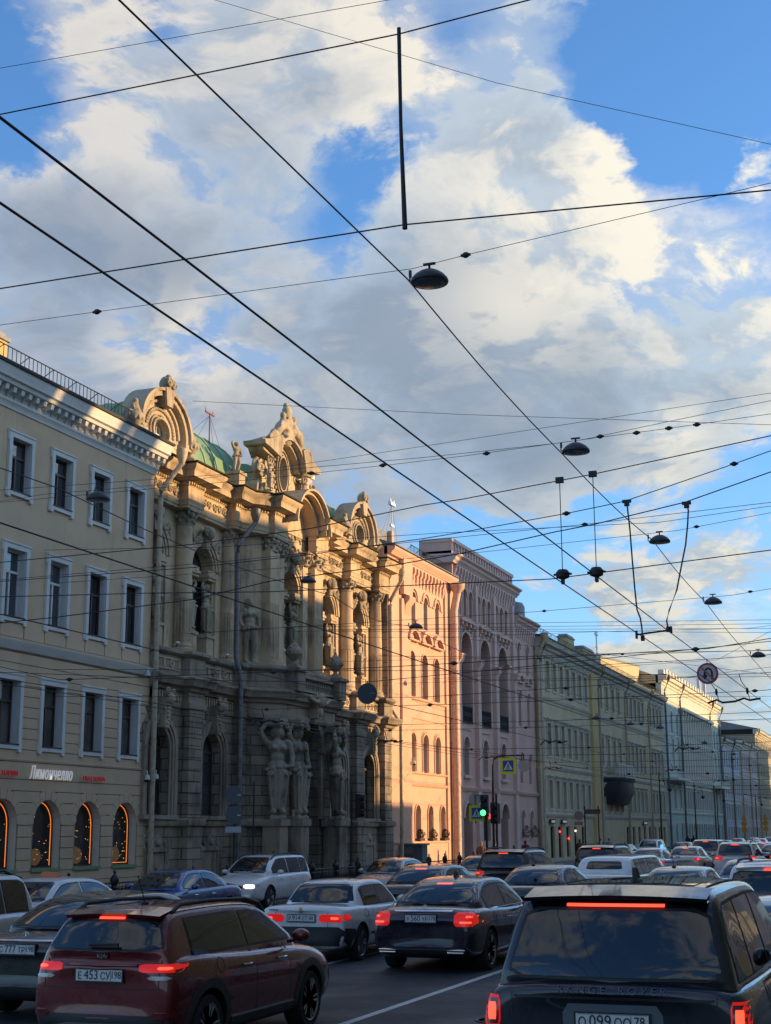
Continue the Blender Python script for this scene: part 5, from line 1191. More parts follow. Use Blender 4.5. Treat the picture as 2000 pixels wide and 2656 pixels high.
def crosses():
    X = [
    (ext([(-12.66,17,13.98),(-6.16,17,13.71)]), .006, 'thin cross wire nearest the top left corner of the sky', ()),
    (ext([(-8.16,11,9.32),(-3.89,11,9.3),(-2.68,11,9.37)]), .009, 'cross wire holding the upper end of the long black spacer rod', ()),
    (ext([(-8.89,17,14.32),(-4.61,17,12.11),(-1.11,17,10.57)]), .005, 'thin wire falling to the right across the open blue sky', ()),
    (ext([(-8.04,11,7.44),(-3.85,11,7.44),(-.74,11,7.24)]), .009, 'cross wire holding the lower end of the long black spacer rod', ()),
    (ext([(-15.01,20.6,11.26),(-12.99,20.6,11.24),(-7.09,20.6,11.18),(-6.18,20.6,11.28),(-2.13,20.6,11.64),(-1.39,20.6,11.71)]), .007, 'thin cross wire carrying the nearest hanging lamp, two insulators on it', ((-12.99,20.6,11.24),(-6.18,20.6,11.28))),
    ([(-26.8,50,19.55),(-15.24,50,17.72),(-3.94,50,16.12),(8,50,15.2)], .012, 'thin wire running right from the left gable of the palace across the clouds', ()),
    (ext([(-13.97,30,10.65),(-10.09,30,10.61),(-7.1,30,10.63),(-6.35,30,10.66),(-4.51,30,10.87),(-2.33,30,11.1)]), .008, 'upper wire of the pair that carries the second hanging lamp', ((-6.0,30,10.69),)),
    (ext([(-13.97,30,10.48),(-10.68,30,10.52),(-9.17,30,10.55),(-6.02,30,10.67),(-4.43,30,10.72),(-2.35,30,10.81)]), .008, 'lower knotted wire of the pair at the second hanging lamp', ((-12.9,30,10.5),(-11.1,30,10.52),(-8.6,30,10.56),(-5.2,30,10.69),(-4.5,30,10.72),(-3.9,30,10.74))),
    (ext([(-15.02,21,6.95),(-11.19,21,6.99),(-9.07,21,7.09),(-7.07,21,7.32),(-6.43,21,7.36),(-4.85,21,7.52),(-4.35,21,7.57),(-1.66,21,7.91)]), .011, 'cross wire from which two thin rods hang to the trolley wires', ()),
    (ext([(-14.99,21,6.33),(-12.05,21,6.21),(-9.75,21,6.09),(-6.45,21,6.02),(-5.04,21,5.99),(-4.24,21,6.04),(-1.77,21,6.2)]), .011, 'cross wire with two dark clamps holding the trolley wires', ()),
    (ext([(-20.22,28.3,8.12),(-15.07,28.3,8.1),(-12.22,28.3,8.19),(-9.54,28.3,8.35),(-8.68,28.3,8.42),(-6.43,28.3,8.64),(-5.23,28.3,8.79),(-2.99,28.3,9.37),(-2.26,28.3,9.57)]), .013, 'upper feeder cross wire with the left wavy cable hanging from it', ((-6.43,28.3,8.64),(-2.99,28.3,9.37))),
    (ext([(-18.56,28.3,7.17),(-15.05,28.3,7.37),(-13.15,28.3,7.66),(-10.21,28.3,7.82),(-8.68,28.3,7.97),(-6.68,28.3,8.27),(-5.82,28.3,8.37),(-4.0,28.3,8.67),(-2.29,28.3,9.14)]), .016, 'thick feeder cross wire with the right wavy cable hanging from it', ()),
    (ext([(-17.44,35,9.59),(-10.73,35,9.76),(-7.49,35,9.83),(-2.88,35,10.01)]), .010, 'thin cross wire just behind the thick feeder wires', ((-7.49,35,9.83),)),
    (ext([(-16.39,41,10.47),(-12.05,41,10.52),(-6.05,41,10.73),(-3.39,41,11.04)]), .010, 'cross wire carrying the third hanging lamp', ((-5.5,41,10.8),)),
    (ext([(-12.72,50,9.99),(-5.66,50,10.16),(-4.3,50,10.31)]), .012, 'cross wire carrying the fourth hanging lamp', ((-12.3,50,10.0),(-5.0,50,10.25))),
    ([(-26.9,60,11.5),(-14.97,60,11.05),(-5.24,60,10.63),(8,60,10.3)], .012, 'highest of the four level wires over the cream house roofs', ()),
    ([(-26.9,60,11.3),(-14.98,60,10.88),(-5.25,60,10.47),(8,60,10.1)], .012, 'second of the four level wires over the cream house roofs', ()),
    ([(-26.9,64,11.9),(-15.98,64,11.33),(-5.62,64,10.81),(8,64,10.5)], .013, 'third of the four level wires over the cream house roofs', ()),
    ([(-26.9,64,11.8),(-15.98,64,11.24),(-5.63,64,10.63),(8,64,10.2)], .013, 'lowest of the four level wires over the cream house roofs', ()),
    ([(-26.9,75,13.2),(-16.44,75,11.57),(-10.39,75,10.54),(-6.73,75,9.92),(8,75,9)], .014, 'wire sloping down right towards the round no U-turn sign', ()),
    ([(-26.9,63,10.2),(-13.08,63,9.87),(-5.59,63,9.75),(8,63,9.7)], .012, 'level wire carrying the fifth hanging lamp', ((-12.0,63,9.87),)),
    ([(-26.9,75,10.3),(-14.12,75,10.13),(-10.81,75,9.99),(-6.71,75,10.31),(8,75,11)], .014, 'slack wire sagging above the round no U-turn sign', ()),
    ([(-26.9,80,11.0),(-17.8,80,11.21),(-10.01,80,11.36),(-7.03,80,12.82),(8,80,18)], .014, 'wire climbing steeply right past the fifth hanging lamp', ()),
    ([(-26.9,34,11.9),(-24.44,34,11.67),(-22.96,34,11.75),(-19.13,34,11.69),(-12,34,12.0),(8,34,13)], .008, 'cross wire at the lamp in front of the tan house top windows', ()),
    ([(-26.9,41,6.7),(-14,41,6.2),(-8.2,41,6.35),(-5.4,41,6.5),(-4.0,41,6.5),(8,41,6.9)], .012, 'cross wire at the curved black hanger arm near the right edge', ((-9.5,41,6.3),)),
    ]
    for p, r, l, b in X: wire(p, r*.74, l, b, 'cross wires over the street')
    rnd = random.Random(5)
    # spans over the far lanes, seen against the house fronts
    near = [(33,6.2,'the top windows of the tan house',7.5),(45.5,6.35,'the middle of the tan house',7.6),(52,6.2,'the urns of the palace',6.9),(58,6.4,'the portal of the palace',7.2),(70,6.2,'the right wing of the palace',7.0),(79,6.3,'the lowest storey of the orange house',7.1),
            (88,6.3,'the balcony grilles of the pink house',7.1),(97,6.3,'the right wing of the pink house',7.2),(112,6.4,'the shops of the cream house',7.3),(128,6.4,'the oriel of the cream house',7.3),(146,6.4,'the far end of the cream house',7.4),(165,6.5,'the near corner of the mint house',7.4),(190,6.5,'the middle of the mint house',7.5),(215,6.6,'the blue grey house',7.6),(250,6.7,'the rose grey house',7.6)]
    for y, z, where, zt in near:
        r = .010 if y < 60 else .013 if y < 120 else .02
        pts = [(-26.9,y,zt)]+[(x, y, z+.012*abs(x+13)**1.2*.5) for x in (-21.5,-18,-15,-12,-10.4,-7,-4.3)]+[(8,y,zt+.2)]
        wire(pts, r, f'level span wire with insulators crossing before {where}', [(x,y,z+.012*abs(x+13)**1.2*.5) for x in (-21.2,-15.2,-10.4,-4.6)], 'span wires of the far lanes', bead_r=.055 if y < 100 else .09)
    for i, (y, z) in enumerate(((40,10.9),(62,10.7),(72,10.9),(84,10.8),(96,10.7),(118,10.7),(140,10.8),(170,10.9))):
        wire([(-26.9,y,z+.6),(-20.4,y,z+.22),(-13,y,z+.1),(-6.4,y,z-.1),(8,y,z+.9)], .008 if y < 70 else .014, f'thin lamp wire number {i+1} counted from the palace, high between the house fronts' if False else f'thin high lamp wire spanning between the fronts at the {["tan house","palace portal","palace right end","orange house","pink house wing","cream house shops","cream house middle","mint house corner"][i]}', (), 'thin lamp wires')
crosses()
def along():
    def L(pts, r, label, name='trolley_wire'): wire(pts, r, label, (), 'wires running along the street', name)
    pts = []
    ys = [-8,20.64,30.08,41.14,50,63,80,100,125,150,180,220,300]
    zs_ = [11.08,11.02,10.4,10.52,9.97,9.56,9.5,9.5,9.5,9.5,9.5,9.5,9.5]; xs_ = [-8.07,-7.18,-6.88,-6.8,-6.53,-6.49,-6.5,-6.5,-6.5,-6.5,-6.5,-6.5,-6.5]
    for i, (a, b) in enumerate(zip(ys, ys[1:])):
        for t in (0,.125,.25,.375,.5,.625,.75,.875): y = a+(b-a)*t; pts.append((xs_[i]+(xs_[i+1]-xs_[i])*t, y, zs_[i]+(zs_[i+1]-zs_[i])*t-(.0 if i == 0 else .10)*math.sin(math.pi*t)))
    L(pts, .013, 'thick twisted cable linking the row of hanging lamps over the near lanes', 'lamp_cable')
    L([(-4.34,-10,6.0),(-4.33,21,5.98),(-4.35,28.3,6.0),(-4.33,41,6.02),(-4.3,60,6.0),(-4.3,110,6),(-4.3,300,6)], .009, 'right trolley wire of the nearest pair')
    L([(-4.98,-10,6.0),(-4.95,21,5.98),(-4.97,28.3,6.0),(-4.95,41,6.02),(-4.92,60,6.0),(-4.92,110,6),(-4.92,300,6)], .009, 'left trolley wire of the nearest pair')
    L([(-10.42,-5,6),(-10.42,60,6),(-10.42,300,6)], .011, 'single tram wire over the lane of the old white saloon')
    L([(-14.9,-5,6),(-14.85,60,6),(-14.85,300,6)], .011, 'single tram wire over the oncoming lane')
    L([(-21.15,-5,6),(-21.15,60,6),(-21.15,300,6)], .011, 'right trolley wire of the pair beside the far kerb')
    L([(-21.75,-5,5.98),(-21.75,60,5.98),(-21.75,300,6)], .011, 'left trolley wire of the pair beside the far kerb')
    pts = []
    ys = [-5,30.6,49.3,58,78.5,96,112,142,175,220,300]
    for a, b in zip(ys, ys[1:]):
        for t in (0,.25,.5,.75): y = a+(b-a)*t; pts.append((-20.3, y, 10.95-.3*math.sin(math.pi*t)))
    L(pts, .014, 'cable linking the hanging lamps along the house fronts', 'lamp_cable')
    # spacer rod, hangers, wavy feeders
    single('spacer_rod', MB().tube([(-3.89,11,9.36),(-3.88,11,8.4),(-3.85,11,7.4)], [.019,.017,.024], 8), M['wire'], 'long black vertical rod between two cross wires high in the sky', 'rod', org=(-3.87,11,8.4))
    for i, (x, zt) in enumerate(((-4.86,7.52),(-4.34,7.57))):
        T = Thing('trolley_hanger', f'{("left","right")[i]} thin vertical hanger rod with dark clamps on a trolley wire', 'hanger', (x,21,6), 'thin hanger rods')
        T.part('rod', MB().tube([(x,21,zt),(x,21,6.1)], .007, 6), M['wire'])
        T.part('clamp', MB().box(x-.06,x+.06,20.97,21.03,zt-.04,zt+.05), M['wire'])
        k = MB(); k.lathe([(.03,-.06),(.10,-.03),(.11,.04),(.07,.09),(.02,.1)], (x,21,6.03), 12); k.tube([(x-.14,21,6.05),(x+.14,21,6.05)], .018, 6); k.box(x-.02,x+.02,20.95,21.05,5.9,6.0); T.part('insulator', k, M['wire'])
    for i, pts in enumerate((([(-5.17,28.3,8.79),(-5.13,28.3,8.2),(-5.11,28.3,7.59),(-5.085,28.3,7.0),(-5.06,28.3,6.56),(-5.0,28.3,6.38),(-4.98,28.3,6.2),(-4.97,28.3,5.98)]), ([(-3.97,28.3,8.65),(-3.94,28.3,8.5),(-3.97,28.3,8.2),(-4.03,28.3,7.8),(-4.13,28.3,7.4),(-4.25,28.3,6.9),(-4.42,28.3,6.5),(-4.48,28.3,6.3),(-4.46,28.3,6.13)]))):
        T = Thing('feeder_cable', f'{("left straighter","right bent")[i]} wavy black feeder cable hanging down to the trolley wires', 'cable', pts[-1], 'wavy feeder cables')
        T.part('cable', MB().tube(pts, .016, 8), M['wire'], smooth=60); x, y, z = pts[0]
        T.part('clamp', MB().box(x-.09,x+.09,y-.03,y+.03,z-.03,z+.03).box(x-.05,x+.05,y-.03,y+.03,z-.1,z-.03), M['wire']); x, y, z = pts[-1]
        T.part('clamp', MB().box(x-.035,x+.035,y-.03,y+.03,z-.06,z+.05), M['wire'])
    mb = MB(); mb.tube([(-5.08,28.3,6.05),(-4.42,28.3,6.11)], .02, 6); mb.box(-5.11,-5.07,28.27,28.33,5.97,6.13); mb.box(-4.43,-4.38,28.27,28.33,6.05,6.18)
    single('spreader_bar', mb, M['wire'], 'black spreader bar joining the two wavy feeder cables at their feet', 'bar', org=(-4.8,28.3,6.05))
    # curved hanger arms at the right edge
    y = 41; T = Thing('trolley_hanger', 'black cranked hanger arm with insulator rods at the right edge', 'hanger', (-4.6,y,5.95), 'cranked hanger arms')
    T.part('arm', MB().tube([(-5.45,y,5.72),(-5.2,y,5.8),(-5.05,y,5.72),(-4.7,y,5.74),(-4.45,y,5.82),(-4.3,y,5.76),(-4.0,y,5.8)], .03, 8), M['wire'])
    for x in (-5.15,-4.3): T.part('rod', MB().tube([(x-.25,y,6.5),(x-.2,y,6.3),(x-.05,y,6.05),(x,y,5.8)], .012, 6), M['wire']); T.part('insulator', MB().blob((x-.05,y,6.02),(.04,.04,.1),8,6), M['wire'])
    arr = [(-21.4,46,'the tan house end'),(-21.4,58.5,'the portal caryatids'),(-15,62,'the oncoming cars'),(-10.4,70,'the orange house'),(-21.4,74,'the palace right end'),(-21.4,88,'the pink house doors'),(-15,95,'the pink house wing'),(-21.4,112,'the shops'),(-15,118,'the cream house')]
    for i, (x, y, w) in enumerate(arr):
        mb = MB(); mb.tube([(x-.6,y,5.92),(x-.4,y,6.12),(x-.2,y,6.0),(x+.1,y,6.1),(x+.3,y,6.0),(x+.6,y,6.06)], .03, 7); mb.blob((x-.2,y,6.04),(.1,.07,.07),8,6); mb.blob((x+.25,y,6.04),(.1,.07,.07),8,6); mb.tube([(x-.1,y,6.05),(x-.22,y,6.5)], .018, 6)
        single('section_insulator', mb, M['wire'], f'dark cranked section insulator on the wires before {w}', 'insulator', 'dark section insulators', org=(x,y,6))
along()
def lamp_proto():
    T = Thing('hanging_street_lamp', 'nearest hanging street lamp, largest black dish under the white clouds', 'lamp', (0,0,0), 'lamps hung over the near lanes')
    mb = MB(); mb.lathe([(.30,-.02),(.31,0),(.30,.04),(.24,.11),(.17,.16),(.11,.19),(.05,.20),(.0,.205)], (0,0,0), 24); T.part('shade', mb, M['lampblack'], smooth=60)
    mb = MB(); mb.lathe([(.0,-.05),(.15,-.045),(.25,-.03),(.285,-.01),(.285,.0),(.0,.0)], (0,0,0), 24); T.part('diffuser', mb, M['lampglass'], smooth=60)
    mb = MB(); mb.tube([(0,0,.2),(0,0,.29)], .02, 6); mb.box(-.10,.10,-.025,.025,.29,.32); T.part('hanger', mb, M['wire'])
    mb = MB(); mb.tube([(-.30,0,.02),(-.34,0,.07),(-.33,0,.14)], .014, 6); mb.box(-.35,-.31,-.02,.02,.12,.24); T.part('cable_clamp', mb, M['wire'])
    return T.o
M['lampblack'] = mat('black enamel', simple, (.035,.04,.05), .45, .2); M['lampglass'] = mat('lamp glass', simple, (.10,.13,.16), .2)
def lamps():
    L = lamp_proto(); L.location = (-6.81,20.64,10.93)
    near = [(-6.57,30.08,10.42,'second hanging lamp from the camera in the diagonal row, at the knotted wires'),(-6.6,41.14,10.46,'third hanging lamp of the diagonal row, left of the bent feeder cable'),(-6.28,50,9.93,'fourth hanging lamp of the diagonal row, right of the feeder cables'),(-6.13,63,9.5,'fifth hanging lamp of the diagonal row, near the right edge')]
    for x, y, z, l in near: dup(L, (x,y,z), 0, l)
    far = [(-19.1,30.7,10.55,'hanging lamp in front of the tan house top floor'),(-21.3,49.3,11.55,'hanging lamp in front of the palace upper windows'),(-20.0,58.1,10.85,'hanging lamp in front of the orange house'),(-21.6,78.5,11.3,'hanging lamp in front of the pink house arches'),(-21.0,112.4,10.3,'small hanging lamp before the cream house, left of a pair'),(-18.8,113,10.0,'small hanging lamp before the cream house, right of a pair'),(-19.4,142,10.4,'tiny hanging lamp before the mint house pilasters'),(-19.4,165,10.4,'tiny hanging lamp before the mint house parapet end'),(-20.2,96,9.6,'pale lit hanging lamp before the cream house')]
    for x, y, z, l in far: dup(L, (x,y,z), 0, l, 'lamps hung along the house fronts')
lamps()
# ================================================================ signs, signals, poles
def mcol(n, c, r=.5, **k): M[n] = mat(n, simple, c, r, **k); return M[n]
mcol('sign blue', (.02,.09,.42), .4); mcol('sign white', (.75,.76,.78), .4); mcol('sign yellow', (.72,.78,.02), .4); mcol('sign red', (.42,.03,.04), .4); mcol('sign back', (.022,.028,.04), .6); mcol('sign grey', (.10,.12,.145), .6)
def crossing_sign(T, x, y, z, s=.8):
    b = MB(); b.box(x-s/2,x+s/2,y-.02,y,z-s/2,z+s/2); pl = T.part('sign_panel', b, M['sign yellow'])
    q = s*.34; b = MB(); b.box(x-q,x+q,y-.03,y-.02,z-q,z+q); T.part('blue_field', b, M['sign blue'], parent=pl)
    b = MB(); b.prism_y([(x-q*.86,z-q*.72),(x+q*.86,z-q*.72),(x,z+q*.84)], y-.036, y-.03); T.part('white_triangle', b, M['sign white'], parent=pl)
    b = MB(); k = q
    b.blob((x+.02*s, y-.045, z+k*.40), (k*.09,.008,k*.09), 8, 6)
    for p, r in (([(x+.0,y-.045,z+k*.28),(x-.01,y-.045,z-.05*k)],.085),([(x-.01,y-.045,z-.0),(x+k*.16,y-.045,z-k*.3),(x+k*.18,y-.045,z-k*.6)],.06),([(x-.01,y-.045,z-.0),(x-k*.14,y-.045,z-k*.3),(x-k*.28,y-.045,z-k*.58)],.06),([(x,y-.045,z+k*.25),(x+k*.2,y-.045,z+k*.05)],.045),([(x,y-.045,z+k*.25),(x-k*.17,y-.045,z+k*.02)],.045)): b.tube(p, k*r, 6)
    for d in (-.5,-.17,.17,.5): b.box(x+d*k-k*.06,x+d*k+k*.06,y-.044,y-.036,z-k*.70,z-k*.62)
    T.part('walking_figure', b, M['wire'], parent=pl)
def signal(T, x, y, z, lit=None, face=-1):
    b = MB(); b.box(x-.17,x+.17,y-.12,y+.12,z-.5,z+.5)
    for d in (-.33,0,.33):
        b.lathe([(.14,-.30),(.15,-.12)], (x,y,z+d), 12, 'y', math.pi*.0, math.pi*2)
    h = T.part('signal_housing', b, M['iron'], smooth=30)
    cols = {'r': (.33,(1,.05,.03)), 'g': (-.33,(.05,1,.18))}
    for key, dz, base in (('red',.33,(.10,.05,.045)),('amber',0,(.10,.08,.05)),('green',-.33,(.05,.09,.07))):
        m = mat(f'{key} lens lit', simple, base, .3, em=(.05,1,.16) if key == 'green' else (1,.06,.03), ems=3.0) if lit == key else mat(f'{key} lens', simple, base, .3)
        k = MB(); k.blob((x, y-.31 if lit == key else y-.13, z+dz), (.135,.02,.135), 14, 8); T.part('lens', k, m, parent=h, label=f'lit {key} lens' if lit == key else None)
def street_things():
    kz = road_z(-22.4)+.14
    # crossing portal with sign and signals in front of the pink house
    T = Thing('traffic_light', 'traffic light pole with an arm carrying the upper yellow crossing sign', 'traffic light', (-20.72,72,kz))
    mb = MB(); mb.tube([(-20.72,72,kz),(-20.70,72,4),(-20.68,72,5.5),(-20.6,72,5.85),(-20.4,72,6.02),(-19.0,72,6.03)], [.07,.06,.045,.045,.04,.035], 8); T.part('pole', mb, M['iron']); crossing_sign(T, -19.82,71.9,5.49,.82)
    b = MB(); b.lathe([(.30,-.01),(.30,.01)], (-19.0,71.9,5.45), 20, 'y'); T.part('sign_back', b, mcol('pale disc', (.45,.40,.38), .6)); T.part('bracket', MB().box(-19.02,-18.98,71.93,71.97,5.2,6.03), M['iron'])
    signal(T, -20.45, 71.7, 3.1)
    T = Thing('traffic_light', 'traffic light showing green beside the lower yellow crossing sign', 'traffic light', (-19.55,66,kz))
    mb = MB(); mb.tube([(-19.38,66.2,kz),(-19.38,66.2,3.9)], .055, 8); mb.tube([(-19.9,66.15,2.6),(-19.9,66.15,3.9),(-19.38,66.2,3.9)], .03, 6); T.part('pole', mb, M['iron']); crossing_sign(T, -19.8,66.05,3.06,.74); signal(T, -19.36, 65.9, 3.4, 'green')
    b = MB(); b.lathe([(.30,-.01),(.30,.01)], (-19.95,66.25,3.72), 20, 'y'); T.part('sign_back', b, M['pale disc'])
    T = Thing('traffic_light', 'small signal with a dim red lamp behind the green one', 'traffic light', (-19.7,69,kz))
    T.part('pole', MB().tube([(-19.68,69,kz),(-19.68,69,4.0)], .05, 8), M['iron']); signal(T, -19.72,68.8,3.1); k = MB(); k.box(-20.0,-19.86,68.7,68.74,2.8,3.1); T.part('countdown_lamp', k, mat('dim red', simple, (.3,.02,.02), .4, em=(1,.08,.05), ems=.8))
    T = Thing('traffic_light', 'black traffic light seen from the side before the palace right arch', 'traffic light', (-23.75,60,kz))
    T.part('pole', MB().tube([(-23.78,60,kz),(-23.75,60,4.2)], [.06,.035], 8), M['iron']); T.part('pole_base', MB().lathe([(.16,0),(.16,.3),(.1,.4),(.12,.9),(.07,1.0)], (-23.78,60,kz), 10), M['iron'])
    b = MB(); x, y, z = -23.4, 60, 3.36; b.box(x-.12,x+.12,y-.17,y+.17,z-.5,z+.5)
    for d in (-.33,0,.33): b.lathe([(.14,.0),(.15,.28)], (x,y,z+d), 12, 'x')
    T.part('signal_housing', b, M['iron'])
    # round signs at the palace left side, seen from the front and dark
    T = Thing('road_sign', 'two dark round signs and a pale plate on one post before the palace', 'sign', (-22.15,45,kz))
    T.part('pole', MB().tube([(-22.15,45.04,kz),(-22.15,45.04,3.85)], .035, 8), M['iron'])
    for z in (3.51, 2.83):
        b = MB(); b.lathe([(.31,-.012),(.31,.012)], (-22.15,45,z), 28, 'y'); p = T.part('sign_disc', b, M['sign grey']); b = MB(); b.box(-22.02,-21.9,44.98,44.987,z-.03,z+.0); T.part('sticker', b, M['sign white'], parent=p)
    b = MB(); b.box(-22.45,-21.87,44.98,45.0,2.24,2.44); T.part('plate', b, mcol('pale plate', (.42,.47,.53), .5))
    single('slim_pole', MB().tube([(-21.69,45.6,kz),(-21.69,45.6,3.95)], [.04,.028], 8), M['iron'], 'slim dark pole just right of the two round signs', 'pole', org=(-21.69,45.6,kz))
    T = Thing('road_sign', 'dark round sign disc hung on a wire before the lit palace wing', 'sign', (-11.5,30,5.0))
    b = MB(); b.lathe([(.235,-.01),(.235,.01)], (-11.5,30,5.27), 32, 'y'); T.part('sign_disc', b, M['sign back']); T.part('sticker', MB().box(-11.42,-11.30,29.98,29.985,5.26,5.28), M['sign grey']); T.part('hanger', MB().tube([(-11.5,30,5.49),(-11.5,30,5.55)], .015, 6), M['wire'])
    wire([(-26.9,30,6.6),(-15,30,5.7),(-11.5,30,5.53),(-8,30,5.7),(8,30,6.6)], .008, 'slack wire from which the dark round disc hangs', (), 'cross wires over the street')
    # no U-turn sign: hung in the air near the right edge
    T = Thing('road_sign', 'round red rimmed no U-turn sign hung on wires', 'sign', (-5.36,41,6.3)); X, Y, Z = -5.40, 40.9, 6.54; r0 = .30
    b = MB(); b.lathe([(r0,-.012),(r0,.012)], (X,Y,Z), 36, 'y'); T.part('sign_disc', b, M['sign red']); b = MB(); b.lathe([(r0*.80,-.004),(r0*.80,.004)], (X,Y-.016,Z), 36, 'y'); fc = T.part('sign_face', b, mcol('sign pink white', (.50,.46,.48), .45))
    b = MB(); b.tube([(X+.12,Y-.025,Z-.17),(X+.12,Y-.025,Z+.04),(X+.09,Y-.025,Z+.11),(X+.02,Y-.025,Z+.15),(X-.05,Y-.025,Z+.11),(X-.08,Y-.025,Z+.04),(X-.08,Y-.025,Z-.06)], .026, 8); b.prism_y([(X-.16,Z-.05),(X+.0,Z-.05),(X-.08,Z-.17)], Y-.035, Y-.02); T.part('arrow', b, M['wire'], parent=fc)
    q = MB(); q.box(-r0*.84,r0*.84,-.006,.006,-.018,.018); q.xf(Matrix.Translation((X,Y-.05,Z)) @ Matrix.Rotation(R(45),4,'Y')); T.part('slash', q, M['sign red'], parent=fc)
    T.part('hanger', MB().tube([(X,Y,Z+r0),(X,Y,Z+r0+.12)], .012, 6), M['wire']); 
    wire([(-26.9,40.9,7.6),(-12,40.9,6.9),(X,40.9,Z+r0+.1),(0,40.9,7.1),(8,40.9,7.6)], .009, 'wire that carries the round no U-turn sign', (), 'cross wires over the street')
    # curled street lamps before the cream and mint houses
    for i, (x, y, h, l) in enumerate(((-20.25,120,7.0,'curled street lamp at the cream house far end, nearest of the curled lamps'),(-21.8,150,7.0,'second curled street lamp, before the mint house left part'),(-23.5,180,7.2,'third curled street lamp, before the mint house right part'),(-22.6,215,7.2,'curled street lamp before the blue grey house'),(-22.6,245,7.2,'farthest curled street lamp, before the rose grey house'))):
        T = Thing('street_lamp', l, 'lamp', (x,y,kz), 'curled street lamps'); 
        T.part('pole', MB().tube([(x,y,kz),(x,y,3),(x,y,h-.6),(x,y,h-.1)], [.09,.07,.05,.03], 8), M['iron'])
        pts = [(x+.42-.42*math.cos(a), y, h-1.1+.45*math.sin(a)+.05) for a in [k*math.pi/10 for k in range(11)]]+[(x+.84,y,h-1.35)]
        a = MB(); a.tube([(x,y,h-1.6)]+pts, .03, 6); scroll(a, x+.42, y, h-1.05, .16, 1, .02); T.part('scroll_arm', a, M['iron'])
        T.part('lantern', MB().lathe([(.0,-.42),(.10,-.3),(.24,-.2),(.12,-.05),(.05,0)], (x+.84,y,h-1.35), 10), M['iron'])
    # gantry of poles at the cream house
    for i, (x, l) in enumerate(((-20.38,'left dark post of the street name board'),(-19.5,'right dark post of the street name board'))):
        single('slim_pole', MB().tube([(x,92,kz),(x,92,3.75)], .045, 8), M['iron'], l, 'pole', org=(x,92,kz))
    T = Thing('road_sign', 'dark blue direction board with a round sign back before the shops', 'sign', (-19.9,92,3.2)); T.part('board', MB().box(-20.4,-19.35,91.9,91.94,3.25,3.55), M['sign back']); T.part('sign_disc', MB().lathe([(.3,-.01),(.3,.01)], (-20.75,91.9,3.15), 20, 'y'), M['sign grey']); T.part('plate', MB().box(-21.05,-20.5,91.9,91.92,2.55,2.8), M['sign grey']); T.part('bracket', MB().box(-21.0,-20.4,91.95,91.98,3.1,3.16), M['iron'])
    for i, (x, y, z, l) in enumerate(((-22.7,200,2.9,'orange road works signs stacked on a post, left pair'),(-19.9,200,3.0,'orange road works signs on a post, right pair'))):
        T = Thing('road_works_sign', l, 'sign', (x,y,kz), 'orange road works signs'); T.part('pole', MB().tube([(x,y+.1,kz),(x,y+.1,z+1.2)], .04, 6), M['iron'])
        om = mcol('works orange', (.62,.30,.03), .5)
        T.part('sign_panel', MB().prism_y([(x-.4,z+.5),(x+.4,z+.5),(x,z+1.2)], y, y+.03), om); T.part('sign_panel', MB().lathe([(.38,0),(.38,.03)], (x,y,z+.05), 16, 'y'), om); T.part('sign_panel', MB().lathe([(.36,0),(.36,.03)], (x,y,z-.7), 16, 'y'), om)
    for i, (x, y) in enumerate(((-5.0,17.6),(-8.9,20.6))):
        mb = MB(); mb.lathe([(.0,.0),(.30,.0),(.31,.006),(.34,.006),(.34,.0)], (x,y,road_z(x)+.006), 28)
        for q in range(5): mb.box(x-.2,x+.2,y-.2+q*.09,y-.17+q*.09,road_z(x)+.006,road_z(x)+.012)
        single('manhole_cover', mb, M['iron'], ('round manhole cover in the near lane beside the black SUV','round manhole cover behind the old white saloon')[i], 'manhole cover', org=(x,y,0))
    # kerb fence
    def fence(y0, y1, label):
        T = Thing('kerb_fence', label, 'fence', (-22.62,(y0+y1)/2,kz), 'black iron fences on the kerb'); x = -22.62
        n = max(1, round((y1-y0)/2.47)); st = (y1-y0)/n; post = MB(); post.lathe([(.15,0),(.15,.12),(.09,.18),(.075,.3),(.085,.7),(.12,.78),(.09,.84),(.12,.93),(.14,1.0),(.10,1.1),(.03,1.18),(.05,1.24),(.0,1.3)], (0,0,0), 10); pm = post.mesh('post', M['iron'])
        for i in range(n+1): T.inst('post', pm, (x, y0+i*st, kz))
        for i in range(n):
            a = y0+i*st+.1; b = a+st-.2; p = MB(); p.tube([(x,a,kz+.92),(x,b,kz+.92)], .03, 6); p.tube([(x,a,kz+.80),(x,b,kz+.80)], .018, 6); p.tube([(x,a,kz+.2),(x,b,kz+.2)], .025, 6)
            m = 13; 
            for k in range(m+1):
                yy = a+(b-a)*k/m; p.tube([(x,yy,kz+.2),(x,yy,kz+.92)], .011, 4)
                if k < m:
                    p.tube([(x,yy,kz+.22),(x,yy+(b-a)/m,kz+.78)], .010, 4); p.tube([(x,yy+(b-a)/m,kz+.22),(x,yy,kz+.78)], .010, 4); arch_ring(p, yy+(b-a)/m/2, kz+.5, .05, .075, x-.01, x+.01, 8, 0, 2*math.pi)
            T.part('fence_panel', p, M['iron'], smooth=0)
    fence(35.6, 62.8, 'long cast iron kerb fence before the tan house and the palace'); fence(64.8, 74.7, 'short cast iron kerb fence before the orange house')
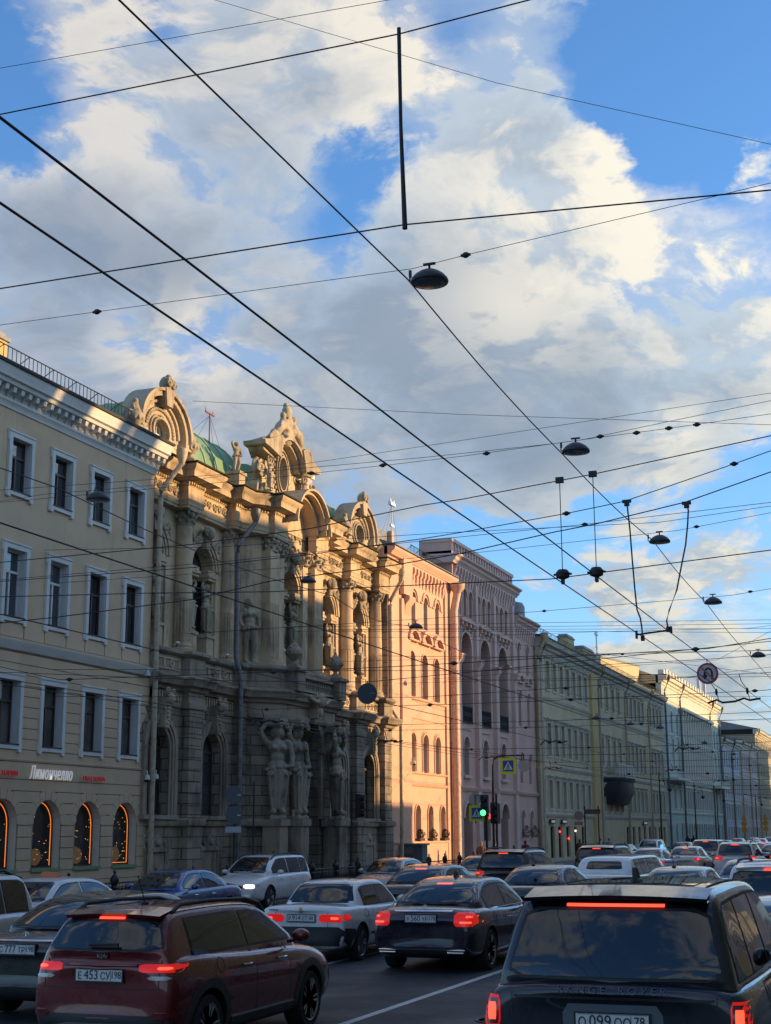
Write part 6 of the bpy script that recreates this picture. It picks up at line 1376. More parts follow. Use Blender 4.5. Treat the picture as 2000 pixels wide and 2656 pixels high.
    # wall cameras, electric cabinet, antennas
    for i, (y, z, l) in enumerate(((46.9,8.0,'upper dome camera on the tan house corner'),(47.1,4.2,'lower dome camera on the tan house corner'),(47.75,4.25,'dome camera on the palace side of the drainpipe'),(77.0,6.0,'dome camera on the orange house corner'))):
        x = FX+.25 if y < 70 else FX+.3; T = Thing('security_camera', l, 'camera', (x,y,z), 'dome cameras'); T.part('bracket', MB().tube([(FX-.05,y,z+.25),(x,y,z+.27),(x,y,z+.1)], .025, 6), M['white']); T.part('housing', MB().lathe([(.0,.14),(.08,.12),(.10,.0),(.10,-.04)], (x,y,z), 12), M['white']); T.part('dome', MB().blob((x,y,z-.04),(.085,.085,.10),10,7), M['black'])
    for i, (y, zb) in enumerate(((49.35,9.4),(53.7,9.4),(56.2,3.6))):
        T = Thing('floodlight', f'small white floodlight {("by the left caryatid pedestal","by the second caryatid pedestal","on the wall left of the portal caryatids")[i]}', 'light', (FX+.15,y,zb)); x = FX+.15 if i < 2 else FX+1.25
        T.part('head', MB().blob((x,y,zb+.1),(.09,.11,.06),8,6), M['sign white']); T.part('bracket', MB().tube([(x-.1,y,zb-.05),(x,y,zb+.05)], .02, 6), M['iron'])
    T = Thing('electric_cabinet', 'grey electric cabinet on the pavement at the foot of the drainpipe', 'cabinet', (-26.2,75.4,kz)); T.part('body', MB().box(-26.7,-25.6,75.0,75.9,kz,1.5), M['sign grey']); T.part('lid', MB().box(-26.8,-25.5,74.9,76,1.5,1.6), M['roofgrey']); T.part('door', MB().box(-26.6,-26.1,74.96,74.995,1.05,1.42), M['roofgrey'])
    for i, (x, y, z0, z1, l) in enumerate(((FX-2.0,55.75,18.9,20.85,'red roof mast with a T bar behind the palace left gable'),(FX-3,82.7,18.5,22.5,'white antenna mast with guy wires on the orange house roof'),(FX-2.0,139.0,17.5,21.2,'white antenna on the cream house roof'))):
        T = Thing('antenna_mast', l, 'antenna', (x,y,z0)); m = (mcol('rusty', (.22,.07,.05), .7), M['sign white'], M['sign white'])[i]
        T.part('mast', MB().tube([(x,y,z0),(x,y,z1)], (.028,.035,.07)[i], 6), m); h = MB()
        if i == 0: h.box(x-.03,x+.03,y-.42,y+.42,z1-.04,z1+.03); h.box(x-.03,x-.01,y-.4,y-.36,z1,z1+.18); h.box(x-.03,x-.01,y+.33,y+.37,z1,z1+.18); h.box(x-.03,x+.03,y-.28,y+.28,z0+.25,z0+.32)
        else: h.box(x-.1,x+.1,y-.42,y+.42,z1-.15,z1+.05); h.blob((x,y-.3,z1+.15),(.08,.10,.12),8,6); h.blob((x,y+.3,z1+.15),(.08,.10,.12),8,6); h.box(x-.06,x+.06,y-.3,y+.3,z0+(z1-z0)*.62,z0+(z1-z0)*.66)
        T.part('antenna_head', h, M['rusty'] if i == 0 else M['sign white'])
        if i < 2:
            for s in (-1,1):
                for q in (1.6,3.1): T.part('guy_wire', MB().tube([(x,y,z1-.1),(x-.4,y+s*q,z0-.6)], .008, 4), M['wire'])
street_things()
# ================================================================ cars
def lerp_tab(tab, u):
    for a, b in zip(tab, tab[1:]):
        if a[0] <= u <= b[0]:
            t = (u-a[0])/(b[0]-a[0]); return [p+(q-p)*t for p, q in zip(a, b)]
    return list(tab[0] if u < tab[0][0] else tab[-1])
def loft(secs):
    """closed loft through half sections (x >= 0), mirrored"""
    mb = MB(); n = len(secs[0][1]); N = 2*n-2
    vs = []
    for y, half in secs:
        for x, z, dy in half: vs.append((x, y+dy, z))
        for x, z, dy in half[-2:0:-1]: vs.append((-x, y+dy, z))
    fs = []
    for i in range(len(secs)-1):
        for k in range(N): fs.append((i*N+k, i*N+(k+1) % N, (i+1)*N+(k+1) % N, (i+1)*N+k))
    for base, flip in ((0, False), ((len(secs)-1)*N, True)):
        for k in range(n-1):
            a, b = k, k+1; a2 = (N-a) % N; b2 = (N-b) % N
            q = [base+a, base+b, base+b2, base+a2]; q = list(dict.fromkeys(q))
            if len(q) > 2: fs.append(tuple(q if flip else q[::-1]))
    return mb.add(vs, fs)
def decal(bvh, grid, d, off=.006, depth=.03, m=None):
    """patch laid on a surface: grid of ray origins, one direction; with thin edges so it is a solid piece"""
    d = Vector(d).normalized(); P = []
    for row in grid:
        r = []
        for o in row:
            h = bvh.ray_cast(Vector(o), d, 30)
            r.append((h[0]-d*off, h[1]) if h[0] is not None else None)
        P.append(r)
    for r in P:      # fill misses from neighbours
        for i in range(len(r)):
            if r[i] is None:
                c = [r[j] for j in sorted(range(len(r)), key=lambda j: abs(j-i)) if r[j] is not None]
                r[i] = c[0] if c else None
    P = [r for r in P if r[0] is not None]
    mb = MB()
    if len(P) < 2: return mb
    nr, nc = len(P), len(P[0])
    vs = [p[0] for r in P for p in r]; fs = [(i*nc+j, i*nc+j+1, (i+1)*nc+j+1, (i+1)*nc+j) for i in range(nr-1) for j in range(nc-1)]
    ring = [j for j in range(nc)]+[i*nc+nc-1 for i in range(1, nr)]+[(nr-1)*nc+j for j in range(nc-2, -1, -1)]+[i*nc for i in range(nr-2, 0, -1)]
    o = len(vs)
    for k in ring: vs.append(vs[k]+d*(depth+off))
    L = len(ring)
    for k in range(L): fs.append((ring[k], ring[(k+1) % L], o+(k+1) % L, o+k))
    return mb.add(vs, fs)
def quadgrid(c00, c10, c11, c01, nu, nv, corner=0.0):
    """grid over a planar quad (bottom-left, bottom-right, top-right, top-left), rounded corners"""
    c = [Vector(v) for v in (c00, c10, c11, c01)]; G = []
    ts = [i/nv for i in range(nv+1)]
    for t in ts:
        row = []; k = 0
        if corner > 0:
            e = min(t, 1-t)/corner
            if e < 1: k = corner*.6*(1-math.sqrt(max(0, 1-(1-e)**2)))
        for j in range(nu+1):
            s = j/nu; s = k+(1-2*k)*s
            row.append((c[0]*(1-s)+c[1]*s)*(1-t)+(c[3]*(1-s)+c[2]*s)*t)
        G.append(row)
    return G
SEDAN = dict(L=4.85, W=1.84, H=1.46, wb=2.85, wr=.33, ru=.20,
    low=[(0,.84,.44,.70,.80),(.010,.92,.30,.86,.95),(.045,.965,.22,.95,1.03),(.14,.99,.19,.96,1.045),(.22,1,.18,.96,1.03),(.42,1,.18,.94,.98),(.62,1,.18,.92,.96),(.72,1,.18,.91,.97),(.86,.98,.18,.84,.90),(.95,.93,.22,.72,.78),(.99,.84,.30,.62,.67),(1,.72,.36,.56,.60)],
    gh=[(.145,-.42,.62),(.19,-.30,.62),(.25,-.14,.62),(.31,-.045,.625),(.38,-.008,.63),(.47,0,.63),(.56,-.012,.62),(.61,-.05,.61),(.67,-.19,.61),(.73,-.36,.62),(.775,-.52,.63)],
    doors=(.27,.455,.66), glass=((.235,.455),(.475,.70)), belt=.97)
BOXY = dict(L=4.42, W=1.68, H=1.38, wb=2.66, wr=.31, ru=.19,
    low=[(0,.90,.42,.80,.88),(.008,.955,.26,.90,.965),(.03,.98,.22,.915,.985),(.14,1,.20,.915,.99),(.24,1,.19,.91,.98),(.42,1,.19,.90,.94),(.62,1,.19,.89,.93),(.72,1,.19,.87,.92),(.88,.99,.19,.82,.86),(.97,.97,.22,.76,.80),(.995,.93,.26,.70,.75),(1,.90,.34,.66,.70)],
    gh=[(.185,-.42,.66),(.215,-.30,.66),(.25,-.12,.665),(.285,-.03,.67),(.35,-.005,.67),(.45,0,.67),(.54,-.01,.66),(.58,-.04,.66),(.63,-.20,.66),(.68,-.37,.66),(.70,-.47,.66)],
    doors=(.27,.445,.63), glass=((.27,.44),(.455,.645)), belt=.93)
HATCH = dict(L=4.24, W=1.75, H=1.51, wb=2.60, wr=.325, ru=.17,
    low=[(0,.80,.48,.74,.92),(.012,.90,.34,.90,1.03),(.04,.95,.24,1.0,1.08),(.12,.985,.21,1.02,1.10),(.25,1,.20,1.0,1.06),(.42,1,.20,.97,1.02),(.60,1,.20,.95,1.0),(.70,1,.20,.94,1.0),(.85,.98,.20,.88,.95),(.95,.93,.24,.76,.84),(.99,.84,.32,.64,.72),(1,.72,.38,.58,.64)],
    gh=[(.012,-.44,.66),(.03,-.34,.66),(.05,-.20,.66),(.072,-.07,.66),(.11,-.02,.665),(.22,-.008,.67),(.36,0,.66),(.50,-.012,.65),(.57,-.05,.64),(.64,-.20,.63),(.71,-.37,.64),(.76,-.50,.64)],
    doors=(.20,.43,.64), glass=((.13,.41),(.43,.69)), belt=1.03)
SUVT = dict(L=4.72, W=1.89, H=1.72, wb=2.75, wr=.37, ru=.18,
    low=[(0,.84,.50,.80,1.02),(.010,.92,.36,1.0,1.12),(.035,.96,.28,1.09,1.16),(.12,.99,.25,1.11,1.17),(.25,1,.24,1.10,1.15),(.42,1,.24,1.08,1.12),(.60,1,.24,1.06,1.12),(.72,1,.24,1.04,1.12),(.86,.98,.24,.98,1.07),(.95,.94,.28,.88,.97),(.99,.87,.36,.76,.86),(1,.80,.42,.66,.74)],
    gh=[(.012,-.55,.70),(.022,-.40,.70),(.04,-.20,.70),(.058,-.06,.70),(.09,-.015,.70),(.20,-.005,.70),(.36,0,.70),(.50,-.01,.69),(.57,-.04,.68),(.64,-.20,.67),(.70,-.38,.68),(.75,-.56,.68)],
    doors=(.21,.42,.63), glass=((.06,.185),(.20,.405),(.425,.68)), belt=1.12)
RRT = dict(L=5.0, W=1.99, H=1.84, wb=2.92, wr=.39, ru=.18,
    low=[(0,.93,.46,.90,1.10),(.006,.965,.36,1.06,1.17),(.02,.985,.30,1.12,1.19),(.10,1,.28,1.14,1.19),(.25,1,.27,1.14,1.18),(.42,1,.27,1.13,1.16),(.60,1,.27,1.12,1.16),(.72,1,.27,1.12,1.18),(.88,.99,.27,1.08,1.15),(.97,.96,.30,1.0,1.07),(.995,.92,.36,.9,.98),(1,.88,.42,.8,.88)],
    gh=[(.016,-.68,.735),(.030,-.50,.73),(.055,-.24,.725),(.072,-.075,.72),(.10,-.02,.715),(.22,-.005,.71),(.40,0,.705),(.54,-.012,.70),(.60,-.05,.69),(.66,-.22,.69),(.71,-.42,.70),(.745,-.62,.70)],
    doors=(.22,.42,.63), glass=((.055,.20),(.215,.405),(.425,.675)), belt=1.165)
LIMO = dict(L=8.6, W=1.98, H=1.50, wb=6.2, wr=.34, ru=.13,
    low=[(0,.86,.42,.74,.84),(.006,.93,.28,.88,.96),(.02,.97,.22,.95,1.02),(.08,1,.19,.96,1.03),(.14,1,.18,.96,1.01),(.4,1,.18,.94,.98),(.7,1,.18,.94,.98),(.85,1,.18,.9,.96),(.95,.97,.2,.82,.88),(.99,.9,.25,.7,.76),(1,.8,.36,.6,.66)],
    gh=[(.115,-.42,.72),(.135,-.22,.72),(.155,-.06,.72),(.19,-.01,.72),(.3,0,.72),(.5,0,.72),(.68,-.01,.70),(.72,-.06,.68),(.76,-.24,.67),(.80,-.48,.67)],
    doors=(.22,.5,.7), glass=((.19,.255),(.275,.40),(.42,.54),(.56,.68)), belt=.97)
PR = {}
def car_shapes(key, t):
    """all meshes of a body type, made once"""
    if key in PR: return PR[key]
    L, W, H = t['L'], t['W'], t['H']; hw = W/2
    def Y(u): return -L/2+u*L
    secs = []
    for u, w, zb, zs, zt in t['low']:
        w *= hw; bow = -.05 if u < .05 else (.10 if u > .97 else 0)
        hp = [(0,zb,bow),(.6*w,zb,bow*.7),(.90*w,zb+.015,bow*.2),(.975*w,zb+.12,0),(w,zb+(zs-zb)*.45,0),(.995*w,zb+(zs-zb)*.75,0),(.965*w,zs-.03,0),(.90*w,zs+(zt-zs)*.45,0),(.70*w,zs+(zt-zs)*.85,bow*.3),(.35*w,zt,bow*.7),(0,zt+.005,bow)]
        secs.append((Y(u), hp))
    low = loft(secs)
    secs = []
    for u, dz, wr in t['gh']:
        zt = H+dz; wr = wr*hw*1.02; wb_ = hw*.93; lo = lerp_tab(t['low'], u); zb = lo[3]-.10; bow = -.07 if u < .3 and t is not LIMO else (.12 if u > .6 else 0)
        if u < .2 and t in (SUVT, RRT, HATCH): wb_ = hw*.90
        k = max(.02, zt-.06-zb); f = min(1, max(0, (zt-zb)/(H-zb)))
        wr2 = wb_+(wr-wb_)*f if f < 1 else wr
        hp = [(0,zb-.05,0),(wb_*.9,zb-.05,0),(wb_,zb,0),(wb_+(wr2-wb_)*.35,zb+k*.36,0),(wb_+(wr2-wb_)*.8,zb+k*.82,0),(wr2,zb+k*.97,0),(wr2*.955,max(zb+.02,zt-.022),bow*.15),(wr2*.80,zt-.004,bow*.4),(wr2*.45,zt+.012,bow*.8),(0,zt+.018,bow)]
        secs.append((Y(u), hp))
    gh = loft(secs)
    ya = Y(t['ru']); yf = ya+t['wb']; r = t['wr']
    cut = MB()
    for yy in (ya, yf):
        for s in (-1, 1): cut.lathe([(0,-.26),(r+.055,-.26),(r+.055,.26),(0,.26)], (s*(hw-.05), yy, r-.0), 36, 'x')
    lm = evaluated(low.mesh('b', M['black'], smooth=0), [('SUBSURF', dict(levels=2, render_levels=2))])
    co = bpy.data.objects.new('cut', cut.mesh('cut', M['black'], smooth=0)); C.objects.link(co)
    lm = evaluated(lm, [('BOOLEAN', dict(object=co, operation='DIFFERENCE', solver='EXACT'))])
    bpy.data.objects.remove(co)
    gm = evaluated(gh.mesh('g', M['black'], smooth=0), [('SUBSURF', dict(levels=2, render_levels=2))])
    mb = MB()
    for me, k in ((lm, 0), (gm, 0)):
        mb.add([v.co[:] for v in me.vertices], [tuple(p.vertices) for p in me.polygons])
    body = bpy.data.meshes.new('body'); body.from_pydata(mb.v, [], mb.f); body.materials.append(M['black']); body.materials.append(M['black'])
    for p in body.polygons:      # the inside of the wheel arches is dark
        c = p.center
        for yy in (ya, yf):
            if math.hypot(c.y-yy, c.z-r) < r+.057 and abs(c.x) < hw-.03 and (abs(p.normal.x) < .5 or abs(c.x) < hw-.2): p.material_index = 1
    body.shade_smooth(); body.set_sharp_from_angle(angle=R(38))
    bvh = BVHTree.FromPolygons(mb.v, mb.f)
    S = dict(body=body, bvh=bvh, Y=Y, ya=ya, yf=yf, t=t)
    def zr(y): return H+lerp_tab([(Y(a), b, c) for a, b, c in t['gh']], y)[1]
    belt = t['belt']
    def sideglass(a, b, s, grow=0):
        G = []; n = 14; y0, y1 = Y(a)-grow, Y(b)+grow
        cols = []
        for i in range(n+1):
            y = y0+(y1-y0)*i/n; zl = belt+.025-grow+ (.0 if t is not HATCH else .03*max(0,(y0-y)/L)); zt = max(zl+.006, zr(y)-.115+grow)
            if i == 0: y_ = y
            cols.append([(s*3, y, zl+(zt-zl)*j/5) for j in range(6)])
        return [[cols[i][j] for i in range(n+1)] for j in range(6)]
    S['side'] = []
    for s in (-1, 1):
        for a, b in t['glass']:
            S['side'].append((decal(bvh, sideglass(a, b, s), (-s,0,0), .007).mesh('side_window', M['carglass'], smooth=50), decal(bvh, sideglass(a, b, s, .022), (-s,0,0), .0035).mesh('window_trim', M['black'], smooth=50)))
    # windscreen and rear window
    g0 = t['gh']; zmax = H-.075
    zl = lerp_tab(t['low'], g0[1][0])[4]+.03
    z0r = max(zl, H+g0[0][1]+.05); wtop = g0[4][2]*hw*.84; wbot = hw*(.80 if t in (SEDAN, BOXY) else .80)
    if t is BOXY: wbot = hw*.76
    if t is LIMO: z0r, zmaxr, wtop, wbot = 1.16, 1.34, hw*.46, hw*.52
    elif t is RRT: zmaxr = H-.17; z0r = 1.22; wtop = hw*.66; wbot = hw*.78
    elif t is HATCH: zmaxr = H-.14; z0r = 1.12; wtop = hw*.60; wbot = hw*.74
    elif t is SUVT: zmaxr = H-.15; z0r = 1.20; wtop = hw*.64; wbot = hw*.74
    else: zmaxr = H-.06
    def rear(g): return quadgrid((-wbot-g,-6,z0r-g),(wbot+g,-6,z0r-g),(wtop+g,-6,zmaxr+g),(-wtop-g,-6,zmaxr+g),16,10,.12)
    S['rear'] = (decal(bvh, rear(0), (0,1,0), .008).mesh('rear_window', M['carglass'], smooth=50), decal(bvh, rear(.022), (0,1,0), .004).mesh('window_trim', M['black'], smooth=50))
    zf = lerp_tab(t['low'], t['gh'][-2][0])[4]+.03
    fw = [(-hw*.74,6,zf),(hw*.74,6,zf),(hw*.56,6,H-.07),(-hw*.56,6,H-.07)]
    S['front'] = decal(bvh, quadgrid(*fw,16,10,.1), (0,-1,0), .008).mesh('windscreen', M['carglass'], smooth=50)
    S['zr'] = (z0r, zmaxr, wbot, wtop)
    seams = []
    for s in (-1, 1):
        for u in t['doors']:
            y = Y(u); mb2 = decal(bvh, [[(s*3, y-.005, z), (s*3, y+.005, z)] for z in [.34+(belt-.36)*i/8 for i in range(9)]], (-s,0,0), .002, .01)
            seams.append(mb2.mesh('door_seam', M['black']))
    S['seams'] = seams
    hs = []
    for s in (-1, 1):
        for u in t['doors'][1:]:
            y = Y(u)-.24; h = bvh.ray_cast(Vector((s*3, y, belt-.16)), Vector((-s,0,0)), 5)[0]
            k = MB(); k.tube([(h.x+s*.005,y-.10,h.z),(h.x+s*.035,y-.07,h.z+.004),(h.x+s*.035,y+.07,h.z+.004),(h.x+s*.005,y+.10,h.z)], .013, 6); hs.append(k.mesh('door_handle', M['black']))
    S['handles'] = hs
    ms = []
    for s in (-1, 1):
        y = Y(t['glass'][-1][1])-.16; k = MB(); k.blob((s*(hw+.09), y, belt+.06), (.11,.085,.075), 12, 8); k.tube([(s*(hw-.08),y+.02,belt-.01),(s*(hw+.05),y,belt+.02)], .03, 6); ms.append(k.mesh('mirror', M['black'], smooth=60))
    S['mirrors'] = ms
    PR[key] = S; return S
def wheel_meshes(r):
    k = ('w', round(r,3))
    if k in PR: return PR[k]
    ty = MB(); ty.lathe([(r*.70,-.10),(r*.93,-.115),(r*.985,-.09),(r,-.05),(r,.05),(r*.985,.09),(r*.93,.115),(r*.70,.10)], (0,0,0), 32, 'x')
    rm = MB(); rm.lathe([(r*.70,.10),(r*.72,.115),(r*.66,.10),(r*.64,.02),(0,.0)], (0,0,0), 32, 'x'); rm.lathe([(r*.15,.04),(r*.13,.095),(0,.10)], (0,0,0), 12, 'x')
    for i in range(10):
        a = 2*math.pi*(i//2)/5+(.16 if i % 2 else -.16); rm.tube([(.075, .12*r*math.cos(a), .12*r*math.sin(a)), (.10, .67*r*math.cos(a), .67*r*math.sin(a))], r*.055, 6)
    dk = MB(); dk.lathe([(r*.64,.03),(0,.03)], (0,0,0), 24, 'x')
    PR[k] = (ty.mesh('wheel', M['tyre'], smooth=50), rm.mesh('rim', M['rim'], smooth=35), dk.mesh('brake_disc', M['black'])); return PR[k]
M['tyre'] = mat('tyre rubber', simple, (.014,.014,.015), .8, var=.3); M['rim'] = mat('alloy rim', simple, (.30,.31,.32), .3, .8, var=.3)
M['carglass'] = mat('tinted car glass', simple, (.008,.012,.018), .03, 0, 0, .5, ior=1.7)
M['chrome'] = mat('chrome', simple, (.62,.63,.65), .12, 1.0)
M['tail'] = mat('lit tail lamp', simple, (.30,.01,.012), .15, em=(1,.02,.015), ems=.30); M['tailhot'] = mat('bright brake element', simple, (.5,.05,.03), .2, em=(1,.07,.03), ems=1.5)
M['tailoff'] = mat('dark red lens', simple, (.12,.008,.01), .15, coat=1); M['clearlens'] = mat('clear lens', simple, (.5,.5,.52), .1, coat=1); M['headlit'] = mat('lit head lamp', simple, (.8,.8,.75), .2, em=(1,.86,.66), ems=2.5)
M['plate'] = mat('number plate', simple, (.62,.63,.64), .4); M['plateink'] = mat('plate ink', simple, (.02,.02,.022), .5); M['darkplastic'] = mat('dark bumper plastic', simple, (.03,.03,.032), .6, var=.3)
M['skid'] = mat('silver bumper trim', simple, (.36,.37,.38), .35, .6)
def boxtail(hw): return [(-1, ((.60,.72),(.93,.72),(.93,.93),(.66,.93)))]
def car(shape, key, colour, loc, label, cat='car', name='sedan', rz=0, metal=.35, tails=None, brake=None, plate=None, rails=False, fin=True, plate_z=.80, third=True, lit=True, front_lights=False, lowblack=.42, group=None, simple_=False, antenna=False, handlem=None):
    S = car_shapes(key, shape); t = S['t']; hw = t['W']/2; L = t['L']; bvh = S['bvh']; Y = S['Y']
    T = Thing(name, label, cat, loc, group, rz)
    def put(n, me, parent=None, m=None, lab=None):
        o = bpy.data.objects.new(n, me); C.objects.link(o); o.parent = parent or T.o
        if m: o.material_slots[0].link = 'OBJECT'; o.material_slots[0].material = m
        if lab: o['label'] = lab
        return o
    pm = mat('car paint '+str(colour), paint, colour, metal)
    body = put('body', S['body'], m=pm)
    for g, tr in S['side']: put('side_window', g, put('window_trim', tr))
    put('rear_window', S['rear'][0], put('window_trim', S['rear'][1])); put('windscreen', S['front'])
    if not simple_:
        for s in S['seams']: put('door_seam', s, body)
        for h in S['handles']: put('door_handle', h, body, m=handlem or M['chrome'])
    for m_ in S['mirrors']: put('mirror', m_, m=pm)
    ty, rm, dk = wheel_meshes(t['wr'])
    for yy in (S['ya'], S['yf']):
        for s in (-1, 1):
            w = put('wheel', ty); w.location = (s*(hw-.13), yy, t['wr']); w.rotation_euler = (0,0,0 if s > 0 else math.pi)
            put('rim', rm, w)
            if not simple_: put('brake_disc', dk, w)
    def mesh(n, mb, m, parent=None, smooth=50, lab=None): return put(n, mb.mesh(n, m, smooth=smooth), parent, lab=lab)
    def rgrid(x0,x1,z0,z1,nu=8,nv=4,corner=.0): return quadgrid((x0,-6,z0),(x1,-6,z0),(x1,-6,z1),(x0,-6,z1),nu,nv,corner)
    # tail lamps: (x inner, x outer, z low, z high) mirrored, plus a part round the corner
    tl = tails or (.62,.95,.76,.90)
    for s in (-1, 1):
        a, b = sorted((s*tl[0]*hw, s*tl[1]*hw))
        lamp = mesh('tail_light', decal(bvh, rgrid(a,b,tl[2],tl[3],10,5,.2), (0,1,0), .010), M['tail'] if lit else M['tailoff'])
        if len(tl) <= 4:
            q = decal(bvh, quadgrid((s*3,-L/2+.04,tl[2]+.015),(s*3,-L/2+.34,tl[2]+.05),(s*3,-L/2+.30,tl[3]-.01),(s*3,-L/2+.04,tl[3]),5,4,.2), (-s,0,0), .008)
            mesh('tail_light_side', q, M['tail'] if lit else M['tailoff'], lamp)
        if lit and brake != 'none':
            w = (b-a); c = (a+b)/2+s*w*.12
            hz = (tl[2]+tl[3])/2; hh = (tl[3]-tl[2])
            if brake == 'bars':
                for dz, x0, x1 in ((-.22,-.32,.40),(.18,-.05,.48)):
                    xs = sorted((c+s*w*x0, c+s*w*x1)); mesh('brake_element', decal(bvh, quadgrid((xs[0],-6,hz+dz*hh-.012),(xs[1],-6,hz+dz*hh-.012),(xs[1],-6,hz+dz*hh+.016),(xs[0],-6,hz+dz*hh+.016),6,1), (0,1,0), .018), M['tailhot'], lamp)
            else: mesh('brake_element', decal(bvh, rgrid(c-w*.16,c+w*.16,hz-hh*.16,hz+hh*.18,4,3,.3), (0,1,0), .018), M['tailhot'], lamp)
    z0r, zmr, wbo, wto = S['zr']
    if third:
        y_roof = zmr+.03 if t in (HATCH, SUVT, RRT) else zmr-.04
        w = .14 if t is not RRT else .36
        mesh('third_brake_light', decal(bvh, rgrid(-w,w,y_roof,y_roof+.020,10,1), (0,1,0), .035 if t in (HATCH,SUVT,RRT) else .014), M['tailhot'] if lit else M['tailoff'])
    if t in (HATCH, SUVT, RRT):      # roof spoiler
        sp = MB(); z = t['H']-.05; yb = -L/2+(.19 if t is HATCH else .15 if t is SUVT else .20)
        w = hw*.62 if t is not RRT else hw*.68
        for i in range(12):
            xa, xb = -w+2*w*i/12, -w+2*w*(i+1)/12; ca, cb = .02*(1-(xa/w)**2), .02*(1-(xb/w)**2)
            sp.add([(xa,yb+.34,z+ca+.035),(xb,yb+.34,z+cb+.035),(xb,yb,z+cb-.03),(xa,yb,z+ca-.03),(xa,yb+.02,z+ca-.06),(xb,yb+.02,z+cb-.06),(xb,yb+.34,z-.02),(xa,yb+.34,z-.02)], [(0,1,2,3),(3,2,5,4),(4,5,6,7)])
        mesh('roof_spoiler', sp, pm, smooth=50)
    if fin:
        k = MB(); y = Y(.30 if t in (HATCH,SUVT,RRT) else .40)-(.35 if t is RRT else .0); z = t['H']+(.0 if t is not RRT else .01)
        k.prism_x([(y-.09,z),(y+.12,z),(y-.04,z+.10),(y-.08,z+.11)], -.018, .018); k.blob((0,y,z),(.055,.12,.03),10,6); mesh('antenna_fin', k, M['black'])
    if antenna:
        k = MB(); y = Y(.2); k.blob((0,y,t['H']+.01),(.05,.06,.03),8,5); k.tube([(0,y,t['H']+.02),(0,y-.16,t['H']+.30)], .006, 5); mesh('antenna', k, M['black'])
    if rails:
        for s in (-1, 1):
            ys = [Y(u) for u in (.10,.14,.30,.50,.58,.62)]; k = MB(); zz = lambda y: bvh.ray_cast(Vector((s*hw*.62,y,4)), Vector((0,0,-1)), 5)[0].z
            k.tube([(s*hw*.63, y, zz(y)+(.0 if i in (0,5) else .055)) for i, y in enumerate(ys)], .022, 8); mesh('roof_rail', k, M['darkplastic'])
    if not simple_:
        zt_ = tl[3]+.03; zb_ = max(.5, tl[2]-.16); xw = hw*(.60 if t in (SEDAN,BOXY) else .74)
        for g_ in ([quadgrid((s_*xw-.004,-6,zb_),(s_*xw+.004,-6,zb_),(s_*xw+.004,-6,zt_),(s_*xw-.004,-6,zt_),1,8) for s_ in (-1,1)]+[quadgrid((-hw*.86,-6,zb_-.004),(hw*.86,-6,zb_-.004),(hw*.86,-6,zb_+.004),(-hw*.86,-6,zb_+.004),18,1)]):
            mesh('panel_seam', decal(bvh, g_, (0,1,0), .003, .01), M['black'], body)
        fl_ = [[(3, S['ya']+.25+q*math.cos(a), shape['belt']-.12+q*math.sin(a)) for a in [2*math.pi*i/20 for i in range(21)]] for q in (.072,.079)]
        mesh('fuel_flap_seam', decal(bvh, fl_, (-1,0,0), .003, .01), M['black'], body)
    if lowblack:
        mesh('lower_bumper', decal(bvh, rgrid(-hw*.80,hw*.80,.27,lowblack,16,4,.15), (0,1,0), .012), M['darkplastic'])
    if not simple_ or plate:
        h = bvh.ray_cast(Vector((0,-6,plate_z)), Vector((0,1,0)), 9)[0]; y = h.y-.012
        k = MB(); k.box(-.275,.275,y-.006,y+.05,plate_z-.072,plate_z+.066); fr = mesh('plate_frame', k, M['black'], smooth=0); k = MB(); k.box(-.26,.26,y-.010,y-.006,plate_z-.056,plate_z+.056); pl = mesh('number_plate', k, M['plate'], fr, smooth=0)
        if plate:
            def ink(tx, size, x, z, sx=1.0):
                q = text_mb(tx, size, .0015); q.v = [(x+a*sx, y-.0125-c, z+b) for a, b, c in q.v]; return q
            a, b, c, d = plate; q = ink(a, .098, -.215, plate_z-.008, .85); q.join(ink(b, .125, -.085, plate_z, .88)); q.join(ink(c, .098, .075, plate_z-.008, .85)); q.join(ink(d, .098, .195, plate_z+.004, .82)); q.box(.134,.137,y-.0125,y-.0105,plate_z-.05,plate_z+.05)
            q.box(-.25,.25,y-.0125,y-.0105,plate_z+.052,plate_z+.0545); q.box(-.25,.25,y-.0125,y-.0105,plate_z-.0545,plate_z-.052)
            mesh('plate_lettering', q, M['plateink'], pl, smooth=0)
    if front_lights:
        for s in (-1, 1):
            a, b = sorted((s*.52*hw, s*.90*hw)); zf = lerp_tab(t['low'], .99)[3]
            mesh('headlight', decal(bvh, quadgrid((a,6,zf-.06),(b,6,zf-.06),(b,6,zf+.06),(a,6,zf+.05),8,4,.25), (0,-1,0), .012), M['headlit'] if front_lights == 'lit' and s < 0 else M['clearlens'])
            mesh('headlight_side', decal(bvh, quadgrid((s*3,L/2-.34,zf+.0),(s*3,L/2-.07,zf-.05),(s*3,L/2-.07,zf+.06),(s*3,L/2-.34,zf+.08),4,3,.2), (-s,0,0), .009), M['clearlens'])
        zf = lerp_tab(t['low'], .99)[3]; g = decal(bvh, quadgrid((-.42*hw,6,zf-.16),(.42*hw,6,zf-.16),(.46*hw,6,zf+.03),(-.46*hw,6,zf+.03),10,5,.15), (0,-1,0), .012); mesh('grille', g, M['darkplastic'])
        g = MB()
        for q in range(3):
            h = decal(bvh, quadgrid((-.40*hw,6,zf-.13+q*.05),(.40*hw,6,zf-.13+q*.05),(.40*hw,6,zf-.115+q*.05),(-.40*hw,6,zf-.115+q*.05),8,1), (0,-1,0), .022); g.join(h)
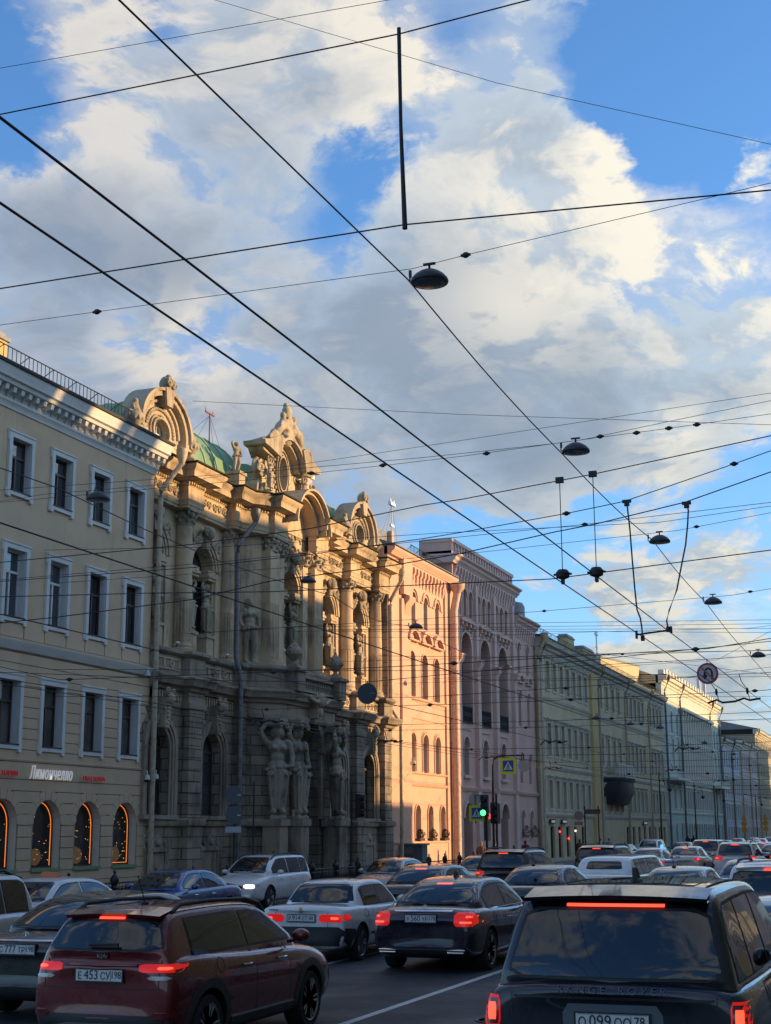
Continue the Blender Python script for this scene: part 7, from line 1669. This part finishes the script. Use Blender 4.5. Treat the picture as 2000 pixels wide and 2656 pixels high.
        mesh('grille_bars', g, M['chrome']); mesh('lower_intake', decal(bvh, quadgrid((-.6*hw,6,.30),(.6*hw,6,.30),(.55*hw,6,.44),(-.55*hw,6,.44),10,3,.2), (0,-1,0), .012), M['darkplastic'])
        k = MB(); k.box(-.26,.26,L/2+.0,L/2+.02,.47,.58); mesh('number_plate', k, M['plate'], smooth=0)
    return T, S, mesh, rgrid, pm
def chrome_strip(S, mesh, x0, x1, z0, z1, name='chrome_strip', m=None, off=.016): return mesh(name, decal(S['bvh'], quadgrid((x0,-6,z0),(x1,-6,z0),(x1,-6,z1),(x0,-6,z1),12,1), (0,1,0), off), m or M['chrome'])
def star_emblem(S, mesh, x, z, r):
    y = S['bvh'].ray_cast(Vector((x,-6,z)), Vector((0,1,0)), 9)[0].y-.012; k = MB(); k.tube([(x+r*math.cos(a*.3927), y, z+r*math.sin(a*.3927)) for a in range(17)], r*.10, 6)
    for a in (90, 210, 330): k.tube([(x,y,z),(x+r*.95*math.cos(R(a)),y,z+r*.95*math.sin(R(a)))], r*.13, 5, r*.04)
    mesh('emblem', k, M['chrome'])
def near_cars():
    # --- red crossover
    T, S, mesh, rg, pm = car(HATCH, 'hatch', (.15,.012,.012), (-7.82, 12.95+2.12, 0), 'dark red crossover hatchback with black roof rails and lit tail lamps', name='hatchback', tails=(.50,.97,.905,.985), plate=('Е','453','СУ','198'), plate_z=.87, rails=True, fin=False, antenna=True, lowblack=.50, metal=.4)
    bvh = S['bvh']; hw = .875; L = 4.24
    sk = decal(bvh, quadgrid((-.60,-6,.30),(.60,-6,.30),(.52,-6,.42),(-.52,-6,.42),14,3,.3), (0,1,0), .030); mesh('skid_plate', sk, M['skid'])
    k = MB()
    for dx in (.50,.62): k.lathe([(.035,-.08),(.04,.03),(.03,.03)], (dx,-L/2-.0,.30), 12, 'y')
    mesh('exhaust_pipe', k, M['chrome'])
    for s in (-1,1):
        mesh('reflector', decal(bvh, rg(*sorted((s*.66*hw,s*.90*hw)),.47,.53,5,2,.3), (0,1,0), .02), M['tailoff'])
        mesh('reversing_lens', decal(bvh, rg(*sorted((s*.60*hw,s*.88*hw)),.835,.872,6,2,.3), (0,1,0), .012), M['clearlens'])
        for yy in (S['ya'], S['yf']):
            r = S['t']['wr']; G = [[(s*3, yy+q*math.cos(a), r+q*math.sin(a)) for a in [math.pi*(-.08+1.16*i/20) for i in range(21)]] for q in (r+.06, r+.11, r+.15)]
            mesh('wheel_arch_trim', decal(bvh, G, (-s,0,0), .014), M['darkplastic'])
        mesh('sill_trim', decal(bvh, quadgrid((s*3,S['ya']+.5,.24),(s*3,S['yf']-.5,.24),(s*3,S['yf']-.5,.36),(s*3,S['ya']+.5,.36),10,3), (-s,0,0), .014), M['darkplastic'])
        mesh('chrome_strip', decal(bvh, quadgrid((s*3,S['ya']+.5,.365),(s*3,S['yf']-.5,.365),(s*3,S['yf']-.5,.38),(s*3,S['ya']+.5,.38),10,1), (-s,0,0), .016), M['skid'])
    chrome_strip(S, mesh, -.42, .42, .965, .985, 'tailgate_strip', pm, .03)
    y = bvh.ray_cast(Vector((0,-6,1.05)), Vector((0,1,0)), 9)[0].y-.012; k = MB(); k.lathe([(.055,-.006),(.058,0),(.055,.006)], (0,0,0), 20, 'y'); k.xf(Matrix.Translation((0,y,1.05)) @ Matrix.Diagonal((1.25,1,.72,1))); e = mesh('emblem', k, M['darkplastic'])
    q = text_mb('KIA', .062, .002); q.v = [(a*1.1, y-.012-c, 1.05+b) for a, b, c in q.v]; mesh('emblem_lettering', q, M['chrome'], e, smooth=0)
    k = MB(); y2 = bvh.ray_cast(Vector((0,-6,1.14)), Vector((0,1,0)), 9)[0].y-.03; k.tube([(.0,y2,1.15),(-.12,y2-.005,1.16),(.20,y2-.0,1.17)], .012, 6); k.box(-.13,.20,y2-.01,y2+.01,1.135,1.17); mesh('rear_wiper', k, M['black'])
    # --- black range SUV with the long brake light
    T, S, mesh, rg, pm = car(RRT, 'rr', (.008,.011,.022), (-2.19, 10.55+2.5, 0), 'huge black SUV in the right foreground with a long red roof brake light', name='suv', cat='suv', tails=(.83,.965,.86,1.08,'x'), brake='none', plate=('О','099','ОО','78'), plate_z=.92, lowblack=.5, metal=.5, handlem=M['darkplastic'])
    bvh = S['bvh']; hw = .99
    for s in (-1,1): mesh('brake_element', decal(bvh, rg(*sorted((s*.865*hw,s*.925*hw)),.91,1.03,3,4,.1), (0,1,0), .018), M['tailhot']); mesh('lens_inner', decal(bvh, rg(*sorted((s*.845*hw,s*.945*hw)),.88,1.06,3,4,.1), (0,1,0), .014), M['tailoff'])
    q = text_mb('R A N G E    R O V E R', .072, .004); yy = bvh.ray_cast(Vector((0,-6,1.14)), Vector((0,1,0)), 9)[0].y; q.v = [(a*1.12, (bvh.ray_cast(Vector((a*1.12,-6,1.135+b)), Vector((0,1,0)), 9)[0] or Vector((0,yy,0))).y-.008-c, 1.135+b) for a, b, c in q.v]; mesh('tailgate_lettering', q, mat('dark metal letters', simple, (.10,.11,.13), .3, .8), smooth=0)
    chrome_strip(S, mesh, -.72, .72, 1.072, 1.09, 'tailgate_strip', M['darkplastic'])
    mesh('plate_recess', decal(bvh, rg(-.36,.36,.84,1.04,8,3,.1), (0,1,0), .004), M['sign grey'])
    for s in (-1,1):
        mesh('chrome_strip', decal(bvh, quadgrid((s*3,S['Y'](.05),1.165),(s*3,S['Y'](.70),1.165),(s*3,S['Y'](.70),1.182),(s*3,S['Y'](.05),1.182),24,1), (-s,0,0), .014), M['chrome'])
        k = MB(); pts = []
        for u in (.11,.2,.3,.4,.5,.58): 
            y = S['Y'](u); h = bvh.ray_cast(Vector((s*hw*.60,y,4)), Vector((0,0,-1)), 5)[0]; pts.append((h.x,y,h.z+.004))
        k.tube(pts, .008, 5); mesh('roof_seam', k, M['black'])
    pts = []
    for x in [(-.6+1.2*i/10)*hw for i in range(11)]:
        h = bvh.ray_cast(Vector((x,S['Y'](.135),4)), Vector((0,0,-1)), 5)[0]; pts.append((x,h.y,h.z+.003))
    mesh('roof_seam', MB().tube(pts, .007, 5), M['black'])
    g = [[(x,y,4) for x in [(-.50+1.0*i/10)*hw for i in range(11)]] for y in [S['Y'](.17)+.2*j for j in range(9)]]; mesh('panoramic_roof', decal(bvh, g, (0,0,-1), .006), M['carglass'])
    rn = random.Random(3); k = MB()     # rain drops on the roof
    for i in range(70):
        x, y = rn.uniform(-.6,.6), S['Y'](rn.uniform(.09,.3)); h = bvh.ray_cast(Vector((x,y,4)), Vector((0,0,-1)), 5)[0]; r_ = rn.uniform(.004,.009); k.blob((h.x,h.y,h.z+.001), (r_,r_*1.3,r_*.5), 6, 4)
    mesh('water_drops', k, M['carglass'])
    # --- black coupe at the left edge
    T, S, mesh, rg, pm = car(SEDAN, 'sedan', (.010,.011,.013), (-10.60, 15.62+2.42, 0), 'black saloon with a chrome boot strip at the left edge, behind the red crossover', tails=(.62,.96,.76,.88), plate=('С','777','ТР','198'), plate_z=.86, third=False, fin=False, lit=False)
    chrome_strip(S, mesh, -.50, .50, .955, .975); star_emblem(S, mesh, 0, 1.01, .045)
    # --- old white saloon
    T, S, mesh, rg, pm = car(BOXY, 'boxy', (.74,.75,.76), (-10.46, 24.0+2.21, 0), 'old boxy white saloon with square tail lamps and dull paint', tails=(.40,.97,.70,.83), plate=('Р','914','ЕТ','60'), plate_z=.765, third=False, fin=False, metal=.0, lowblack=.0, handlem=M['black'])
    mesh('rear_bumper', decal(S['bvh'], rg(-.80,.80,.30,.62,16,5,.1), (0,1,0), .03), M['darkplastic'])
    for s in (-1,1): mesh('side_cladding', decal(S['bvh'], quadgrid((s*3,-2.15,.26),(s*3,-1.62,.26),(s*3,-1.62,.56),(s*3,-2.15,.60),5,3), (-s,0,0), .02), M['darkplastic']); mesh('side_strip', decal(S['bvh'], quadgrid((s*3,-.95,.44),(s*3,.95,.44),(s*3,.95,.47),(s*3,-.95,.47),10,1), (-s,0,0), .01), M['darkplastic'])
    y = S['bvh'].ray_cast(Vector((0,-6,.885)), Vector((0,1,0)), 9)[0].y; k = MB(); k.blob((0,y-.01,.90),(.035,.01,.05),10,8); mesh('badge', k, mat('gold badge', simple, (.5,.32,.12), .4, .6)); k = MB(); [k.box(-.60+i*.035,-.575+i*.035,y-.012,y,.89,.915) for i in range(5)]; mesh('boot_lettering', k, M['chrome'])
    # --- black limousine saloon in the middle
    T, S, mesh, rg, pm = car(SEDAN, 'sedan', (.016,.010,.022), (-7.82, 22.83+2.42, 0), 'black luxury saloon in the middle lane with bright red double bar tail lamps', tails=(.60,.96,.74,.96), brake='bars', plate=('Х','560','УР','178'), plate_z=.86, metal=.5)
    chrome_strip(S, mesh, -.50, .50, .965, .99); star_emblem(S, mesh, 0, 1.02, .045); chrome_strip(S, mesh, -.72, .72, .375, .388, 'bumper_strip')
    for s in (-1,1):
        k = MB(); x = s*.58; y = S['bvh'].ray_cast(Vector((x,-6,.36)), Vector((0,1,0)), 9)[0].y-.02; k.tube([(x-.13,y,.33),(x+.13,y,.33),(x+.15,y,.37),(x-.15,y,.37),(x-.13,y,.33)], .014, 6); mesh('exhaust_trim', k, M['chrome'])
        mesh('window_chrome', decal(S['bvh'], quadgrid((s*3,S['Y'](.24),.968),(s*3,S['Y'](.71),.968),(s*3,S['Y'](.71),.985),(s*3,S['Y'](.24),.985),20,1), (-s,0,0), .014), M['chrome'])
        mesh('sill_chrome', decal(S['bvh'], quadgrid((s*3,S['ya']+.5,.30),(s*3,S['yf']-.5,.30),(s*3,S['yf']-.5,.315),(s*3,S['ya']+.5,.315),10,1), (-s,0,0), .012), M['chrome'])
near_cars()
def far_cars():
    W_ = (.74,.76,.78); BK = (.012,.013,.016); SV = (.34,.36,.38)
    def rear(shape, key, col, x, yr, label, name='sedan', **k):
        L = shape['L']; cat = k.pop('cat', 'suv' if name == 'suv' else 'car'); return car(shape, key, col, (x, yr+L/2, road_z(x)), label, cat=cat, name=name, simple_=True, **k)
    def onc(shape, key, col, x, yf, label, name='sedan', **k):
        L = shape['L']; cat = k.pop('cat', 'suv' if name == 'suv' else 'car'); return car(shape, key, col, (x, yf+L/2, road_z(x)), label, cat=cat, name=name, rz=math.pi, simple_=k.pop('sm', True), lit=False, third=False, front_lights=k.pop('fl', True), **k)
    rear(SEDAN, 'sedan', BK, -11.6, 32.6, 'dark saloon between the old white saloon and the black luxury one')
    rear(SUVT, 'suv', BK, -11.9, 42.2, 'black SUV with roof rails and a red roof light left of centre', name='suv', rails=True, tails=(.6,.95,.98,1.10))
    rear(SEDAN, 'sedan', (.014,.016,.024), -8.55, 32.0, 'dark navy saloon ahead of the black luxury saloon', antenna=True, fin=False, lit=True, third=False)
    T, S, mesh, rg, pm = rear(LIMO, 'limo', W_, -8.85, 41.2, 'white stretch limousine with a small slot rear window', name='limousine', fin=False, third=False, metal=0)
    rear(SEDAN, 'sedan', SV, -5.1, 30.6, 'pale silver saloon just beyond the roof of the black SUV', antenna=True, fin=False, third=False)
    rear(SUVT, 'suv', (.05,.03,.028), -11.0, 51.2, 'dark brown SUV with an orange glowing roof light behind the limousine', name='suv', rails=True)
    T, S, mesh, rg, pm = rear(SEDAN, 'sedan', W_, -12.0, 66.0, 'white police saloon with a blue beacon', name='police_car', cat='police car', fin=False, third=False)
    k = MB(); k.blob((.45,-.1,1.52),(.08,.08,.09),10,8); mesh('beacon', k, mat('blue beacon', simple, (.02,.08,.5), .2, em=(.05,.2,1), ems=2.5))
    for s in (-1,1): mesh('blue_stripe', decal(S['bvh'], quadgrid((s*3,-2.1,.80),(s*3,2.0,.74),(s*3,2.0,.80),(s*3,-2.1,.88),14,2), (-s,0,0), .01), M['sign blue'])
    rear(SEDAN, 'sedan', (.52,.50,.45), -11.0, 70.5, 'cream white saloon with red lamps right of the police car', tails=(.6,.96,.80,.94))
    rear(SUVT, 'suv', (.40,.39,.36), -11.2, 80.0, 'pale beige SUV with a black rear window behind the cream white saloon', name='suv', tails=(.62,.95,.95,1.10))
    rear(SUVT, 'suv', W_, -7.6, 63.0, 'white SUV with two glowing red tail lamps and a red roof light', name='suv', tails=(.55,.96,.98,1.14), rails=True)
    rear(SUVT, 'suv', (.20,.19,.19), -5.9, 69.0, 'grey SUV at the right edge behind the white SUV', name='suv', tails=(.5,.96,.95,1.12))
    rear(SEDAN, 'sedan', (.16,.22,.34), -4.5, 38.6, 'blue grey saloon with a black rear window right of the silver one', third=False, tails=(.66,.95,.70,.80))
    rear(SUVT, 'suv', (.62,.63,.64), -2.35, 24.2, 'white SUV with a black tailgate window at the right edge', name='suv', rails=True, metal=0)
    rear(SEDAN, 'sedan', (.40,.47,.50), -1.55, 16.2, 'silver blue saloon at the right edge directly ahead of the black SUV', lit=True)
    # oncoming side
    onc(SUVT, 'suv', (.46,.47,.48), -14.2, 15.5, 'silver estate car at the left edge beyond the black saloon', name='estate_car', rails=True, fl=False)
    T, S, mesh, rg, pm = onc(SEDAN, 'sedan', (.62,.63,.64), -18.2, 25.5, 'white taxi saloon with an orange roof sign at the left edge', name='taxi', cat='taxi', fin=False); k = MB(); k.taper(-.22,.22,-.1,.1,1.47,1.58,.8); mesh('roof_sign', k, mat('taxi sign', simple, (.55,.14,.04), .5))
    onc(SEDAN, 'sedan', (.010,.075,.24), -19.3, 33.3, 'bright blue saloon facing the camera left of the white SUV', fl=True, fin=False, sm=False, handlem=M['chrome'])
    T, S, mesh, rg, pm = onc(SUVT, 'suv', (.80,.80,.80), -21.35, 43.2, 'white SUV facing the camera with one headlight lit', name='suv', metal=0, rails=True, fl='lit', sm=False)
    onc(SEDAN, 'sedan', (.40,.40,.40), -18.4, 48.3, 'silver saloon facing the camera before the orange house', fl=True)
    onc(SEDAN, 'sedan', (.52,.47,.42), -15.6, 50.5, 'pale beige saloon facing the camera beside the black SUV', fl=True)
    onc(SEDAN, 'sedan', BK, -21.2, 106.0, 'black saloon parked by the kerb before the cream house')
    onc(SUVT, 'suv', W_, -20.4, 113.0, 'white SUV parked behind the black kerbside saloon', name='suv')
    far = [(SEDAN,'sedan',BK,-18.0,114,'dark saloon far off below the mint house corner'),(SEDAN,'sedan',W_,-21.2,150,'small white saloon far off under the mint house left part'),(SEDAN,'sedan',SV,-16.6,128,'small silver saloon far off, left of the white row'),
           (SEDAN,'sedan',W_,-20.6,172,'first of three distant white saloons under the mint house'),(SEDAN,'sedan',W_,-19.6,180,'second of three distant white saloons under the mint house'),(SEDAN,'sedan',SV,-18.4,186,'distant silver saloon right of the white ones')]
    for sh, k, c, x, y, l in far: onc(sh, k, c, x, y, l, group='distant cars')
    rearf = [(W_,-14.2,104,'white saloon roof far off behind the beige SUV'),(W_,-15.4,146,'white saloon far off near the centre of the jam'),(BK,-12.4,112,'dark saloon far off right of the jam'),(W_,-11.6,135,'white saloon far off near the right edge'),(SV,-8.8,118,'silver saloon far off at the right edge'),(BK,-14.8,170,'dark saloon very far off in the jam'),(SV,-11.0,190,'grey saloon very far off at the right edge'),(W_,-12.6,230,'last white saloon of the jam that can be made out'),(BK,-16.4,225,'last dark saloon of the jam that can be made out'),
             (BK,-7.9,82,'dark saloon between the grey SUV and the distant jam at the right edge'),(SV,-13.1,92,'silver saloon behind the beige SUV, left of the jam'),(W_,-9.6,93,'white saloon in the jam above the roof of the white SUV'),(W_,-7.2,101,'white saloon in the jam at the right edge, behind a dark one'),(BK,-11.8,103,'dark saloon in the jam beyond the beige SUV'),
             ((.30,.03,.03),-9.0,150,'dark red saloon far off at the right edge')]
    for c, x, y, l in rearf: rear(SEDAN, 'sedan', c, x, y, l, group='distant cars')
far_cars()
# ================================================================ people on the far pavement
def person(loc, rz, label, coat, trousers, hair, h=1.72, bag=None, pose='walk'):
    T = Thing('person', label, 'person', loc, None, rz)
    mb = MB(); mb.blob((0,0,1.60),(.085,.075,.11),12,9); mb.blob((0,.085,1.585),(.015,.022,.02),6,5); mb.tube([(0,0,1.52),(0,0,1.42)], .05, 8)
    mb.blob((0,0,1.30),(.19,.11,.18),12,8); mb.blob((0,0,1.10),(.15,.10,.16),12,8); mb.blob((0,0,.95),(.17,.12,.13),12,8)
    for s in (-1,1):
        k = .16*s if pose == 'walk' else .03*s
        mb.tube([(s*.09,0,.95),(s*.09,k*.9,.50),(s*.09,k*.6-.02,.09)], [.095,.065,.045], 9); mb.blob((s*.09,k*.6+.05,.05),(.045,.12,.045),8,6)
        e = -.12*s if pose == 'walk' else .10
        mb.tube([(s*.19,0,1.38),(s*.23,e*.3,1.12),(s*.22,e,.92)], [.06,.045,.032], 8); mb.blob((s*.22,e*1.1,.86),(.03,.035,.055),7,6)
        for f in range(4): mb.tube([(s*.22+(f-1.5)*.014,e*1.1+.01,.84),(s*.22+(f-1.5)*.014,e*1.1+.02,.79-.006*(f % 2))], .008, 5)
    T.inst('body', sculpt(mb, M['skin'], .018, 1, 'body'))
    c = MB(); c.lathe([(.13,1.47),(.225,1.40),(.215,1.2),(.19,1.05),(.22,.85),(.21,.80),(.0,.80)], (0,0,0), 16); c.xf(Matrix.Diagonal((1,.66,1,1)))
    for s in (-1,1): e = -.12*s if pose == 'walk' else .10; c.tube([(s*.19,0,1.40),(s*.235,e*.3,1.12),(s*.225,e*.95,.93)], [.075,.062,.05], 10)
    T.part('coat', c, mat('coat '+str(coat), simple, coat, .8, var=.3), local=True, smooth=60)
    c = MB()
    for s in (-1,1): k = .16*s if pose == 'walk' else .03*s; c.tube([(s*.09,0,.92),(s*.09,k*.9,.50),(s*.09,k*.6-.02,.10)], [.11,.08,.065], 10)
    T.part('trousers', c, mat('trousers '+str(trousers), simple, trousers, .8, var=.3), local=True, smooth=60)
    c = MB(); c.blob((0,-.02,1.64),(.10,.095,.10),12,8); c.blob((0,-.06,1.57),(.085,.06,.12),10,7); T.part('hair', c, mat('hair '+str(hair), simple, hair, .6), local=True, smooth=60)
    if bag: c = MB(); c.taper(-.16,.16,-.30,-.12,1.0,1.40,.85); c.tube([(-.12,-.12,1.38),(-.13,.0,1.46),(-.12,.1,1.3)], .02, 6); c.tube([(.12,-.12,1.38),(.13,.0,1.46),(.12,.1,1.3)], .02, 6); single('backpack', c, mat('bag '+str(bag), simple, bag, .7), 'dark backpack worn by the walker in the red jacket', 'backpack').matrix_world = T.o.matrix_basis if False else Matrix.Translation(loc) @ Matrix.Rotation(rz,4,'Z')
    return T
M['skin'] = mat('skin', simple, (.45,.28,.20), .6)
def people():
    z = road_z(-22.4)+.14
    person((-24.6,82.8,z), R(20), 'person with light brown hair in a brown coat beside the pink house door', (.10,.07,.05), (.03,.03,.035), (.30,.17,.08))
    person((-24.2,84.4,z), R(-20), 'person in a black coat beside the brown coated one', (.02,.02,.022), (.02,.02,.02), (.05,.03,.02))
    person((-24.5,92.6,z), R(0), 'person in a red jacket walking away past the pink house wing', (.20,.02,.03), (.02,.02,.025), (.06,.02,.02), bag=(.03,.015,.03))
    person((-23.6,104.5,z), R(10), 'person in a dark red coat left of the cream shop door', (.10,.035,.03), (.03,.03,.03), (.04,.03,.02))
    person((-23.8,112.5,z), R(170), 'person in a pale grey jacket, left of the pair by the shops', (.32,.34,.38), (.04,.05,.08), (.03,.02,.02))
    person((-23.7,115.5,z), R(190), 'person in a bluish jacket, right of the pair by the shops', (.22,.26,.36), (.04,.05,.08), (.05,.04,.03))
    person((-23.9,158,z), R(0), 'dark clothed person far off at the mint house left end', (.02,.02,.025), (.02,.02,.02), (.02,.02,.02))
    person((-23.9,162,z), R(30), 'second dark clothed person far off at the mint house', (.04,.03,.03), (.02,.02,.02), (.02,.02,.02))
people()
